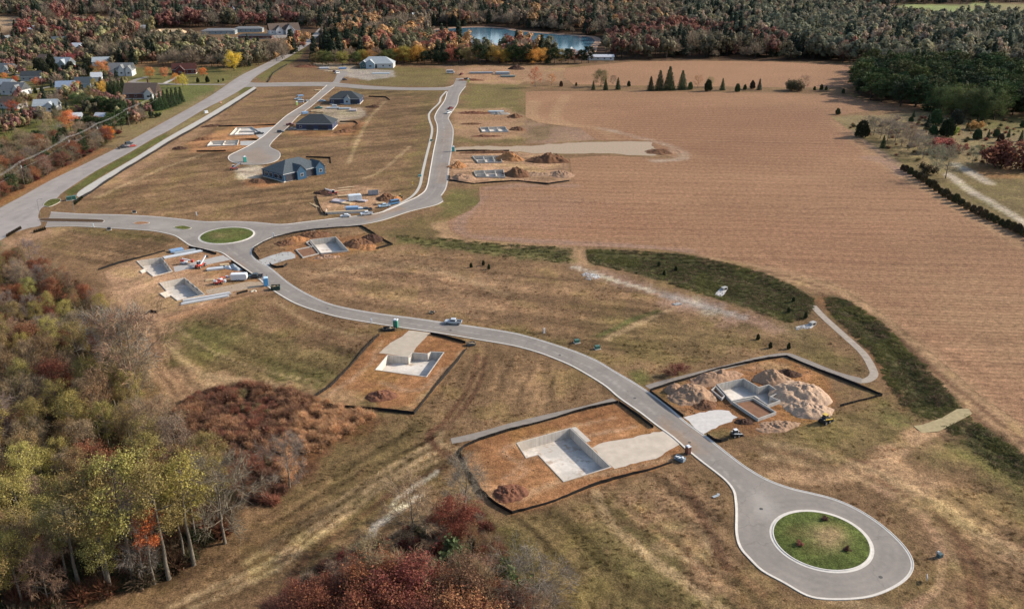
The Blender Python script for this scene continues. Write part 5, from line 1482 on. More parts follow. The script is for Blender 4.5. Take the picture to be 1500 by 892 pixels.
stack((447,167), 30, 5, 2.4, 3, 2, BLUEW, 'pale wrapped bundles at the kerb beside the middle dark-roofed house', .5)
stack((488,159), 8, 10, 4, 2, 3, GREYW, 'grey panels on the pad below the upper dark-roofed house', .3)
stack((505,160), 4, 9, 5, 2, 3, GREYW, 'broad pale grey panels right on the pad below the upper dark-roofed house', .35)
stack((517,163), 4, 6, 4, 3, 2, PINKW, 'pinkish wrapped bundles at the right of that upper pad', .4)
stack((490,157), 8, 4, 2, 3, 2, WHP, 'white bundle standing left on that upper pad', .5)
stack((440,141.5), 30, 5, 3, 2, 2, BLUEW, 'blue white bundles on the grass above the parked vans', .5)
stack((466,133), 20, 6, 3, 1, 3, WOOD, 'tan lumber at the kerb near the cross street', .5)
stack((475,101), 10, 10, 5, 2, 3, WHP, 'white wrapped bundles left on the top pad', .6)
stack((489,102), 15, 8, 4, 2, 3, WOOD, 'tan lumber in the middle of the top pad', .5)
stack((502,101.5), 10, 8, 4, 3, 2, BLUEW, 'pale blue bundles near the white top house', .5)
stack((487,105.5), 15, 9, 3, 1, 3, PLY, 'plywood sheets at the front of the top pad', .4)
stack((558,108), 3, 18, 9, 1, 4, GREYW, 'broad grey slabs in front of the white top house', .3)
stack((705,108), 3, 24, 3, 2, 2, GREYW, 'long grey panels at the left of the top spoil lots', .7)
stack((736,109), 3, 14, 6, 3, 3, GREYW, 'grey panels in the middle of the top spoil lots', .7)
stack((744,113), 3, 14, 5, 2, 3, M('grey_green_panels', c(150,160,150), .7), 'grey green panels at the right of the top spoil lots', .7)
stack((727,165), 5, 12, 5, 2, 4, GREYW, 'grey rubble panels amid the reddish ridge', .5)
stack((364,189), 25, 4, 2, 3, 2, WHP, 'white bundle on the upper slab', .4) if False else None
# plastic sheeting heap near the street
def heap(px, ang, ln, wd, h, mat, label, name, cat, seed):
    rs = np.random.RandomState(seed)
    n, m = 24, 10
    V, F = [], []
    for i in range(n + 1):
        for j in range(m + 1):
            u, v = i / n * 2 - 1, j / m * 2 - 1
            z = h * (1 - abs(u) ** 3) * (1 - abs(v) ** 2.2)
            V.append([u * ln / 2, v * wd / 2 + .25 * math.sin(u * 4 + seed), z])
    V = np.array(V)
    V[:, 2] = V[:, 2] * (.5 + fbm(V[:, 0], V[:, 1], 1.2, 3, seed)) - .02
    for i in range(n):
        for j in range(m):
            a = i * (m + 1) + j
            F.append((a, a + m + 1, a + m + 2, a + 1))
    p = at(*px)
    o = link(name, mesh_np(name, V, F, mat), None, (p.x, p.y, 0), math.radians(ang))
    return tag(o, label, cat)
heap((344,393), -40, 8, 2.4, 1.3, GREYW, 'curved heap of grey white plastic at the kerb behind the white trailer', 'plastic_heap', 'plastic heap', 3)
heap((334,393), -30, 5, 1.8, 1.0, WHP, 'white plastic heap left of the curved grey one', 'plastic_heap', 'plastic heap', 5)
heap((371,426.5), 10, 2.5, 1.5, .6, M('sand_bags', c(214,200,170), .9), 'small pale sandbag heap below the lower twin drive', 'sandbag_heap', 'sandbags', 7)
# floor deck and foundation wall of the house being framed
t = base_thing('floor_deck', 'pale foundation wall edging the near side of the framing lot', 'foundation', (508,313), 8)
MB().box(0, 0, .55, 20, .35, 1.1).build('wall', MAT_WALL, t); MB().box(-9.8, 3, .55, .35, 5.6, 1.1).build('wall', MAT_WALL, t); MB().box(0, .5, 1.16, 20.2, 1.2, .1).build('sill_plate', WOOD, t)
# small things along the street
def box_on_pad(px, ang, sx, sy, sz, col, label, name, cat, pad=None, capcol=None):
    t = base_thing(name, label, cat, px, ang)
    MB().box(0, 0, .08, sx * 1.3, sy * 1.3, .16).build('pad', pad or MAT_CONC, t)
    MB().box(0, 0, .16 + sz / 2, sx, sy, sz).build('cabinet', col, t, bevel=.04)
    MB().box(0, 0, .2 + sz, sx * 1.04, sy * 1.04, .08).build('lid', capcol or col, t)
    return t
TGREEN = M('utility_green', (.05, .13, .10), .5)
for px, lab in (((845,502), 'green utility box beside the street right of the pickup'), ((875,511), 'pale utility box in the grass right of the green one'), ((797,488), 'white utility marker by the upper kerb'), ((108,292.5), 'large green utility cabinet at the highway junction'), ((102,293.5), 'grey utility cabinet left of the large green one'), ((401,347), 'white utility post at the fence corner opposite the roundabout'), ((544,473.5), 'white hydrant marker on the lower kerb left of the green toilet'), ((632,207), 'green utility box beside the north footpath, upper'), ((615,259), 'teal utility box beside the north footpath, lower'), ((604,271), 'yellowish marker beside the north footpath'), ((137,333), 'white sign post on the south kerb of the entry road'), ((288,316), 'white marker in the grass above the roundabout'), ((197,312), 'dark utility box above the entry road'), ((160,337), 'dark drain cover box south of the entry road')):
    if 'cabinet' in lab: box_on_pad(px, 20, 2.4, 1.8, 1.7, TGREEN if 'green' in lab else GREYP, lab, 'utility_cabinet', 'cabinet')
    elif 'post' in lab or 'marker' in lab:
        box_on_pad(px, 20, .5, .35, 1.5, YEL if 'yellow' in lab else WHITE, lab, 'marker_post', 'marker')
    else: box_on_pad(px, 20, 1.5, 1.2, .9, TGREEN if 'green' in lab else TEAL if 'teal' in lab else DKMET if 'dark' in lab else GREYW, lab, 'utility_box', 'utility box')
box_on_pad((302,166), 40, 2.6, 1.7, 1.5, WHITE, 'white cabinet standing on the highway footpath', 'utility_cabinet', 'cabinet')
t = base_thing('meter_pedestal', 'dark utility pedestal in bare soil right of the turning circle', 'pedestal', (1376,816), 20)
MB().box(0, 0, .5, 1.1, .9, 1.0).build('cabinet', M('pedestal_teal', (.05, .09, .10), .5), t, bevel=.05)
MB().box(-.3, .25, 1.2, .5, .4, .5).build('meter', GREYW, t)
MB().cyl(0, 0, -.1, .06, 1.6, 1.3, 16).build('gravel_ring', MAT_GRAVEL, t)
t = base_thing('lot_sign', 'small white lot sign in the grass below the dark pedestal', 'sign', (1357,851), -20)
MB().box(0, 0, .5, .06, .08, 1.0).build('post', WOOD, t); MB().box(0, 0, 1.0, .08, 1.5, .7).build('board', WHP, t)
t = base_thing('paper_scrap', 'pale debris scrap on the grass left of the turning circle neck', 'debris', (1048,727), 10)
MB().box(0, 0, .12, 1.6, .7, .08, .3).build('sheet', GREYW, t); MB().box(.9, .5, .16, .8, .6, .06, 1.1).build('sheet', GREYW, t)
t = base_thing('traffic_barrel', 'orange traffic barrel on the highway verge', 'barrel', (323,152), 0)
MB().cyl(0, 0, 0, 1.4, .8, .65, 14).build('barrel', ORANGE, t); MB().cyl(0, 0, .5, .8, .78, .75, 14).build('reflective_band', WHITE, t); MB().cyl(0, 0, -.02, .12, 1.0, .9, 14).build('base', TYRE, t)
t = base_thing('debris_pile', 'small dark debris pile by the upper kerb above the pickup', 'debris', (634,458.5), 10)
for k in range(9): MB().box(random.uniform(-1.2, 1.2), random.uniform(-.8, .8), .3, random.uniform(.6, 1.6), .3, .25, random.uniform(0, 3), 1, random.uniform(-.5, .5)).build('scrap', [SCRAP, DKMET, M('scrap_brown', c(120,96,74), .9)][k % 3], t)
# ------------------------------------------------------------------ street lamps and power line
POLEW = M('pole_wood', c(150,132,112), .9); LAMPM = M('lamp_metal', (.16, .16, .16), .5)
for k, (px, ang, lab) in enumerate((((59,317), 0, 'slim dark lamp post at the junction corner, left of the entry road'), ((109,311), 0, 'slim lamp post behind the footpath curve at the junction'))):
    t = base_thing('street_lamp', lab, 'street lamp', px, 20 + ang)
    MB().cyl(0, 0, 0, 8, .11, .07, 8).build('pole', LAMPM, t); MB().tube([(0, 0, 7.9), (.9, 0, 8.3), (1.9, 0, 8.3)], .06, 6).build('arm', LAMPM, t); MB().box(2.1, 0, 8.27, .8, .35, .14).build('lamp_head', LAMPM, t)
ppx = [(-14,303), (36,271), (105,231), (146,210), (190,186), (236,160)]
labs = ['far left', 'with a pale bracket near the dark roadside bushes', 'standing mid roadside wood', 'right of the roadside wood above the vehicles', 'in the conifers behind the roadside', 'by the conifer row at the brown-roofed house']
tops = []
for (px, lab) in zip(ppx, labs):
    t = base_thing('power_pole', 'wooden power pole ' + lab, 'power pole', px, 45)
    MB().cyl(0, 0, -.5, 13, .19, .13, 8).build('pole', POLEW, t); MB().box(0, 0, 12.2, .14, 2.6, .16).build('crossarm', POLEW, t)
    MB().cyl(.3, .25, 9.2, 10.4, .28, .28, 10).build('transformer', GREYW, t)
    for s in (-1.1, 0, 1.1): MB().cyl(0, s, 12.28, 12.55, .06, .05, 6).build('insulator', WHITE, t)
    ca, sa = math.cos(math.radians(45)), math.sin(math.radians(45))
    tops.append([Vector((t.location.x - sa * s, t.location.y + ca * s, 12.5)) for s in (-1.1, 0, 1.1)] + [Vector((t.location.x, t.location.y, 9.0))])
t = empty('power_line', tops[0][0]); tag(t, 'overhead wires running along the highway poles', 'power line')
WIRE = M('wire', c(190,188,184), .6)
for s in range(4):
    pts = []
    for a, b in zip(tops[:-1], tops[1:]):
        for k in range(8):
            u = k / 8; p = a[s].lerp(b[s], u); p.z -= 1.0 * 4 * u * (1 - u); pts.append(p - t.location)
    pts.append(tops[-1][s] - t.location)
    MB().tube(pts, .03, 4).build('wire', WIRE, t)

# ------------------------------------------------------------------ houses
SHING = {k: M('shingles_' + k, v, .9, .2, 1.2, .15, 0, .02) for k, v in dict(slate=c(96,106,112), dark=c(74,80,84), grey=c(140,142,142), brown=c(122,104,92), pale=c(186,194,198), white=c(226,228,232), red=c(96,58,52), blue=c(150,168,192)).items()}
SIDE = {k: M('siding_' + k, v, .75, .07, .8) for k, v in dict(blue=c(48,94,128), navy=c(66,78,112), teal=c(78,112,112), white=c(232,230,228), grey=c(168,178,178), paleblue=c(176,200,214), brick=c(128,82,68), tan=c(206,172,128), red=c(112,52,46), ply=c(222,176,124)).items()}
TRIM = M('white_trim', c(236,236,238), .5, .04); BAY_SHADE = M('painted_bay_shade', (.035, .035, .045), .7); WDARK = M('dark_window', (.03, .035, .045), .15, .05, 1, .5)  # near-black paint stands for the shade inside the open garage bays
def roof_mesh(t, w, d, eave, rise, mat, kind='hip', over=.5, name='roof', ox=0, oy=0, th=.22, ridge_in=None):
    """a roof on a w x d body with its ridge along x"""
    hw, hd = w / 2 + over, d / 2 + over
    ri = (ridge_in if ridge_in is not None else d / 2) if kind == 'hip' else 0
    a = [(-hw, -hd, eave), (hw, -hd, eave), (hw, hd, eave), (-hw, hd, eave)]
    r = [(-hw + ri, 0, eave + rise), (hw - ri, 0, eave + rise)]
    top = [(x + ox, y + oy, z) for x, y, z in a + r]
    bot = [(x, y, z - th) for x, y, z in top]
    f = [(0, 1, 5, 4), (1, 2, 5), (2, 3, 4, 5), (3, 0, 4)]
    fs = f + [tuple(6 + i for i in q[::-1]) for q in f] + [(1, 0, 6, 7), (2, 1, 7, 8), (3, 2, 8, 9), (0, 3, 9, 6)]
    return MB().add(top + bot, fs).build(name, mat, t)
def gable_body(m, w, d, h, rise, ox=0, oy=0, z0=-.3):
    """box with triangular ends at x = +-w/2 (ridge along x)"""
    v = []
    for x in (-w / 2, w / 2):
        v += [(x + ox, -d / 2 + oy, z0), (x + ox, d / 2 + oy, z0), (x + ox, d / 2 + oy, h), (x + ox, oy, h + rise), (x + ox, -d / 2 + oy, h)]
    return m.add(v, [(0, 1, 2, 3, 4)[::-1], (5, 6, 7, 8, 9), (0, 1, 6, 5)[::-1], (1, 2, 7, 6)[::-1], (2, 3, 8, 7)[::-1], (3, 4, 9, 8)[::-1], (4, 0, 5, 9)[::-1]])
def window(t, x, y, z, w, h, axis='x', out=1):
    """framed window on a wall facing along -y/+y (axis x) or -x/+x (axis y)"""
    if axis == 'x':
        o = MB().box(x, y, z, w + .24, .10, h + .24).build('window', TRIM, t); MB().box(x, y + out * .045, z, w, .05, h).build('pane', WDARK, o)
    else:
        o = MB().box(x, y, z, .10, w + .24, h + .24).build('window', TRIM, t); MB().box(x + out * .045, y, z, .05, w, h).build('pane', WDARK, o)
def front_gable(t, x, y, w, d, h, rise, sid, roof, win=True):
    """a cross gable whose ridge runs along y, standing on the front (towards -y)"""
    m = MB(); v = []
    for yy in (y, y + d):
        v += [(x - w / 2, yy, -.3), (x + w / 2, yy, -.3), (x + w / 2, yy, h), (x, yy, h + rise), (x - w / 2, yy, h)]
    m.add(v, [(0, 1, 2, 3, 4), (5, 9, 8, 7, 6), (0, 5, 6, 1), (1, 6, 7, 2), (4, 9, 5, 0)])
    m.build('front_gable', sid, t)
    o = .35; th = .18; v = []
    s = rise / (w / 2)
    for yy in (y - o, y + d):
        v += [(x - w / 2 - o, yy, h - o * s + .05), (x, yy, h + rise + .05), (x + w / 2 + o, yy, h - o * s + .05)]
    v += [(a, b, z + th) for a, b, z in v]
    MB().add(v, [(6, 7, 10, 9), (7, 8, 11, 10), (0, 3, 4, 1), (1, 4, 5, 2), (0, 1, 7, 6), (1, 2, 8, 7), (3, 9, 10, 4), (4, 10, 11, 5), (0, 6, 9, 3), (2, 5, 11, 8)]).build('gable_roof', roof, t)
    b = MB()
    for sgn in (-1, 1):
        p0 = Vector((x + sgn * (w / 2 + .2), y - .06, h)); p1 = Vector((x, y - .06, h + rise))
        b.tube([p0, p1], .16, 4)
    b.build('bargeboard', TRIM, t)
    if win: window(t, x, y - .04, h * .55, w * .3, 1.4, 'x', -1)
def house(px, ang, w, d, eave, rise, sid, roof, label, kind='gable', windows=3, gables=(), garage=(), chimney=False, name='house', cat='house', found=True, trim=True, group=None):
    t = base_thing(name, label, cat, px, ang, group)
    m = MB()
    if kind == 'hip': m.box(0, 0, eave / 2 - .15, w, d, eave + .1)
    else: gable_body(m, w, d, eave, rise)
    m.build('wall', sid, t)
    if found: MB().box(0, 0, .1, w + .16, d + .16, .9).build('foundation_wall', MAT_WALL, t)
    r = roof_mesh(t, w, d, eave + .06, rise * (1 + 1.0 / d) if kind != 'hip' else rise, roof, kind, .5)
    if trim:
        f = MB()
        for s in (-1, 1):
            f.box(0, s * (d / 2 + .52), eave - .05, w + 1.0, .06, .26)
        f.build('fascia', TRIM, t)
    for s in (-1, 1):
        for k in range(windows):
            x = -w / 2 + (k + .5) * w / windows
            if s < 0 and any(abs(x - g[0]) < g[1] / 2 + .8 for g in list(gables) + list(garage)): continue
            window(t, x, s * (d / 2 + .02), eave * .55, 1.5, 1.3, 'x', s)
        for k in range(2): window(t, s * (w / 2 + .02), -d / 4 + k * d / 2, eave * .55, 1.2, 1.3, 'y', s)
    for g in gables: front_gable(t, g[0], -d / 2 - g[2], g[1], g[2] + d * .35, eave, g[3], sid if len(g) < 5 else g[4], roof)
    for g in garage: MB().box(g[0], -d / 2 - (g[2] if len(g) > 2 else 0) - .03, eave * .42, g[1], .12, eave * .8).build('bay_shade_panel', g[3] if len(g) > 3 else BAY_SHADE, t)  # dark panel on the wall, painting in the shade of an open bay
    if chimney: MB().box(w * .2, d * .1, eave + rise * .9, 1.0, .8, rise * 1.1).build('chimney', SIDE['brick'], r)
    return t
# the new street
def centre(a, w, d, ang):
    """photo point of the front-left corner -> photo centre is not needed: returns world centre"""
    p = Vector(A2(a)); r = math.radians(ang); u = Vector((math.cos(r), math.sin(r))); v = Vector((-u.y, u.x))
    return p + u * w / 2 + v * d / 2
def put_corner(t, corner, w, d, ang):
    q = centre(corner, w, d, ang); t.location = (q.x, q.y, 0)
t = house((430,250), 50, 27, 19, 4.4, 5.0, SIDE['blue'], SHING['slate'], 'slate blue duplex with grey hip roof and two white-trimmed gables beside the small western cul-de-sac', 'hip', 0,
          gables=((-2.5, 6, 1.6, 3.2), (10.3, 6, 1.6, 3.2)), garage=((-9, 6.5), (4.2, 7)))
t['label'] = 'slate blue duplex with grey hip roof and white gables by the western cul-de-sac'
put_corner(t, (416,267.5), 27, 19, 50)
for k in range(4): window(t, -13.5 - .02, -7 + k * 4.4, 2.5, 2.8, 2.2, 'y', -1)
t = house((460,180), -1, 25, 17, 4.2, 5.2, SIDE['navy'], SHING['dark'], 'middle dark-roofed new house with dark openings along the western street', 'hip', 4, garage=((6, 7), (-3, 5)))
put_corner(t, (434,190.5), 25, 17, -2)
t = house((505,145), 0, 24, 17, 4.2, 5.0, SIDE['navy'], SHING['dark'], 'upper dark-roofed new house nearest the cross street', 'hip', 5, garage=((7, 6), (-6, 5)), gables=((2, 5, 1.2, 2.6, SIDE['paleblue']),))
put_corner(t, (483,153), 24, 17, -1)
t = house((548,94), 0, 34, 18, 4.6, 6.0, SIDE['white'], SHING['pale'], 'large white wrapped new house at the top end of the western street', 'hip', 5, gables=((-6, 9, 3, 4, SIDE['paleblue']), (-13, 7, 1.5, 3, SIDE['teal'])), garage=((-1, 3),))
put_corner(t, (528,100.5), 34, 18, 3)
# older neighbourhood and far buildings
house((92,99), -10, 22, 12, 4.8, 5, SIDE['grey'], SHING['pale'], 'pale green grey house behind dark conifers in the left neighbourhood', 'gable', 4, gables=((5, 7, 2, 4),), chimney=True)
house((180,110), 5, 22, 12, 5.5, 5.5, SIDE['white'], SHING['grey'], 'grey-roofed house with tall white gables left of the round orange tree', 'gable', 4, gables=((2, 6, 3, 5), (9, 6, 4, 4)))
house((271,108), 12, 22, 12, 4.5, 5, SIDE['red'], SHING['red'], 'dark red house beside the pale drive near the highway', 'gable', 4, gables=((-3, 8, 3, 4),))
house((210,143), 2, 26, 15, 4.5, 7, SIDE['brick'], SHING['brown'], 'large brown-roofed brick house beside the conifer row', 'gable', 4, gables=((8, 7, 3, 4, SIDE['white']),), chimney=True)
house((193,143), 2, 10, 11, 3.2, 2, SIDE['white'], M('green_roof', c(96,112,104), .8), 'low green-roofed garage joined left of the brown-roofed house', 'gable', 2, name='garage', cat='garage')
house((24,138), -10, 20, 12, 4.5, 5, SIDE['white'], SHING['grey'], 'grey-roofed white house at the left end of the pale drive', 'gable', 3, gables=((6, 6, 2, 4),))
house((7,129), -10, 18, 10, 4, 3.5, SIDE['white'], SHING['pale'], 'white house with pale roof at the left picture edge', 'gable', 3)
house((98,133), 15, 15, 10, 4, 4, SIDE['white'], SHING['blue'], 'white house with pale bluish roof at the end of the pale drive', 'gable', 3)
house((124,128), 5, 14, 10, 4, 4.5, SIDE['paleblue'], SHING['slate'], 'slate-roofed pale blue house beside small orange trees', 'gable', 3)
house((143,120), 15, 9, 7, 4.5, 3.5, SIDE['white'], SHING['white'], 'narrow bright white house among golden trees', 'gable', 2)
house((42,47), 5, 18, 11, 4, 4, SIDE['white'], SHING['white'], 'left of two bright white-roofed houses far left', 'gable', 3); house((60,47), 5, 18, 11, 4, 4, SIDE['white'], SHING['white'], 'right of two bright white-roofed houses far left', 'gable', 3)
house((13,62), 80, 12, 9, 4, 4, SIDE['white'], SHING['grey'], 'small white house at the top left edge above the dark conifers', 'gable', 2)
house((250,54), 3, 42, 14, 5.5, 4.5, SIDE['ply'], M('plywood_roof', c(224,188,140), .9), 'long tan building still in bare plywood', 'hip', 7, name='plywood_building', cat='building', gables=((-12, 9, 2, 4), (12, 9, 2, 4)))
house((322,50), 4, 46, 16, 5, 2.5, SIDE['grey'], SHING['grey'], 'long low grey building right of the plywood building', 'hip', 6, name='school_building', cat='building')
house((365,47), 4, 40, 14, 5, 2.5, SIDE['grey'], SHING['grey'], 'long low grey building beside the white-gabled hall', 'hip', 6, name='school_building', cat='building')
house((375,57), 4, 44, 12, 4.5, 2, SIDE['brick'], SHING['dark'], 'low dark-roofed brick building in front of the long grey ones', 'hip', 6, name='school_building', cat='building')
house((416,50), 25, 42, 18, 6, 8, SIDE['white'], SHING['brown'], 'big white-gabled hall with brown roof near the highway', 'gable', 6, name='church_hall', cat='hall', gables=((6, 12, 6, 8), (-8, 10, 3, 6)))
house((390,30), 5, 30, 14, 5, 3, SIDE['white'], SHING['pale'], 'pale far building behind the hall', 'gable', 4, name='school_building', cat='building')
house((193,46), 0, 16, 10, 4, 4, SIDE['white'], SHING['slate'], 'small white house with slate roof in the far left woods', 'gable', 3); house((215,46), 0, 14, 10, 4, 4, SIDE['tan'], SHING['white'], 'small tan house with white roof in the far left woods', 'gable', 3); house((175,44), 0, 13, 10, 4, 4, SIDE['white'], SHING['pale'], 'pale small house left of the slate-roofed far one', 'gable', 3)
for k, (x, y, wl, rf, lab) in enumerate(((12,106,'white','grey','grey-roofed house above the left street bend'), (48,118,'grey','dark','low dark-roofed house left of the pale green grey one'), (70,92,'tan','brown','brown-roofed tan house in the trees above the street'), (150,96,'white','pale','pale-roofed house behind the grey-roofed gabled one'), (118,74,'white','white','white-roofed house in the woods above the green grey one'), (88,64,'grey','slate','slate-roofed house high in the left woods'), (205,72,'white','grey','grey-roofed house in the brown wood right of the gabled one'), (20,158,'white','brown','brown-roofed white house at the left edge below the pale drive'), (70,162,'white','pale','pale-roofed house half hidden on the lower left lawn'), (150,176,'white','white','white shed roof among the dark conifers'), (112,176,'white','white','small white outbuilding beside the bright orange tree'))):
    house((x, y), (k * 23) % 40 - 15, 17 if k < 9 else 8, 11 if k < 9 else 6, 4.2 if k < 9 else 3, 4 if k < 9 else 2, SIDE[wl], SHING[rf], lab, 'gable', 3, gables=((4, 6, 2, 3),) if k % 2 == 0 and k < 9 else ())
house((706,72), -12, 26, 14, 5.5, 5, SIDE['white'], SHING['pale'], 'white lakeside house with pale roof among dark trees', 'gable', 5, gables=((5, 9, 3, 5),))
house((730,77), 10, 22, 13, 5, 5, SIDE['grey'], SHING['white'], 'white-roofed lakeside house right of its pale neighbour', 'gable', 4, gables=((-4, 8, 3, 4),))
house((693,80), 0, 12, 9, 4, 2, SIDE['white'], SHING['pale'], 'low pale garage below the white lakeside houses', 'gable', 2, name='garage', cat='garage')
house((880,88), 0, 28, 9, 3.5, 2, SIDE['white'], SHING['white'], 'long low white shed at the field edge by the lake', 'gable', 4, name='shed', cat='shed')
house((836,84), 80, 14, 9, 5, 5, SIDE['tan'], SHING['pale'], 'tan gabled house close to the lake shore', 'gable', 3)
house((606,33), 60, 9, 8, 9, 5, SIDE['white'], SHING['white'], 'tall white boathouse tower left of the lake', 'gable', 2, name='white_tower_house', cat='house')
house((623,67), 0, 16, 10, 4, 4, SIDE['white'], SHING['pale'], 'pale house hidden in trees left of the lake', 'gable', 3)
for k, (x, y, r) in enumerate(((270,10,'white'), (285,14,'pale'), (300,9,'grey'), (314,13,'white'), (205,12,'pale'), (182,8,'white'), (345,12,'white'), (240,15,'grey'), (905,12,'pale'), (860,6,'white'))):
    lab = ['first white-roofed house of the far hamlet from the left', 'pale-roofed house in the middle of the far hamlet', 'grey-roofed house in the far hamlet', 'white-roofed house at the right of the far hamlet', 'pale house alone in the upper left woods', 'white house highest in the upper left woods', 'white house right of the far hamlet beside a tan field', 'grey house below the far hamlet', 'pale house above the far right woods', 'white house on the far top edge above the lake'][k]
    house((x, y + 6), 10 * (k % 3), 20, 12, 5, 5, SIDE['white'], SHING[r], lab, 'gable', 3)
# ------------------------------------------------------------------ trees
BARK = M('bark', c(140,126,108), .95, .3, 2.0); BARKP = M('pale_bark', c(136,124,106), .9, .25, 2.5); BARKD = M('dark_bark', c(74,62,52), .95, .3, 2.0)
LEAF = leaf_material('foliage'); LEAFI = leaf_material('foliage_instanced', True); NEEDLE = leaf_material('needles', False, .06)
rs = np.random.RandomState(5)
def segs_mesh(S, n=4):
    """frustums: rows p0(3) p1(3) r0 r1"""
    S = np.asarray(S, float)
    p0, p1, r0, r1 = S[:, :3], S[:, 3:6], S[:, 6], S[:, 7]
    d = p1 - p0; d /= np.linalg.norm(d, axis=1)[:, None] + 1e-9
    up = np.where(np.abs(d[:, 2:3]) < .9, [[0, 0, 1.]], [[1., 0, 0]])
    a = np.cross(d, up); a /= np.linalg.norm(a, axis=1)[:, None] + 1e-9
    b = np.cross(d, a)
    V = []
    for p, r in ((p0, r0), (p1, r1)):
        for k in range(n):
            t = 2 * math.pi * k / n
            V.append(p + (a * math.cos(t) + b * math.sin(t)) * r[:, None])
    V = np.stack(V, 1)                       # m, 2n, 3
    m = len(S)
    base = np.arange(m)[:, None] * 2 * n
    F = np.concatenate([base + np.array([k, (k + 1) % n, n + (k + 1) % n, n + k])[None] for k in range(n)], 0)
    return V.reshape(-1, 3), F
def quads(P, s, flat=0.0, asp=.7, nd=None, mixn=.55):
    """leaf faces at points P"""
    n = len(P)
    a = rs.normal(size=(n, 3)); a /= np.linalg.norm(a, axis=1)[:, None]
    b = rs.normal(size=(n, 3)); b[:, 2] *= (1 - flat); a[:, 2] *= (1 - flat)
    if nd is not None:
        nn = nd / (np.linalg.norm(nd, axis=1)[:, None] + 1e-9) + rs.normal(0, mixn, (n, 3))
        nn /= np.linalg.norm(nn, axis=1)[:, None] + 1e-9
        a -= nn * (a * nn).sum(1)[:, None]; a /= np.linalg.norm(a, axis=1)[:, None] + 1e-9
        b = np.cross(nn, a)
    b -= a * (a * b).sum(1)[:, None] / ((a * a).sum(1)[:, None] + 1e-9)
    b /= np.linalg.norm(b, axis=1)[:, None] + 1e-9
    s = (s * rs.uniform(.6, 1.35, n))[:, None]
    V = np.stack([P - a * s, P + b * s * asp, P + a * s, P - b * s * asp], 1).reshape(-1, 3)
    return V, np.arange(n * 4).reshape(n, 4)
def strips(P, D, w):
    """thin twigs: from P along D, width w"""
    n = len(P)
    side = np.cross(D, rs.normal(size=(n, 3))); side /= np.linalg.norm(side, axis=1)[:, None] + 1e-9
    side = side * w
    V = np.stack([P - side, P + side, P + D + side * .3, P + D - side * .3], 1).reshape(-1, 3)
    return V, np.arange(n * 4).reshape(n, 4)
def skeleton(h, r, base, limbs, lean=.03, subs=5, twigs=5, up=.55, fork=False, rt=None):
    S = []; tips = []; dirs = []
    rt = rt or h * .013 + .06
    pts = [np.array([0, 0, -.4])]
    k = 7
    off = np.zeros(2)
    for i in range(1, k + 1):
        off = off + rs.normal(0, lean, 2) * h / k * 1.5
        pts.append(np.array([off[0], off[1], h * .9 * i / k]))
    for i in range(k):
        S.append([*pts[i], *pts[i + 1], rt * (1 - .8 * i / k) * (1.25 if i == 0 else 1), rt * (1 - .8 * (i + 1) / k)])
    trunk = list(S)
    B = []
    for i in range(limbs):
        u = base + (1 - base) * (i + rs.uniform(.1, .9)) / limbs * .96
        z = u * k * .999; q = int(min(z, k - 1)); p = pts[q] + (pts[q + 1] - pts[q]) * (z - q)
        az = i * 2.4 + rs.uniform(-.5, .5)
        t = (u - base) / (1 - base)
        prof = math.sin(math.pi * (.22 + .70 * t)) ** .8
        ln = r * prof * rs.uniform(.8, 1.2)
        e = up * (.5 + .9 * t) + rs.uniform(-.15, .2)
        d = np.array([math.cos(az) * math.cos(e), math.sin(az) * math.cos(e), math.sin(e)])
        m = p + d * ln * .5; tip = m + (d + np.array([0, 0, .25])) * ln * .5
        rr = rt * (.42 - .22 * t)
        B.append([*p, *m, rr, rr * .6]); B.append([*m, *tip, rr * .6, .03])
        for j in range(subs):
            v = rs.uniform(.3, 1.0); o = p + (tip - p) * v
            d2 = d + rs.normal(0, .55, 3); d2[2] += .15; d2 /= np.linalg.norm(d2)
            l2 = ln * rs.uniform(.25, .5) + .3
            e2 = o + d2 * l2
            B.append([*o, *e2, rr * .35, .02])
            tips.append(e2); dirs.append(d2)
            for q2 in range(twigs):
                w = rs.uniform(.3, 1); o3 = o + d2 * l2 * w
                d3 = d2 + rs.normal(0, .6, 3); d3 /= np.linalg.norm(d3)
                tips.append(o3 + d3 * l2 * .35); dirs.append(d3)
        tips.append(tip); dirs.append(d)
    return trunk, B, np.array(tips), np.array(dirs)
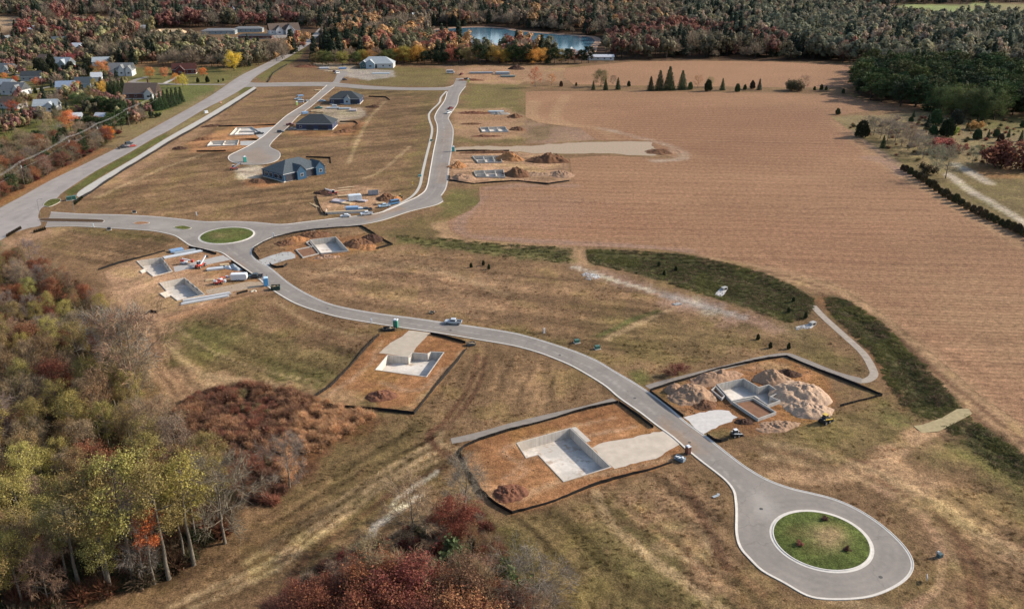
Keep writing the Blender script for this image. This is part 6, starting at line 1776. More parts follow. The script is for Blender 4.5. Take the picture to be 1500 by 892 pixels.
def proto(kind, seed):
    """returns (trunk mesh, crown mesh) about 10 m tall unless the kind says otherwise"""
    global rs
    rs = np.random.RandomState(seed)
    if kind in ('tall', 'round', 'bare', 'thin'):
        h, r, base, limbs = dict(tall=(18, 3.5, .40, 16), round=(10, 4.4, .16, 15), bare=(12, 4.2, .2, 15), thin=(19, 2.8, .5, 11))[kind]
        trunk, B, tips, dirs = skeleton(h, r, base, limbs, .035, 6, 5)
        tv, tf = segs_mesh(trunk, 7); bv, bf = segs_mesh(B, 3)
        tm = mesh_np('trunk', np.r_[tv, bv], np.r_[tf, ] if False else tf, BARK) if False else None
        # one quad mesh: trunk frustums, then limbs
        V = np.r_[tv, bv]; F = np.r_[tf, bf + len(tv)]
        tm = mesh_np('trunk', V, F, BARKP if kind == 'thin' else BARKD if kind == 'round' else BARK, True)
        if kind == 'bare':
            n = 2600
            i = rs.randint(0, len(tips), n)
            P = tips[i] + rs.normal(0, .28, (n, 3)); D = dirs[i] + rs.normal(0, .55, (n, 3)); D /= np.linalg.norm(D, axis=1)[:, None]
            D *= rs.uniform(.5, 1.3, n)[:, None]
            cv, cf = strips(P, D, .032)
        else:
            n, s, sp = dict(tall=(5200, .125, .6), round=(7500, .13, .68), thin=(3200, .125, .55))[kind]
            i = rs.randint(0, len(tips), n)
            P = tips[i] + rs.normal(0, sp, (n, 3)) * [1, 1, .7]
            cen = np.array([0, 0, h * (.62 if kind != 'round' else .5)])
            cv, cf = quads(P, s, 0, .7, (P - cen) * .25 + (P - tips[i]) * 1.2 + [0, 0, .25], .7)
            m = 700
            i = rs.randint(0, len(tips), m); D = dirs[i] + rs.normal(0, .5, (m, 3)); D *= .9
            sv, sf = strips(tips[i] - D * .3, D, .03)
            cv, cf = np.r_[cv, sv], np.r_[cf, sf + len(cv)]
        return tm, mesh_np('crown', cv, cf, LEAF)
    if kind == 'spruce':
        h, r = 10, 2.5
        tv, tf = segs_mesh([[0, 0, -.3, 0, 0, h * .97, .22, .03]], 6)
        P, D = [], []
        for z in np.arange(.5, h, .22):
            rr = r * (1 - z / h) ** .85 + .08
            k = max(5, int(rr * 8))
            a0 = rs.uniform(0, 6)
            for j in range(k):
                a = a0 + 6.283 * j / k + rs.uniform(-.2, .2)
                L_ = rr * rs.uniform(.72, 1.12)
                for u in (.25, .5, .75, .95):
                    q = L_ * u
                    P.append([math.cos(a) * q, math.sin(a) * q, z - .28 * q + .12 * q * u]); D.append([math.cos(a) * .35, math.sin(a) * .35, -.12])
        P, D = np.array(P) + rs.normal(0, .07, (len(P), 3)), np.array(D)
        cv, cf = strips(P, D + rs.normal(0, .1, D.shape), .15)
        return mesh_np('trunk', tv, tf, BARKD), mesh_np('crown', cv, cf, NEEDLE)
    if kind == 'pine':
        trunk, B, tips, dirs = skeleton(14, 3.6, .3, 18, .02, 5, 4, .15)
        tv, tf = segs_mesh(trunk, 6); bv, bf = segs_mesh(B, 3)
        n = 3200; i = rs.randint(0, len(tips), n)
        P = tips[i] + rs.normal(0, .42, (n, 3)) * [1, 1, .45]; D = dirs[i] * .4 + rs.normal(0, .3, (n, 3)); D[:, 2] += .12
        cv, cf = strips(P, D, .16)
        return mesh_np('trunk', np.r_[tv, bv], np.r_[tf, bf + len(tv)], BARKD), mesh_np('crown', cv, cf, NEEDLE)
    if kind == 'cedar':
        h, r = 5, 1.7
        tv, tf = segs_mesh([[0, 0, -.3, 0, 0, h * .8, .15, .03]], 5)
        n = 1900
        z = rs.beta(1.3, 1.7, n) * h; a = rs.uniform(0, 6.283, n)
        lob = 1 + .22 * np.sin(a * 3 + seed) * np.sin(z * 2.1 + seed)
        rr = r * np.sqrt(np.clip(1 - (z / h) ** 1.7, 0, 1)) * lob * (.55 + .45 * np.sqrt(rs.rand(n))) * (.75 + .25 * np.clip(z / .8, 0, 1))
        P = np.stack([np.cos(a) * rr, np.sin(a) * rr, z + .15], 1)
        cv, cf = strips(P, np.stack([np.cos(a) * .12, np.sin(a) * .12, np.full(n, .4)], 1) + rs.normal(0, .12, (n, 3)), .12)
        return mesh_np('trunk', tv, tf, BARKD), mesh_np('crown', cv, cf, NEEDLE)
    if kind in ('bush', 'twigbush'):
        h, r = 3.2, 2.3
        B = []; tips = []; dirs = []
        for k in range(11):
            a = rs.uniform(0, 6.283); e = rs.uniform(.5, 1.35); L_ = h * rs.uniform(.7, 1.0)
            d = np.array([math.cos(a) * math.cos(e), math.sin(a) * math.cos(e), math.sin(e)])
            p = np.array([math.cos(a) * .25, math.sin(a) * .25, -.1]); t = p + d * L_
            B.append([*p, *t, .06, .015])
            for j in range(7):
                u = rs.uniform(.35, 1); o = p + d * L_ * u; d2 = d + rs.normal(0, .6, 3); d2 /= np.linalg.norm(d2); tp = o + d2 * rs.uniform(.4, .9)
                B.append([*o, *tp, .025, .01]); tips.append(tp); dirs.append(d2)
        tips, dirs = np.array(tips), np.array(dirs)
        bv, bf = segs_mesh(B, 3)
        n = 1500; i = rs.randint(0, len(tips), n)
        P = tips[i] + rs.normal(0, .3, (n, 3)); P[:, 2] = np.abs(P[:, 2])
        if kind == 'bush': cv, cf = quads(P, .2)
        else:
            D = dirs[i] + rs.normal(0, .5, (n, 3)); D[:, 2] = np.abs(D[:, 2]); cv, cf = strips(P, D * .6, .028)
        return mesh_np('stems', bv, bf, BARKD), mesh_np('crown', cv, cf, LEAF)
PROTO = {}
for kind, nvar in (('tall', 4), ('round', 4), ('bare', 4), ('thin', 3), ('spruce', 3), ('pine', 3), ('cedar', 3), ('bush', 3), ('twigbush', 3)):
    PROTO[kind] = [proto(kind, 100 + 17 * i + len(kind)) for i in range(nvar)]
NATH = dict(tall=18, round=10.2, bare=12, thin=19, spruce=10, pine=14, cedar=5.3, bush=3.2, twigbush=3.2)
KNAME = dict(tall='deciduous_tree', round='deciduous_tree', bare='bare_tree', thin='slender_tree', spruce='spruce_tree', pine='pine_tree', cedar='cedar_shrub', bush='shrub', twigbush='bare_shrub')
KCAT = dict(tall='tree', round='tree', bare='tree', thin='tree', spruce='spruce', pine='pine', cedar='shrub', bush='shrub', twigbush='shrub')
KL = 0.98
def lc(r, g, b): return c(r, g, b, KL, .92)
pr = random.Random(3)
def plant(kind, xy, h, col, label, group=None, wide=1.0, var=None, z=None):
    """a tree of its own: thing > trunk (or stems), crown"""
    tm, cm = PROTO[kind][pr.randrange(len(PROTO[kind])) if var is None else var]
    x, y = xy
    t = empty(KNAME[kind], (x, y, (ground_z(x, y) if z is None else z)), pr.uniform(0, 6.28))
    s = h / NATH[kind]
    t.scale = (s * wide, s * wide, s)
    tag(t, label, KCAT[kind], group)
    link('stems' if 'bush' in kind else 'trunk', tm, t)
    o = link('crown', cm, t)
    j = 1 + pr.uniform(-.16, .16)
    b = [v * j * (1 + pr.uniform(-.08, .08)) for v in lc(*col)]
    if kind in ('spruce', 'pine', 'cedar'): b = [v for v in b]
    o.color = (*b, 1)
    return t
def hpx(px, hp):
    """tree height in metres from its height in photo pixels at that ground place"""
    y = px[1]
    v = (y - 446) / FPX
    # pixels per metre of a vertical height there
    d = at(*px)
    dist = math.hypot(d.y, CAMH)
    dep = math.atan2(CAMH, d.y)
    return hp / (FPX * math.cos(dep) / (dist * math.cos(dep - PITCH)) ) * 1.0
def fill(px_poly, spacing, tries=4000, avoid=(), seed=1):
    r_ = np.random.RandomState(seed)
    P = w_(px_poly)
    xs = [p[0] for p in P]; ys = [p[1] for p in P]
    n = tries
    x = r_.uniform(min(xs), max(xs), n); y = r_.uniform(min(ys), max(ys), n)
    ok = inside(x, y, P)
    for q in avoid: ok &= ~inside(x, y, q)
    out = []
    cell = {}
    for a, b in zip(x[ok], y[ok]):
        k = (int(a // spacing), int(b // spacing))
        if any((a - e) ** 2 + (b - f) ** 2 < spacing ** 2 for i in (-1, 0, 1) for j in (-1, 0, 1) for e, f in cell.get((k[0] + i, k[1] + j), ())): continue
        cell.setdefault(k, []).append((a, b)); out.append((a, b))
    return out
YG, YG2, OLV, GRB, RST, RED_, BRN, GLD, ORG, MRN, DKG, GRN, GRY = (164,146,78), (146,126,72), (138,112,76), (148,124,98), (150,96,66), (136,80,62), (120,96,72), (196,158,80), (206,132,74), (130,84,66), (64,78,50), (90,100,60), (132,120,106)
# --- the wood on the left slope: a loose mix of yellow-green, grey-brown and rust trees
inv = lambda x, y: None
def photo_of(x, y, z=0.0):
    """where a ground point shows in the photograph (to choose which kind grows where)"""
    dz = y * math.cos(PITCH) + (CAMH - z) * math.sin(PITCH)
    v = (-(z - CAMH) * math.cos(PITCH) - y * math.sin(PITCH)) / dz
    return 750 + x / dz * FPX, 446 + v * FPX
WOODLAB = dict(yg='tall yellow green leafed tree in the wood on the left slope', br='tall olive brown tree in the wood on the left slope', bare='bare grey tree in the wood on the left slope', rust='rust leafed tree in the wood on the left slope', red='red leafed tree in the wood on the left slope', thin='slender pale trunked tree in the wood on the left slope')
cnt = 0
for (x, y) in fill(W_LEFT, 5.0, 3200, seed=4):
    px, py = photo_of(x, y)
    if px < -70 or py > 960: continue
    low = (py > 700); top = py < 520
    u = pr.random()
    g = 'trees of the wood on the left slope'
    if top:
        k = 'rust' if u < .20 else 'red' if u < .30 else 'bare' if u < .60 else 'br' if u < .92 else 'yg'
    elif py < 640:
        k = 'yg' if u < .34 else 'bare' if u < .54 else 'br' if u < .88 else 'rust'
    else:
        k = 'yg' if u < .38 else 'thin' if u < .56 else 'bare' if u < .66 else 'br' if u < .95 else 'rust'
    hh = {'yg': pr.uniform(14, 20), 'br': pr.uniform(13, 19), 'bare': pr.uniform(11, 18), 'rust': pr.uniform(8, 13), 'red': pr.uniform(7, 10), 'thin': pr.uniform(16, 21)}[k]
    if top: hh *= .72
    plant({'yg': 'tall', 'br': 'tall', 'bare': 'bare', 'rust': 'round', 'red': 'round', 'thin': 'thin'}[k], (x, y), hh, {'yg': pr.choice([YG, YG2]), 'br': pr.choice([OLV, GRB]), 'bare': pr.choice([GRY, GRB]), 'rust': RST, 'red': RED_, 'thin': pr.choice([YG, YG2])}[k], WOODLAB[k], g, pr.uniform(.8, 1.05))
    cnt += 1
# trees with visible trunks along the lower edge
for px, hp, k, col, lab in (((284,826), 150, 'thin', YG, 'tall slender yellow green tree with a white trunk, rightmost along the lower wood edge'), ((247,845), 160, 'thin', YG2, 'tall slender tree with pale trunk, second from the right along the lower wood edge'), ((226,852), 100, 'thin', (206,120,60), 'small orange tree between pale trunks on the lower wood edge'), ((162,866), 165, 'thin', YG2, 'slender tree with a leaning pale trunk left of the orange one on the wood edge'), ((118,862), 150, 'thin', YG2, 'pale trunked tree at the lower left of the wood edge'), ((198,850), 170, 'tall', YG, 'broad yellow green tree standing over the middle of the lower wood edge'), ((330,796), 110, 'bare', GRY, 'bare grey tree at the corner of wood and brush'), ((424,712), 68, 'bare', GRY, 'bare tree with a dark trunk at the right tip of the brush'), ((205,590), 120, 'bare', GRB, 'broad bare tree at the wood edge beside the bare soil track'), ((190,575), 110, 'bare', GRY, 'grey bare tree left of the soil track at the wood edge')):
    plant(k, A2(px), hpx(px, hp), col, lab, None, .95)
# --- thicket at the bottom edge
for px, hp, k, col, lab in (((605,795), 82, 'bare', GRB, 'bare tree with dark limbs standing in the tan grass below the wheel tracks'), ((681,748), 66, 'bare', GRY, 'thin bare tree left of the orange lot corner'), ((665,795), 55, 'round', RED_, 'bright red tree above the grey thicket'), ((780,925), 95, 'bare', GRY, 'grey bare tree right of the maroon thicket at the bottom edge'), ((545,862), 62, 'bare', GRB, 'low bare tree left of the maroon thicket')):
    plant(k, A2(px), hpx(px, hp), col, lab)
for (px, hp, col) in (((640,800),50,GRY),((690,810),60,OLV),((720,830),62,OLV),((660,835),55,GRN),((705,860),66,GRB),((740,870),50,GRN),((625,820),40,GRB),((680,850),60,OLV)):
    plant('bare' if pr.random() < .55 else 'bush', A2(px), hpx(px, hp) * .62, col, 'grey green thicket shrub behind the maroon trees at the bottom edge', 'grey green thicket shrubs')
for k_, (px, hp) in enumerate((((520,905),80),((560,920),95),((600,930),105),((640,935),98),((680,945),112),((720,950),100),((580,890),65),((620,895),58),((660,905),72),((700,910),66),((745,935),72),((480,905),58),((440,905),48),((545,960),95),((610,985),100),((680,990),110),((740,985),90),((460,940),80),((410,930),60))):
    col = [MRN, (150,90,62), (132,74,58), (158,104,68), (120,92,68), (140,80,60)][k_ % 6]
    lab = ['maroon', 'rust orange', 'dark red', 'tan orange', 'grey brown', 'rust red'][k_ % 6] + ' leafed tree in the thicket at the bottom edge'
    plant('round', A2(px), hpx(px, hp) * pr.uniform(.66, .84), col, lab, 'thicket trees at the bottom edge', 1.1)
for px, hp in (((505,880),52),((575,905),80),((650,915),84),((705,930),80),((765,940),70)):
    plant('bare', A2(px), hpx(px, hp), GRB, 'bare branching tree rising from the thicket at the bottom edge', 'thicket bare trees at the bottom edge')
# --- roadside wood at the left of the highway
RW = [(-60,330),(0,292),(30,278),(70,256),(120,232),(150,214),(176,196),(150,186),(110,200),(60,210),(0,214),(-80,230),(-160,300)]
for i, (x, y) in enumerate(fill(RW, 6.0, 1800, seed=8)):
    k, col, lab, h = pr.choice([('round', MRN, 'maroon tree in the roadside wood left of the highway', 8), ('round', RST, 'rust tree in the roadside wood left of the highway', 8), ('round', (112,98,70), 'dull brown tree in the roadside wood left of the highway', 8), ('pine', (70,80,48), 'dark pine in the roadside wood left of the highway', 10), ('bare', GRB, 'bare brown tree in the roadside wood left of the highway', 10), ('bare', GRY, 'bare grey tree in the roadside wood left of the highway', 9), ('round', OLV, 'olive tree in the roadside wood left of the highway', 7), ('bare', GRB, 'bare brown tree in the roadside wood left of the highway', 9), ('spruce', DKG, 'dark spruce in the roadside wood left of the highway', 10)])
    plant(k, (x, y), h * pr.uniform(.75, 1.15), col, lab, 'trees of the roadside wood left of the highway', 1.05)
# --- rows and single trees of the neighbourhood
def row(items, kind, col, label, group):
    for (px, hp) in items: plant(kind, A2(px), hpx(px, hp), col, label, group, 1.0)
row([((160,141),20),((164.5,142),22),((170.5,141.5),22),((176,140.5),23),((181.5,136),22)], 'spruce', DKG, 'dark spruce in the tight row left of the brown-roofed house', 'spruce row left of the brown-roofed house')
row([((224,161),22),((230,162),24),((236,161),26),((242,159.5),26),((248,157.5),26),((254,155.5),25),((260,153),24),((266,150),22)], 'spruce', DKG, 'dark spruce in the slanting row by the highway', 'spruce row by the highway')
row([((132,166),22),((139,168),24),((146,166),24),((153,168),26),((160,170),24),((167,170),26),((174,172),26),((181,176),26),((186,182),25),((140,196),26),((152,200),28),((165,196),30),((178,190),30),((130,195),24)], 'pine', (62,74,44), 'dark green conifer in the clump below the brown-roofed house', 'conifer clump below the brown-roofed house')
row([((3,182),22),((9,183),24),((15,182),20)], 'spruce', (50,70,64), 'bluish spruce at the left picture edge', 'bluish spruces at the left edge')
row([((56,104),18),((62,108),22),((68,112),20),((76,100),20),((84,110),16),((96,112),16),((106,113),22),((118,113),18),((126,112),18),((130,106),20),((22,98),20),((37,98),15)], 'cedar', (54,58,44), 'dark conifer round the pale green grey house', 'dark conifers round the pale green grey house')
row([((8,82),22),((14,84),24),((4,88),20)], 'spruce', DKG, 'tall dark spruce in the upper left corner lawn', 'spruces on the upper left lawn')
row([((52,137),8),((62,136.5),9),((106,146),7),((95,126),8),((290,121),7),((304,121),9),((272,120),5),((327,119),4),((320,121),4)], 'cedar', (50,60,40), 'small dark cone shrub on the lawns of the left neighbourhood', 'small cone shrubs on the lawns')
for px, hp, kind, col, lab in (((220,114),14,'round',ORG,'round orange tree between the gabled house and the dark red house'), ((241,115),14,'round',(206,140,88),'tan orange tree right of the round orange tree'), ((298,112),11,'round',(214,126,60),'orange tree right of the dark red house'), ((343,104),24,'round',(222,186,60),'yellow tree beside the highway left of the wood'), ((104,192),26,'round',ORG,'bright orange tree in the lower left neighbourhood'), ((160,205),18,'round',(206,120,40),'orange tree at the edge of the conifer clump'), ((74,192),28,'tall',(186,164,120),'pale tan tree left of the bright orange tree'), ((150,112),20,'round',(204,136,84),'tan orange tree left of the gabled house'), ((114,107),10,'round',(196,66,46),'small red tree right of the pale green grey house'), ((103,96),16,'round',(150,72,66),'dark pink tree over the pale green grey house'), ((114,138),16,'round',(216,130,60),'orange tree between pale roofs'), ((7,118),10,'round',ORG,'orange tree at the left edge above the white house'), ((23,122),9,'round',(196,90,60),'red orange tree beside the street on the left'), ((54,128),12,'round',(214,122,84),'thin salmon tree by the pale drive'), ((140,136),20,'tall',(176,150,72),'golden tree around the narrow white house'), ((150,138),16,'round',(206,172,70),'golden shrub tree right of the narrow white house'), ((268,128),16,'round',(190,168,70),'yellow green tree above the slanting spruce row'), ((258,124),14,'round',(190,130,60),'amber tree above the slanting spruce row'), ((40,170),22,'tall',(170,140,110),'tan tree on the lower left lawn'), ((20,168),18,'round',(150,82,60),'red brown tree at the left edge'), ((30,160),16,'round',(120,104,66),'olive tree near the white house at the left edge'), ((114,160),20,'round',GRN,'green tree on the lawn left of the garage'), ((124,162),22,'round',GRN,'rounded green tree on the lawn beside its olive neighbour'), ((134,158),22,'round',OLV,'olive tree right of the rounded green tree'), ((87,185),24,'bare',GRB,'dark bare tree behind the bright orange tree'), ((64,183),22,'bare',GRY,'bare tree left of the pale tan tree'), ((222,170),9,'cedar',DKG,'dark shrub below the brown-roofed house'), ((210,176),10,'bush',(120,110,80),'mixed shrub at the verge below the brown-roofed house'), ((232,172),7,'bush',DKG,'dark rounded shrub on the verge by the highway'), ((212,163),11,'cedar',DKG,'dark bush touching the brown-roofed house'), ((190,160),16,'spruce',DKG,'spruce at the left wall of the green-roofed garage'), ((80,150),8,'bush',OLV,'olive hedge bush on the left lawn'), ((70,148),8,'bush',BRN,'brown hedge bush on the left lawn'), ((44,148),9,'bush',OLV,'olive bush near the pale drive')):
    plant(kind, A2(px), hpx(px, hp), col, lab)
# --- tree line between the two fields
for px, hp, lab in (((953,133),20,'leftmost of four tall spruces between the two fields'), ((966,132.5),28,'second of four tall spruces between the two fields'), ((980,132),33,'tallest of four spruces between the two fields'), ((999,131.5),27,'rightmost of four tall spruces between the two fields')):
    plant('spruce', A2(px), hpx(px, hp), DKG, lab, None, 1.15)
for px, hp, k, col, lab in (((869,132),13,'spruce',DKG,'small spruce left of the olive tree in the field tree line'), ((887,132),16,'spruce',DKG,'small spruce right of the olive tree in the field tree line'), ((905,131.5),17,'spruce',(62,80,54),'greener small spruce in the field tree line'), ((921,127),8,'cedar',DKG,'dark shrub at the right of the small spruces'), ((822,127),8,'cedar',(86,66,48),'brownish cone shrub in the field tree line'), ((844,126),5,'cedar',DKG,'lowest shrub at the left of the field tree line'), ((1011,131.5),11,'cedar',(84,98,60),'pale green shrub right of the four spruces'), ((1037,134),17,'cedar',(60,64,44),'wide dark shrub below the bare field trees'), ((1058,132.5),17,'spruce',DKG,'single spruce in the right part of the tree line'), ((1080,135),12,'cedar',DKG,'dark round shrub right of the single spruce'), ((1091,132),8,'cedar',DKG,'low dark shrub in the right part of the tree line'), ((1102,130.5),12,'cedar',(66,60,48),'dark brownish shrub in the right part of the tree line'), ((1112,132),16,'spruce',(74,84,66),'greyish spruce at the right end of the tree line'), ((784,128),26,'bare',(196,128,84),'rust coloured bare tree at the left end of the field tree line'), ((808,125),15,'bare',(206,140,84),'small rust bare tree right of the first one'), ((880,127),22,'round',(128,116,76),'olive domed tree behind the small spruces'), ((898,126),14,'bare',GRB,'bare tree behind the greener spruce'), ((1022,129),17,'bare',(190,140,104),'thin rust bare tree right of the spruces'), ((1040,128),14,'bare',(150,144,96),'greenish bare tree behind the wide dark shrub'), ((1158,133),14,'bush',(96,90,66),'dark scrub bush alone in the right tree line'), ((1166,133),15,'bush',(110,98,70),'olive scrub bush beside the dark scrub bush'), ((1178,131),18,'bare',(150,120,96),'bare scrub tree at the right tree line'), ((1193,132.5),6,'cedar',DKG,'left small round shrub near the pine wood'), ((1203,132),8,'cedar',DKG,'middle small round shrub near the pine wood'), ((1210,132.5),6,'cedar',DKG,'right small round shrub near the pine wood'), ((1235,137),7,'cedar',DKG,'dark shrub at the corner of the pine wood')):
    plant(k, A2(px), hpx(px, hp), col, lab)
# --- pine wood on the right
PINEW = [(1252,142),(1290,152),(1340,160),(1400,170),(1500,174),(1640,176),(1700,150),(1640,118),(1500,112),(1400,108),(1330,106),(1275,104),(1258,118)]
for (x, y) in fill(PINEW, 10.5, 2600, seed=21):
    px, py = photo_of(x, y)
    if px > 1580: continue
    plant('pine' if pr.random() < .8 else 'spruce', (x, y), pr.uniform(15, 25), pr.choice([(66,80,46), (78,86,48), (58,70,44), (88,92,52)]), 'dark pine of the dense wood right of the fields', 'pines of the dense wood right of the fields', 1.3)
for px, hp in (((1375,166),34),((1395,172),38),((1412,174),36),((1432,176),40),((1455,176),38),((1440,178),30)):
    plant('round', A2(px), hpx(px, hp), (84,92,54), 'dark green rounded tree along the front of the pine wood', 'rounded trees along the front of the pine wood')
# --- scrub below it
for px, hp, k, col, lab in (((1227,168),9,'cedar',DKG,'small dark shrub at the field corner near the scrub'), ((1262,201),24,'cedar',(56,58,40),'wide dark conifer at the field edge of the scrub'), ((1293,217),18,'spruce',DKG,'small dark conifer below the wide one at the field edge'), ((1338,172),11,'spruce',DKG,'dark conifer top left of the scrub clump'), ((1334,180),9,'cedar',DKG,'low dark shrub below that conifer'), ((1358,191),22,'spruce',(44,56,38),'left conifer of the dark scrub clump'), ((1370,183),22,'cedar',DKG,'back conifer of the dark scrub clump'), ((1386,200),26,'cedar',(48,56,38),'front conifer of the dark scrub clump'), ((1400,183),22,'cedar',(62,64,50),'right conifer of the dark scrub clump'), ((1366,200),16,'cedar',(52,74,44),'greenest conifer of the dark scrub clump'), ((1398,196),11,'bush',(140,150,60),'bright yellow green bush beside the scrub clump'), ((1417,190),12,'spruce',DKG,'dark conifer left of the orange bush'), ((1430,190),12,'bush',(196,140,84),'orange tan bush in the scrub'), ((1431,204),15,'cedar',DKG,'first dark conifer of the lower scrub line'), ((1447,203),13,'spruce',DKG,'second dark conifer of the lower scrub line'), ((1459,201),12,'cedar',DKG,'third dark conifer of the lower scrub line'), ((1465,209),13,'cedar',(70,58,46),'brownish conifer in front of the lower scrub line'), ((1477,201),12,'spruce',DKG,'fourth dark conifer of the lower scrub line'), ((1495,207),16,'spruce',(48,66,42),'green conifer at the right end of the scrub line'), ((1438,177),6,'cedar',DKG,'dot-like shrub on the right lawn'), ((1498,187),10,'cedar',DKG,'dark shrub at the right picture edge'), ((1378,224),20,'bush',(150,84,74),'maroon bush in the middle of the scrub'), ((1390,226),17,'bush',(140,88,74),'dull red bush beside the maroon one'), ((1480,244),36,'bush',(124,74,58),'large rust red dome bush at the right edge'), ((1462,246),26,'bush',(130,84,68),'dark red bush left of the large dome'), ((1424,239),24,'bare',(130,132,100),'grey green tree by the small pond'), ((1443,224),10,'bush',(140,140,84),'olive bush in the scrub grass'), ((1385,262),44,'bare',(128,120,96),'broad grey bare tree at the end of the hedge'), ((1370,250),34,'bare',(140,134,110),'grey green bare tree left of the broad one'), ((1356,255),14,'bush',(84,72,54),'dark brown bush under the bare trees')):
    plant(k, A2(px), hpx(px, hp), col, lab, None, 1.25 if k in ('cedar', 'bush') else 1.0)
for px, hp in (((1272,194),22),((1280,198),24),((1290,202),26),((1300,206),26),((1311,208),28),((1308,192),22),((1320,214),28),((1330,220),28),((1342,226),28),((1352,232),28),((1345,214),22),((1332,206),24),((1360,222),22)):
    plant('bare', A2(px), hpx(px, hp), pr.choice([GRY, (126,116,100), (120,106,90)]), 'grey bare tree in the scrub thicket along the field', 'grey bare trees of the scrub thicket', 1.15)
ha = smooth_line([(1322,249),(1340,259),(1360,271),(1378,284),(1400,297),(1425,311),(1450,323),(1475,334),(1500,346),(1530,362)], 6)
acc = 0; last = None
for q in ha:
    w = Vector(A2(q))
    if last is None or (w - last).length > 3.6:
        plant('cedar', (w.x, w.y), pr.uniform(3.0, 4.8), pr.choice([(82,70,50), (96,82,56), (74,72,48)]), 'dark evergreen of the hedge between corn field and scrub', 'hedge evergreens along the corn field', pr.uniform(1.3, 1.7)); last = w
# --- small plants on the meadow and in the swale
for px, lab in (((690,391), 'left of three small dark conifers in the meadow'), ((708,388), 'middle of three small dark conifers in the meadow'), ((716,393.5), 'right of three small dark conifers in the meadow'), ((965,386), 'left of three small conifers in the dark swale'), ((990,392), 'right of three small conifers in the dark swale'), ((973,398), 'lower of three small conifers in the dark swale'), ((1162,441), 'upper dark conifer at the right end of the swale'), ((1155,455), 'middle dark conifer at the right end of the swale'), ((1180,466), 'lower dark conifer at the right end of the swale'), ((1110,498), 'first of three small conifers above the grey walk'), ((1128,510), 'second of three small conifers above the grey walk'), ((1155,511), 'third of three small conifers above the grey walk')):
    plant('cedar', A2(px), 2.2, (56,66,42), lab, None, .85)
for k, (px, lab) in enumerate((((1207,763), 'reddish shrub at the back of the turning circle lawn'), ((1171,799), 'pink shrub on the left of the turning circle lawn'), ((1239,807), 'maroon shrub on the right of the turning circle lawn'))):
    plant('bush', A2(px), .75, [(104,70,62), (150,100,84), (96,58,54)][k], lab, None, 1.5, z=.35)
for i in range(9): plant('cedar', A2((11 + i * 2.4, 347 - i * 1.4)), 1.5, (74,62,46), 'low dark shrub in the row at the lower junction corner', 'shrub row at the lower junction corner')
for i in range(6): plant('cedar', A2((51 + i * 3, 341 - i * .8)), 1.5, (66,60,46), 'low dark shrub in the second row below the median', 'shrub row below the median')
for i in range(5): plant('cedar', A2((110 + i * 2.6, 300 - i * 2.2)), 1.6, (60,66,44), 'low evergreen beside the green cabinet at the junction', 'evergreens beside the green cabinet')
plant('twigbush', A2((990,549)), 3.0, (120,72,60), 'low reddish brush patch at the upper end of the grey walk', None, 1.4)
# --- front row of the lakeside woods above the top lots
for i, x in enumerate(range(462, 925, 10)):
    y = 93.5 + (1.5 if x < 560 else -2 if x > 860 else 0) + pr.uniform(-1.2, 1.2)
    if x > 868: continue
    u = pr.random()
    if 700 < x < 830: k, col, h = pr.choice([('pine', (66,76,42), 26), ('pine', (56,66,40), 26), ('spruce', DKG, 24), ('round', (146,130,60), 20), ('round', (206,150,60), 20)])
    elif 500 < x < 620: k, col, h = pr.choice([('round', (196,140,56), 22), ('round', (150,136,62), 20), ('round', (92,98,50), 20), ('bare', GRB, 20)])
    elif x >= 620: k, col, h = pr.choice([('round', (170,100,74), 20), ('pine', (54,66,42), 22), ('round', (128,110,66), 20), ('pine', (48,58,40), 22)])
    else: k, col, h = pr.choice([('round', (100,102,54), 20), ('round', OLV, 18), ('bare', GRB, 20)])
    lab = {'pine': 'dark pine along the front of the lakeside woods', 'spruce': 'dark spruce along the front of the lakeside woods', 'bare': 'bare tree along the front of the lakeside woods'}.get(k) or ('golden tree along the front of the lakeside woods' if col[0] > 190 else 'rosy brown tree along the front of the lakeside woods' if col[0] > 160 else 'olive green tree along the front of the lakeside woods')
    plant(k, A2((x, y)), hpx((x, y), h) * pr.uniform(.8, 1.1), col, lab, 'trees along the front of the lakeside woods', 1.15)
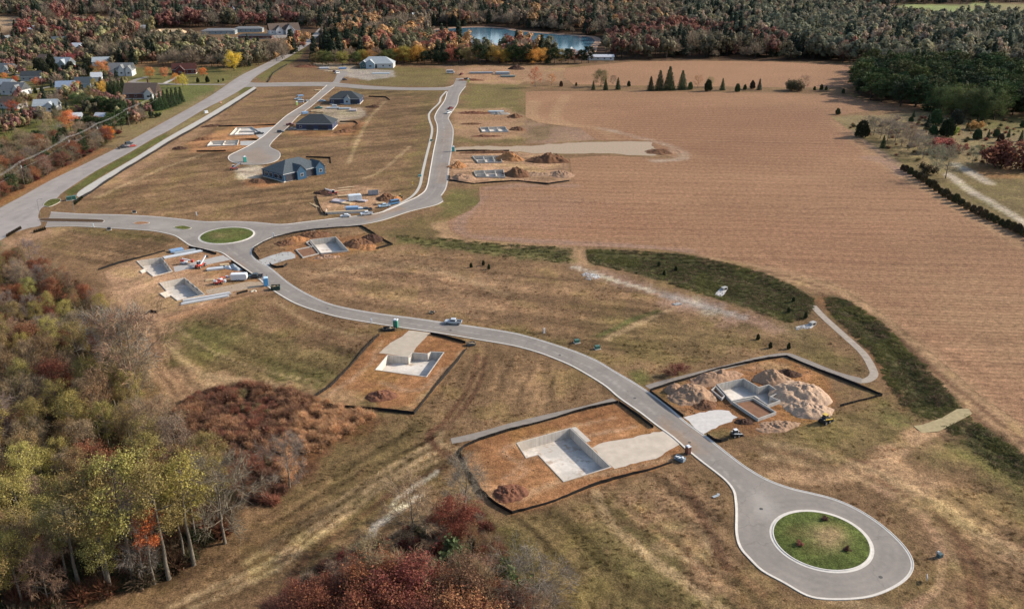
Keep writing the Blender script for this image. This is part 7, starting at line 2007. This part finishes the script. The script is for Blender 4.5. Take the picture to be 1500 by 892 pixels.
# ------------------------------------------------------------------ far woods, brush and grass: what nobody could count
SRC = {}
def far_proto(kind, seed):
    r_ = np.random.RandomState(seed)
    global rs
    rs = r_
    if kind == 'con':
        n = 260; z = r_.beta(1.1, 1.6, n) * 13 + 1; a = r_.uniform(0, 6.283, n); q = 3.4 * (1 - z / 15) ** .8 * np.sqrt(r_.uniform(.3, 1, n))
        P = np.stack([np.cos(a) * q, np.sin(a) * q, z], 1); cv, cf = quads(P, .75, 0, .8, P * [1, 1, 0] + [0, 0, .8], .4)
    elif kind == 'bare':
        n = 330; th = r_.uniform(0, 6.283, n); D = r_.normal(size=(n, 3)); D[:, 2] = np.abs(D[:, 2]) * 1.1; D /= np.linalg.norm(D, axis=1)[:, None]
        P = np.array([0, 0, 3.5]) + D * r_.uniform(1.5, 4.6, n)[:, None] * [1, 1, 1.5]; P, D = np.r_[P, P * [1.05, .95, 1] + .2], np.r_[D, D + r_.normal(0, .4, D.shape)]; cv, cf = strips(P, D * 1.4, .085)
    else:
        cl = r_.normal(size=(13, 3)) * [2.1, 2.1, 1.7] + [0, 0, 8.2]; n = 420; i = r_.randint(0, 13, n); dd = r_.normal(size=(n, 3)); dd /= np.linalg.norm(dd, axis=1)[:, None]
        P = cl[i] + dd * r_.uniform(.9, 1.7, n)[:, None]; cv, cf = quads(P, .66, 0, .85, dd + (P - [0, 0, 7.5]) * .35, .18)
    tv, tf = segs_mesh([[0, 0, -.5, 0, 0, 8, .25, .12]], 4)
    me = mesh_np('far_crown', np.r_[tv, cv], np.r_[tf, cf + len(tv)], [BARKD, LEAFI], False, np.r_[np.zeros(len(tf), int), np.ones(len(cf), int)])
    return me
def small_proto(kind, seed):
    global rs
    r_ = rs = np.random.RandomState(seed)
    if kind == 'brush':
        n = 260; D = r_.normal(size=(n, 3)); D[:, 2] = np.abs(D[:, 2]) + .35; D /= np.linalg.norm(D, axis=1)[:, None]
        P = D * r_.uniform(.2, 1.0, n)[:, None] * [1.0, 1.0, 1.25]; cv, cf = quads(P, .14)
        sv, sf = strips(P * .5, D * 1.0 + r_.normal(0, .25, (n, 3)), .022)
        return mesh_np('brush_clump', np.r_[cv, sv], np.r_[cf, sf + len(cv)], LEAFI)
    if kind == 'reed':
        n = 130; a = r_.uniform(0, 6.283, n); P = np.stack([np.cos(a), np.sin(a), np.zeros(n)], 1) * (r_.rand(n) ** .6)[:, None] * .7
        D = np.stack([r_.normal(0, .25, n), r_.normal(0, .25, n), r_.uniform(.5, 1.0, n)], 1); cv, cf = strips(P, D, .045)
        return mesh_np('reed_clump', cv, cf, LEAFI)
    n = 34; a = r_.uniform(0, 6.283, n); P = np.stack([np.cos(a), np.sin(a), np.zeros(n)], 1) * (r_.rand(n) ** .6)[:, None] * .5
    D = np.stack([r_.normal(0, .22, n), r_.normal(0, .22, n), r_.uniform(.10, .32, n)], 1); cv, cf = strips(P, D, .05)
    return mesh_np('grass_tuft', cv, cf, LEAFI)
def source(key, meshes):
    col = bpy.data.collections.new('source_' + key)
    for i, me in enumerate(meshes):
        o = bpy.data.objects.new('%s_source_%d' % (key, i), me)
        col.objects.link(o)
    SRC[key] = (col, len(meshes))
source('far', [far_proto('leaf', 1), far_proto('leaf', 2), far_proto('leaf', 3), far_proto('bare', 4), far_proto('bare', 5), far_proto('con', 6), far_proto('con', 7)])
source('brush', [small_proto('brush', 11), small_proto('brush', 12), small_proto('brush', 13)])
source('reed', [small_proto('reed', 21), small_proto('reed', 22)])
source('tuft', [small_proto('tuft', 31), small_proto('tuft', 32), small_proto('tuft', 33)])
def scatter(name, key, P, scl, tint, pick=None, label=None, cat=None):
    P = np.asarray(P, float)
    n = len(P)
    if n == 0: return
    me = bpy.data.meshes.new(name)
    me.vertices.add(n); me.vertices.foreach_set('co', P.astype(np.float32).ravel())
    r_ = np.random.RandomState(n)
    for nm, ty, v in (('scl', 'FLOAT', scl), ('rot', 'FLOAT', r_.uniform(0, 6.283, n)), ('pick', 'INT', r_.randint(0, SRC[key][1], n) if pick is None else pick)):
        a = me.attributes.new(nm, ty, 'POINT'); a.data.foreach_set('value', np.asarray(v, dtype=np.float32 if ty == 'FLOAT' else np.int32))
    a = me.attributes.new('tint', 'FLOAT_COLOR', 'POINT'); a.data.foreach_set('color', np.c_[tint, np.ones(n)].astype(np.float32).ravel())
    o = link(name, me)
    tag(o, label, cat, None, 'stuff')
    g = bpy.data.node_groups.new(name + '_scatter', 'GeometryNodeTree')
    g.interface.new_socket('Geometry', in_out='INPUT', socket_type='NodeSocketGeometry')
    g.interface.new_socket('Geometry', in_out='OUTPUT', socket_type='NodeSocketGeometry')
    gi, go = g.nodes.new('NodeGroupInput'), g.nodes.new('NodeGroupOutput')
    ip = g.nodes.new('GeometryNodeInstanceOnPoints'); ci = g.nodes.new('GeometryNodeCollectionInfo')
    ci.inputs['Collection'].default_value = SRC[key][0]; ci.inputs['Separate Children'].default_value = True; ci.inputs['Reset Children'].default_value = True
    ip.inputs['Pick Instance'].default_value = True
    def attr(nm, ty):
        q = g.nodes.new('GeometryNodeInputNamedAttribute'); q.data_type = ty; q.inputs['Name'].default_value = nm; return q.outputs['Attribute']
    cx = g.nodes.new('ShaderNodeCombineXYZ')
    g.links.new(attr('rot', 'FLOAT'), cx.inputs['Z'])
    g.links.new(gi.outputs[0], ip.inputs['Points']); g.links.new(ci.outputs[0], ip.inputs['Instance'])
    g.links.new(attr('pick', 'INT'), ip.inputs['Instance Index']); g.links.new(cx.outputs[0], ip.inputs['Rotation']); g.links.new(attr('scl', 'FLOAT'), ip.inputs['Scale'])
    g.links.new(ip.outputs[0], go.inputs[0])
    md = o.modifiers.new('scatter', 'NODES'); md.node_group = g
    return o
def sample(poly_w, density, seed, avoid=()):
    r_ = np.random.RandomState(seed)
    xs = [p[0] for p in poly_w]; ys = [p[1] for p in poly_w]
    n = int((max(xs) - min(xs)) * (max(ys) - min(ys)) * density)
    x = r_.uniform(min(xs), max(xs), n); y = r_.uniform(min(ys), max(ys), n)
    ok = inside(x, y, poly_w)
    for q in avoid: ok &= ~inside(x, y, q)
    return x[ok], y[ok]
HOUSES = []
for o in list(C.collection.objects):
    if o.parent is None and o.get('category') in ('house', 'building', 'hall', 'garage', 'shed'):
        x, y = o.location.x, o.location.y
        HOUSES.append([(x - 18, y - 45), (x + 18, y - 45), (x + 16, y + 14), (x - 16, y + 14)])
def grow(P, d):
    return inset(P, -d)
AVOID = [grow(w_([(1262,12),(1330,8),(1500,5),(1640,5),(1700,30),(1500,36),(1400,37),(1330,34),(1268,26)]), 4), w_([(890,3),(960,4),(990,13),(950,16),(900,10)]), w_([(-60,22),(30,24),(42,42),(0,58),(-100,62)]), w_([(100,24),(160,25),(165,38),(60,40)]), w_([(690,10),(740,9),(760,17),(700,18)]), w_([(520,22),(560,20),(575,28),(530,32)]), w_([(1020,30),(1090,34),(1100,44),(1030,40)]), w_([(330,8),(375,10),(375,16),(330,15)]),
         grow(SHEETS['lake'], 16), w_([(628,40),(650,38),(640,52),(690,66),(700,74),(650,66),(622,54)]), w_([(690,62),(720,70),(790,78),(830,85),(866,80),(866,74),(760,68)]), SHEETS['cornfar'], w_([(330,128),(400,96),(440,74),(458,58),(468,46),(478,48),(470,66),(462,84),(440,98),(380,118)]), w_([(462,53),(480,36),(500,34),(505,38),(485,44),(470,60)]), w_([(225,48),(300,45),(420,36),(460,40),(470,56),(440,68),(380,66),(300,62),(230,62)])] + HOUSES
FAR = [  # outline, density per m2, palette of (colour, weight, kind) , heights
 ([(115,72),(160,62),(220,63),(300,68),(400,78),(440,72),(400,86),(382,96),(330,102),(290,99),(200,97),(150,94),(120,86)], .020, [((148,124,94),2,'b'),((128,112,78),4,'l'),((110,100,64),2,'l'),((176,120,80),1,'l'),((160,150,80),1,'l'),((52,64,44),1,'c')], 10),
 ([(0,62),(110,58),(160,60),(116,76),(60,72)], .010, [((128,112,74),3,'l'),((150,92,70),2,'l'),((60,66,46),2,'c'),((148,124,94),2,'b')], 11),
 ([(395,91),(425,74),(460,62),(560,58),(640,62),(690,74),(760,80),(830,85),(868,82),(868,90),(800,91),(640,92),(520,89),(440,92)], .018, [((56,66,42),4,'c'),((206,146,60),2,'l'),((178,100,66),2,'l'),((110,104,62),3,'l'),((148,124,94),2,'b')], 13),
 ([(470,49),(640,36),(636,48),(666,58),(560,62),(462,62)], .018, [((148,124,94),2,'b'),((124,104,78),3,'l'),((56,66,46),1,'c'),((196,140,70),1,'l')], 13),
 ([(470,18),(1000,14),(1000,50),(890,62),(880,56),(840,50),(760,42.5),(640,38),(640,36),(500,36),(470,44)], .016, [((120,108,72),4,'l'),((146,94,68),2,'l'),((196,140,68),1,'l'),((60,72,50),3,'c'),((142,124,98),2,'b'),((138,112,82),2,'l')], 14),
 ([(884,64),(900,56),(1000,46),(1130,64),(1250,84),(1250,90),(1200,91),(1125,87),(1000,86),(925,87),(880,84)], .018, [((156,90,64),4,'l'),((138,84,66),3,'l'),((120,108,74),4,'l'),((148,124,94),2,'b'),((56,64,46),2,'c')], 13),
 ([(1000,14),(1260,20),(1330,29),(1400,31),(1500,30),(1800,26),(1900,104),(1640,112),(1500,106),(1400,104),(1275,101),(1252,96),(1200,88),(1120,68),(1000,46)], .016, [((118,118,84),5,'l'),((140,128,100),2,'b'),((136,124,92),3,'l'),((58,72,54),3,'c'),((150,140,92),1,'l'),((168,136,104),1,'l')], 14),
 ([(-700,-8),(2200,-8),(2200,6),(1500,4),(1260,8),(1000,15),(600,18),(330,17),(0,10),(-700,10)], .007, [((120,106,84),3,'l'),((144,128,112),2,'b'),((70,80,62),2,'c'),((140,88,66),2,'l')], 15),
 ([(-400,8),(0,9),(330,17),(470,24),(470,42),(330,40),(230,42),(150,40),(60,36),(-60,54),(-400,66)], .012, [((144,82,68),2,'l'),((138,108,84),3,'l'),((60,72,50),3,'c'),((142,124,98),2,'b'),((120,108,72),3,'l')], 13),
 ([(0,36),(60,40),(225,42),(225,52),(180,62),(110,58),(0,62),(-60,60)], .012, [((160,78,62),2,'l'),((138,110,80),3,'l'),((60,70,48),2,'c'),((142,124,98),2,'b'),((160,140,70),2,'l')], 12),
 ([(2,100),(2,98),(30,86),(60,84),(110,84),(125,90),(100,96),(60,98),(30,104)], .004, [((128,112,74),3,'l'),((150,92,70),2,'l'),((60,66,46),2,'c')], 10),
 ([(225,62),(300,62),(380,64),(440,68),(420,74),(400,78),(300,68),(225,63)], .008, [((176,120,90),2,'l'),((148,124,94),2,'b'),((128,112,78),2,'l')], 6),
 ([(400,70),(425,58),(445,54),(448,58),(430,72),(405,86),(390,94),(352,108),(340,104),(380,92)], .004, [((128,112,78),2,'l'),((110,100,64),2,'l')], 6),
]
fi = 0
for k, (px, dens, pal, hh) in enumerate(FAR):
    x, y = sample(w_(px), dens * .52, 50 + k, AVOID)
    r_ = np.random.RandomState(k)
    # neighbouring trees tend to be of one kind: choose by smooth noise
    wts = np.array([q[1] for q in pal], float); cum = np.cumsum(wts) / wts.sum()
    u = fbm(x, y, 45, 2, k * 2.0 + 1)
    u = np.argsort(np.argsort(u)) / max(len(u), 1)
    u = np.clip(u * .75 + r_.rand(len(u)) * .25, 0, .999)
    u = np.argsort(np.argsort(u)) / max(len(u), 1)
    i = np.searchsorted(cum, u * .9999)
    i = np.clip(i, 0, len(pal) - 1)
    col = np.array([c(*q[0], k=KL * .92, sat=.68) for q in pal])[i] * r_.uniform(.80, 1.18, len(x))[:, None]
    kind = np.array([{'l': 0, 'b': 1, 'c': 2}[q[2]] for q in pal])[i]
    pick = np.where(kind == 0, r_.randint(0, 3, len(x)), np.where(kind == 1, 3 + r_.randint(0, 2, len(x)), 5 + r_.randint(0, 2, len(x))))
    scl = hh / 8.0 * r_.uniform(.5, 1.3, len(x)) * (.75 + .5 * fbm(x, y, 60, 2, k + 3))
    scatter('far_woodland', 'far', np.stack([x, y, np.zeros(len(x)) - .1], 1), scl, col, pick, 'autumn woodland seen as one mass in the distance', 'woodland')
def gz(x, y): return np.array([ground_z(a, b) for a, b in zip(x, y)]) if len(x) else np.zeros(0)
# brushland at the foot of the left wood
x, y = sample(w_(BRUSH), .62, 3); kk = fbm(x, y, 4, 3, 3) > .30; x, y = x[kk], y[kk]; r_ = np.random.RandomState(1)
tip = sdist(x, y, w_([(420,650),(480,588),(560,608),(520,630),(470,665),(430,705)])) > -3  # right-hand clumps get a paler tan, their sunlit look painted into the tint
q = np.clip((fbm(x, y, 9, 3, 8) * 5 + r_.rand(len(x)) * 2 - 1).astype(int), 0, 4); pl = np.array([c(*v, k=KL, sat=.84) for v in ((150,108,80), (184,134,94), (136,98,76), (164,104,78), (150,130,86))])
col = np.where(tip[:, None], np.array(c(214,162,112, k=KL, sat=.84)), pl[q]) * r_.uniform(.75, 1.25, len(x))[:, None]
scatter('brush', 'brush', np.stack([x, y, gz(x, y)], 1), r_.uniform(.5, 1.5, len(x)) * (.6 + .9 * fbm(x, y, 7, 2, 4)), col * .86, None, 'dense brown brush below the wood', 'brush')
# undergrowth of the wood
x, y = sample(w_(W_LEFT), .30, 5); px = np.array([photo_of(a, b) for a, b in zip(x, y)]); k = (px[:, 0] > -120) & (px[:, 1] < 980); x, y = x[k], y[k]
r_ = np.random.RandomState(2); q = r_.randint(0, 5, len(x))
col = np.array([c(108,78,54, k=KL, sat=.84), c(134,80,52, k=KL, sat=.84), c(96,90,58, k=KL, sat=.84), c(128,106,80, k=KL, sat=.84), c(74,78,48, k=KL, sat=.84)])[q] * r_.uniform(.5, 1.1, len(x))[:, None]  # tints darkened, painting in the deep shade beneath the crowns
scatter('undergrowth', 'brush', np.stack([x, y, gz(x, y)], 1), r_.uniform(.8, 2.9, len(x)), col, None, 'brown undergrowth of the left wood', 'undergrowth')
x, y = sample(w_([(420,892),(470,830),(560,790),(640,758),(700,745),(730,800),(760,860),(800,960),(380,1000)]), .3, 6); r_ = np.random.RandomState(3)
q = r_.randint(0, 4, len(x)); col = np.array([c(122,84,66, k=KL, sat=.84), c(132,66,56, k=KL, sat=.84), c(110,104,76, k=KL, sat=.84), c(150,128,104, k=KL, sat=.84)])[q] * r_.uniform(.6, 1.2, len(x))[:, None]
scatter('undergrowth', 'brush', np.stack([x, y, gz(x, y)], 1), r_.uniform(.7, 1.8, len(x)), col, None, 'mixed undergrowth at the bottom edge', 'undergrowth')
x, y = sample(w_(RW), .10, 7); r_ = np.random.RandomState(4); q = r_.randint(0, 4, len(x))
col = np.array([c(110,80,62, k=KL, sat=.84), c(126,66,58, k=KL, sat=.84), c(106,102,64, k=KL, sat=.84), c(140,116,92, k=KL, sat=.84)])[q] * r_.uniform(.6, 1.2, len(x))[:, None]
scatter('undergrowth', 'brush', np.stack([x, y, np.zeros(len(x))], 1), r_.uniform(.9, 2.4, len(x)), col, None, 'undergrowth of the roadside wood', 'undergrowth')
# garden trees between the houses, too many and too small to tell apart
YARDS = [[(-60,66),(30,60),(110,58),(125,92),(60,95),(30,112),(-60,120)], [(-60,140),(20,150),(100,150),(110,175),(50,195),(-60,205)], [(120,84),(175,92),(165,104),(135,102)], [(110,150),(175,148),(185,165),(120,185)], [(60,118),(130,120),(150,150),(100,150),(60,146)], [(30,112),(150,117),(190,126),(190,136),(150,134),(110,126),(40,122)], [(150,158),(215,166),(225,176),(190,190),(170,182)]]
xs, ys = [], []
for k, P in enumerate(YARDS):
    x, y = sample(w_(P), .020, 70 + k, HOUSES); xs.append(x); ys.append(y)
x, y = np.concatenate(xs), np.concatenate(ys); r_ = np.random.RandomState(8); q = r_.randint(0, 7, len(x))
col = np.array([c(150,92,78, k=KL, sat=.66), c(138,120,76, k=KL, sat=.66), c(148,124,98, k=KL, sat=.66), c(176,126,82, k=KL, sat=.66), c(52,66,46, k=KL, sat=.66), c(160,146,76, k=KL, sat=.66), c(60,70,48, k=KL, sat=.66)])[q] * r_.uniform(.75, 1.2, len(x))[:, None]
pick = np.where(np.isin(q, (4, 6)), 5 + r_.randint(0, 2, len(x)), np.where(q == 2, 3 + r_.randint(0, 2, len(x)), r_.randint(0, 3, len(x))))
scatter('garden_trees', 'far', np.stack([x, y, np.zeros(len(x)) - .1], 1), r_.uniform(.55, 1.05, len(x)), col, pick, 'small mixed garden trees between the houses of the left neighbourhood', 'trees')
# scrub grass and bushes on the right
x, y = sample(w_([(1228,178),(1400,170),(1520,180),(1520,250),(1400,236),(1330,240),(1280,208)]), .012, 8); r_ = np.random.RandomState(5); q = r_.randint(0, 4, len(x))
col = np.array([c(150,112,78, k=KL, sat=.84), c(128,110,72, k=KL, sat=.84), c(96,92,60, k=KL, sat=.84), c(150,96,70, k=KL, sat=.84)])[q] * r_.uniform(.6, 1.2, len(x))[:, None]
scatter('scrub', 'brush', np.stack([x, y, np.zeros(len(x)) - .1], 1), r_.uniform(.6, 1.7, len(x)), col, None, 'low brown scrub in the rough grass on the right', 'scrub')
# clods and stones on the dug ground
def clod(seed):
    bm = bmesh.new(); bmesh.ops.create_icosphere(bm, subdivisions=1, radius=.5); q = random.Random(seed)
    for v in bm.verts: v.co *= q.uniform(.6, 1.25); v.co.z *= .75
    me = bpy.data.meshes.new('clod'); bm.to_mesh(me); bm.free(); me.materials.append(LEAFI); return me
source('clod', [clod(1), clod(2), clod(3)])
xs, ys = [], []
for k, (P, d) in enumerate(((LOT_C, .55), (LOT_D, .35), (LOT_EF, .10), (LOT_G, .30), (LOT_H, .3), (LOT_A, .05), (LOT_B, .05), ([(664,160),(762,160),(768,182),(664,180)], .25), ([(676,102),(775,100),(778,120),(690,120)], .12), ([(463,288),(516,272),(590,290),(541,308),(482,315)], .12))):
    x, y = sample(w_(P), d, 160 + k, list(FW.values()) + [DRIVES['A'], DRIVES['B'], DRIVES['C'], STREET]); kk = fbm(x, y, 6, 3, 2) > .44; xs.append(x[kk]); ys.append(y[kk])
x, y = np.concatenate(xs), np.concatenate(ys); r_ = np.random.RandomState(16)
col = np.array([c(176,132,98), c(150,106,74), c(196,160,130), c(120,86,62)])[r_.randint(0, 4, len(x))] * r_.uniform(.7, 1.2, len(x))[:, None]
scatter('soil_clods', 'clod', np.stack([x, y, np.zeros(len(x)) + .02], 1), r_.uniform(.12, .55, len(x)) ** 1.0, col, None, 'loose clods and stones strewn over the dug lots', 'clods')
# swale plants
xs, ys = [], []
for k, (P, d) in enumerate(((SWALE, 1.6), (SWALE_E, 1.6), (SWALE_S, 1.5), (SWALE_W, .5))):
    x, y = sample(inset(w_(P), -.6), d, 60 + k); xs.append(x); ys.append(y)
x, y = np.concatenate(xs), np.concatenate(ys); r_ = np.random.RandomState(6)
n5 = fbm(x, y, 9, 3, 2)
q = np.where(n5 > .58, 1, np.where(r_.rand(len(x)) < .30, 2, 0))
col = np.array([c(100,98,54, k=KL, sat=.84), c(118,114,58, k=KL, sat=.84), c(134,110,80, k=KL, sat=.84)])[q] * r_.uniform(.55, 1.2, len(x))[:, None]
scatter('swale_plants', 'tuft', np.stack([x, y, gz(x, y) - .05], 1), r_.uniform(.9, 2.0, len(x)), col * .9, None, 'dark green wet plants filling the swale', 'plants')
# dry grass tufts over the meadows, thicker where the ground is rough
MEAD = [([(430,400),(560,362),(760,378),(860,398),(1000,450),(1180,500),(1150,512),(960,556),(900,536),(800,496),(620,462),(480,438)], .30), ([(410,740),(470,665),(560,616),(612,608),(690,512),(760,512),(890,575),(800,600),(670,640),(682,690),(700,730),(620,742),(560,790),(440,860),(300,885),(290,828)], .42),
        ([(745,760),(870,718),(985,686),(1060,710),(1074,780),(1110,840),(1180,885),(1180,960),(780,960),(750,800)], .55), ([(1085,662),(1180,668),(1280,672),(1345,640),(1390,630),(1500,716),(1620,820),(1620,980),(1300,940),(1340,836),(1334,806),(1290,762),(1220,726),(1130,700)], .45), ([(1190,605),(1230,600),(1285,585),(1330,600),(1370,618),(1280,672),(1180,668),(1120,645)], .5),
        ([(240,480),(330,462),(395,430),(500,468),(590,484),(553,492),(535,510),(450,586),(350,552),(285,550),(262,534)], .32), ([(120,310),(200,250),(330,215),(470,235),(600,250),(590,290),(470,275),(460,316),(300,318)], .07), ([(110,335),(225,341),(262,350),(240,366),(140,392),(90,368)], .18), ([(1310,640),(1390,630),(1500,718),(1600,800),(1600,840),(1480,760),(1340,670)], .5), ([(960,556),(1150,512),(1190,525),(1258,545),(1280,552),(1282,520),(1240,490),(1180,490),(1060,470),(900,500)], .25)]
NOGO = [grow(p, .6) for kk, p in SHEETS.items() if kk in ('street', 'path', 'swa', 'swc', 'local', 'cross', 'swn', 'corn', 'gravel')] + [w_(LOT_A), w_(LOT_B), w_(LOT_C), w_(LOT_EF)]
xs, ys = [], []
for k, (px, d) in enumerate(MEAD):
    x, y = sample(w_(px), d, 80 + k, NOGO)
    keep = fbm(x, y, 8, 3, 5) + .6 * (fbm(x, y, 2.2, 2, 7) - .5) > .42
    xs.append(x[keep]); ys.append(y[keep])
x, y = np.concatenate(xs), np.concatenate(ys); r_ = np.random.RandomState(9)
base = mottle(x, y, paint(x, y, GROUND_BASE, PAINT))
col = base * r_.uniform(.8, 1.7, len(x))[:, None] * 1.35
scatter('dry_grass', 'tuft', np.stack([x, y, gz(x, y) - .02], 1), r_.uniform(.4, 1.05, len(x)), col, None, 'dry brown grass tufts over the meadows', 'grass')
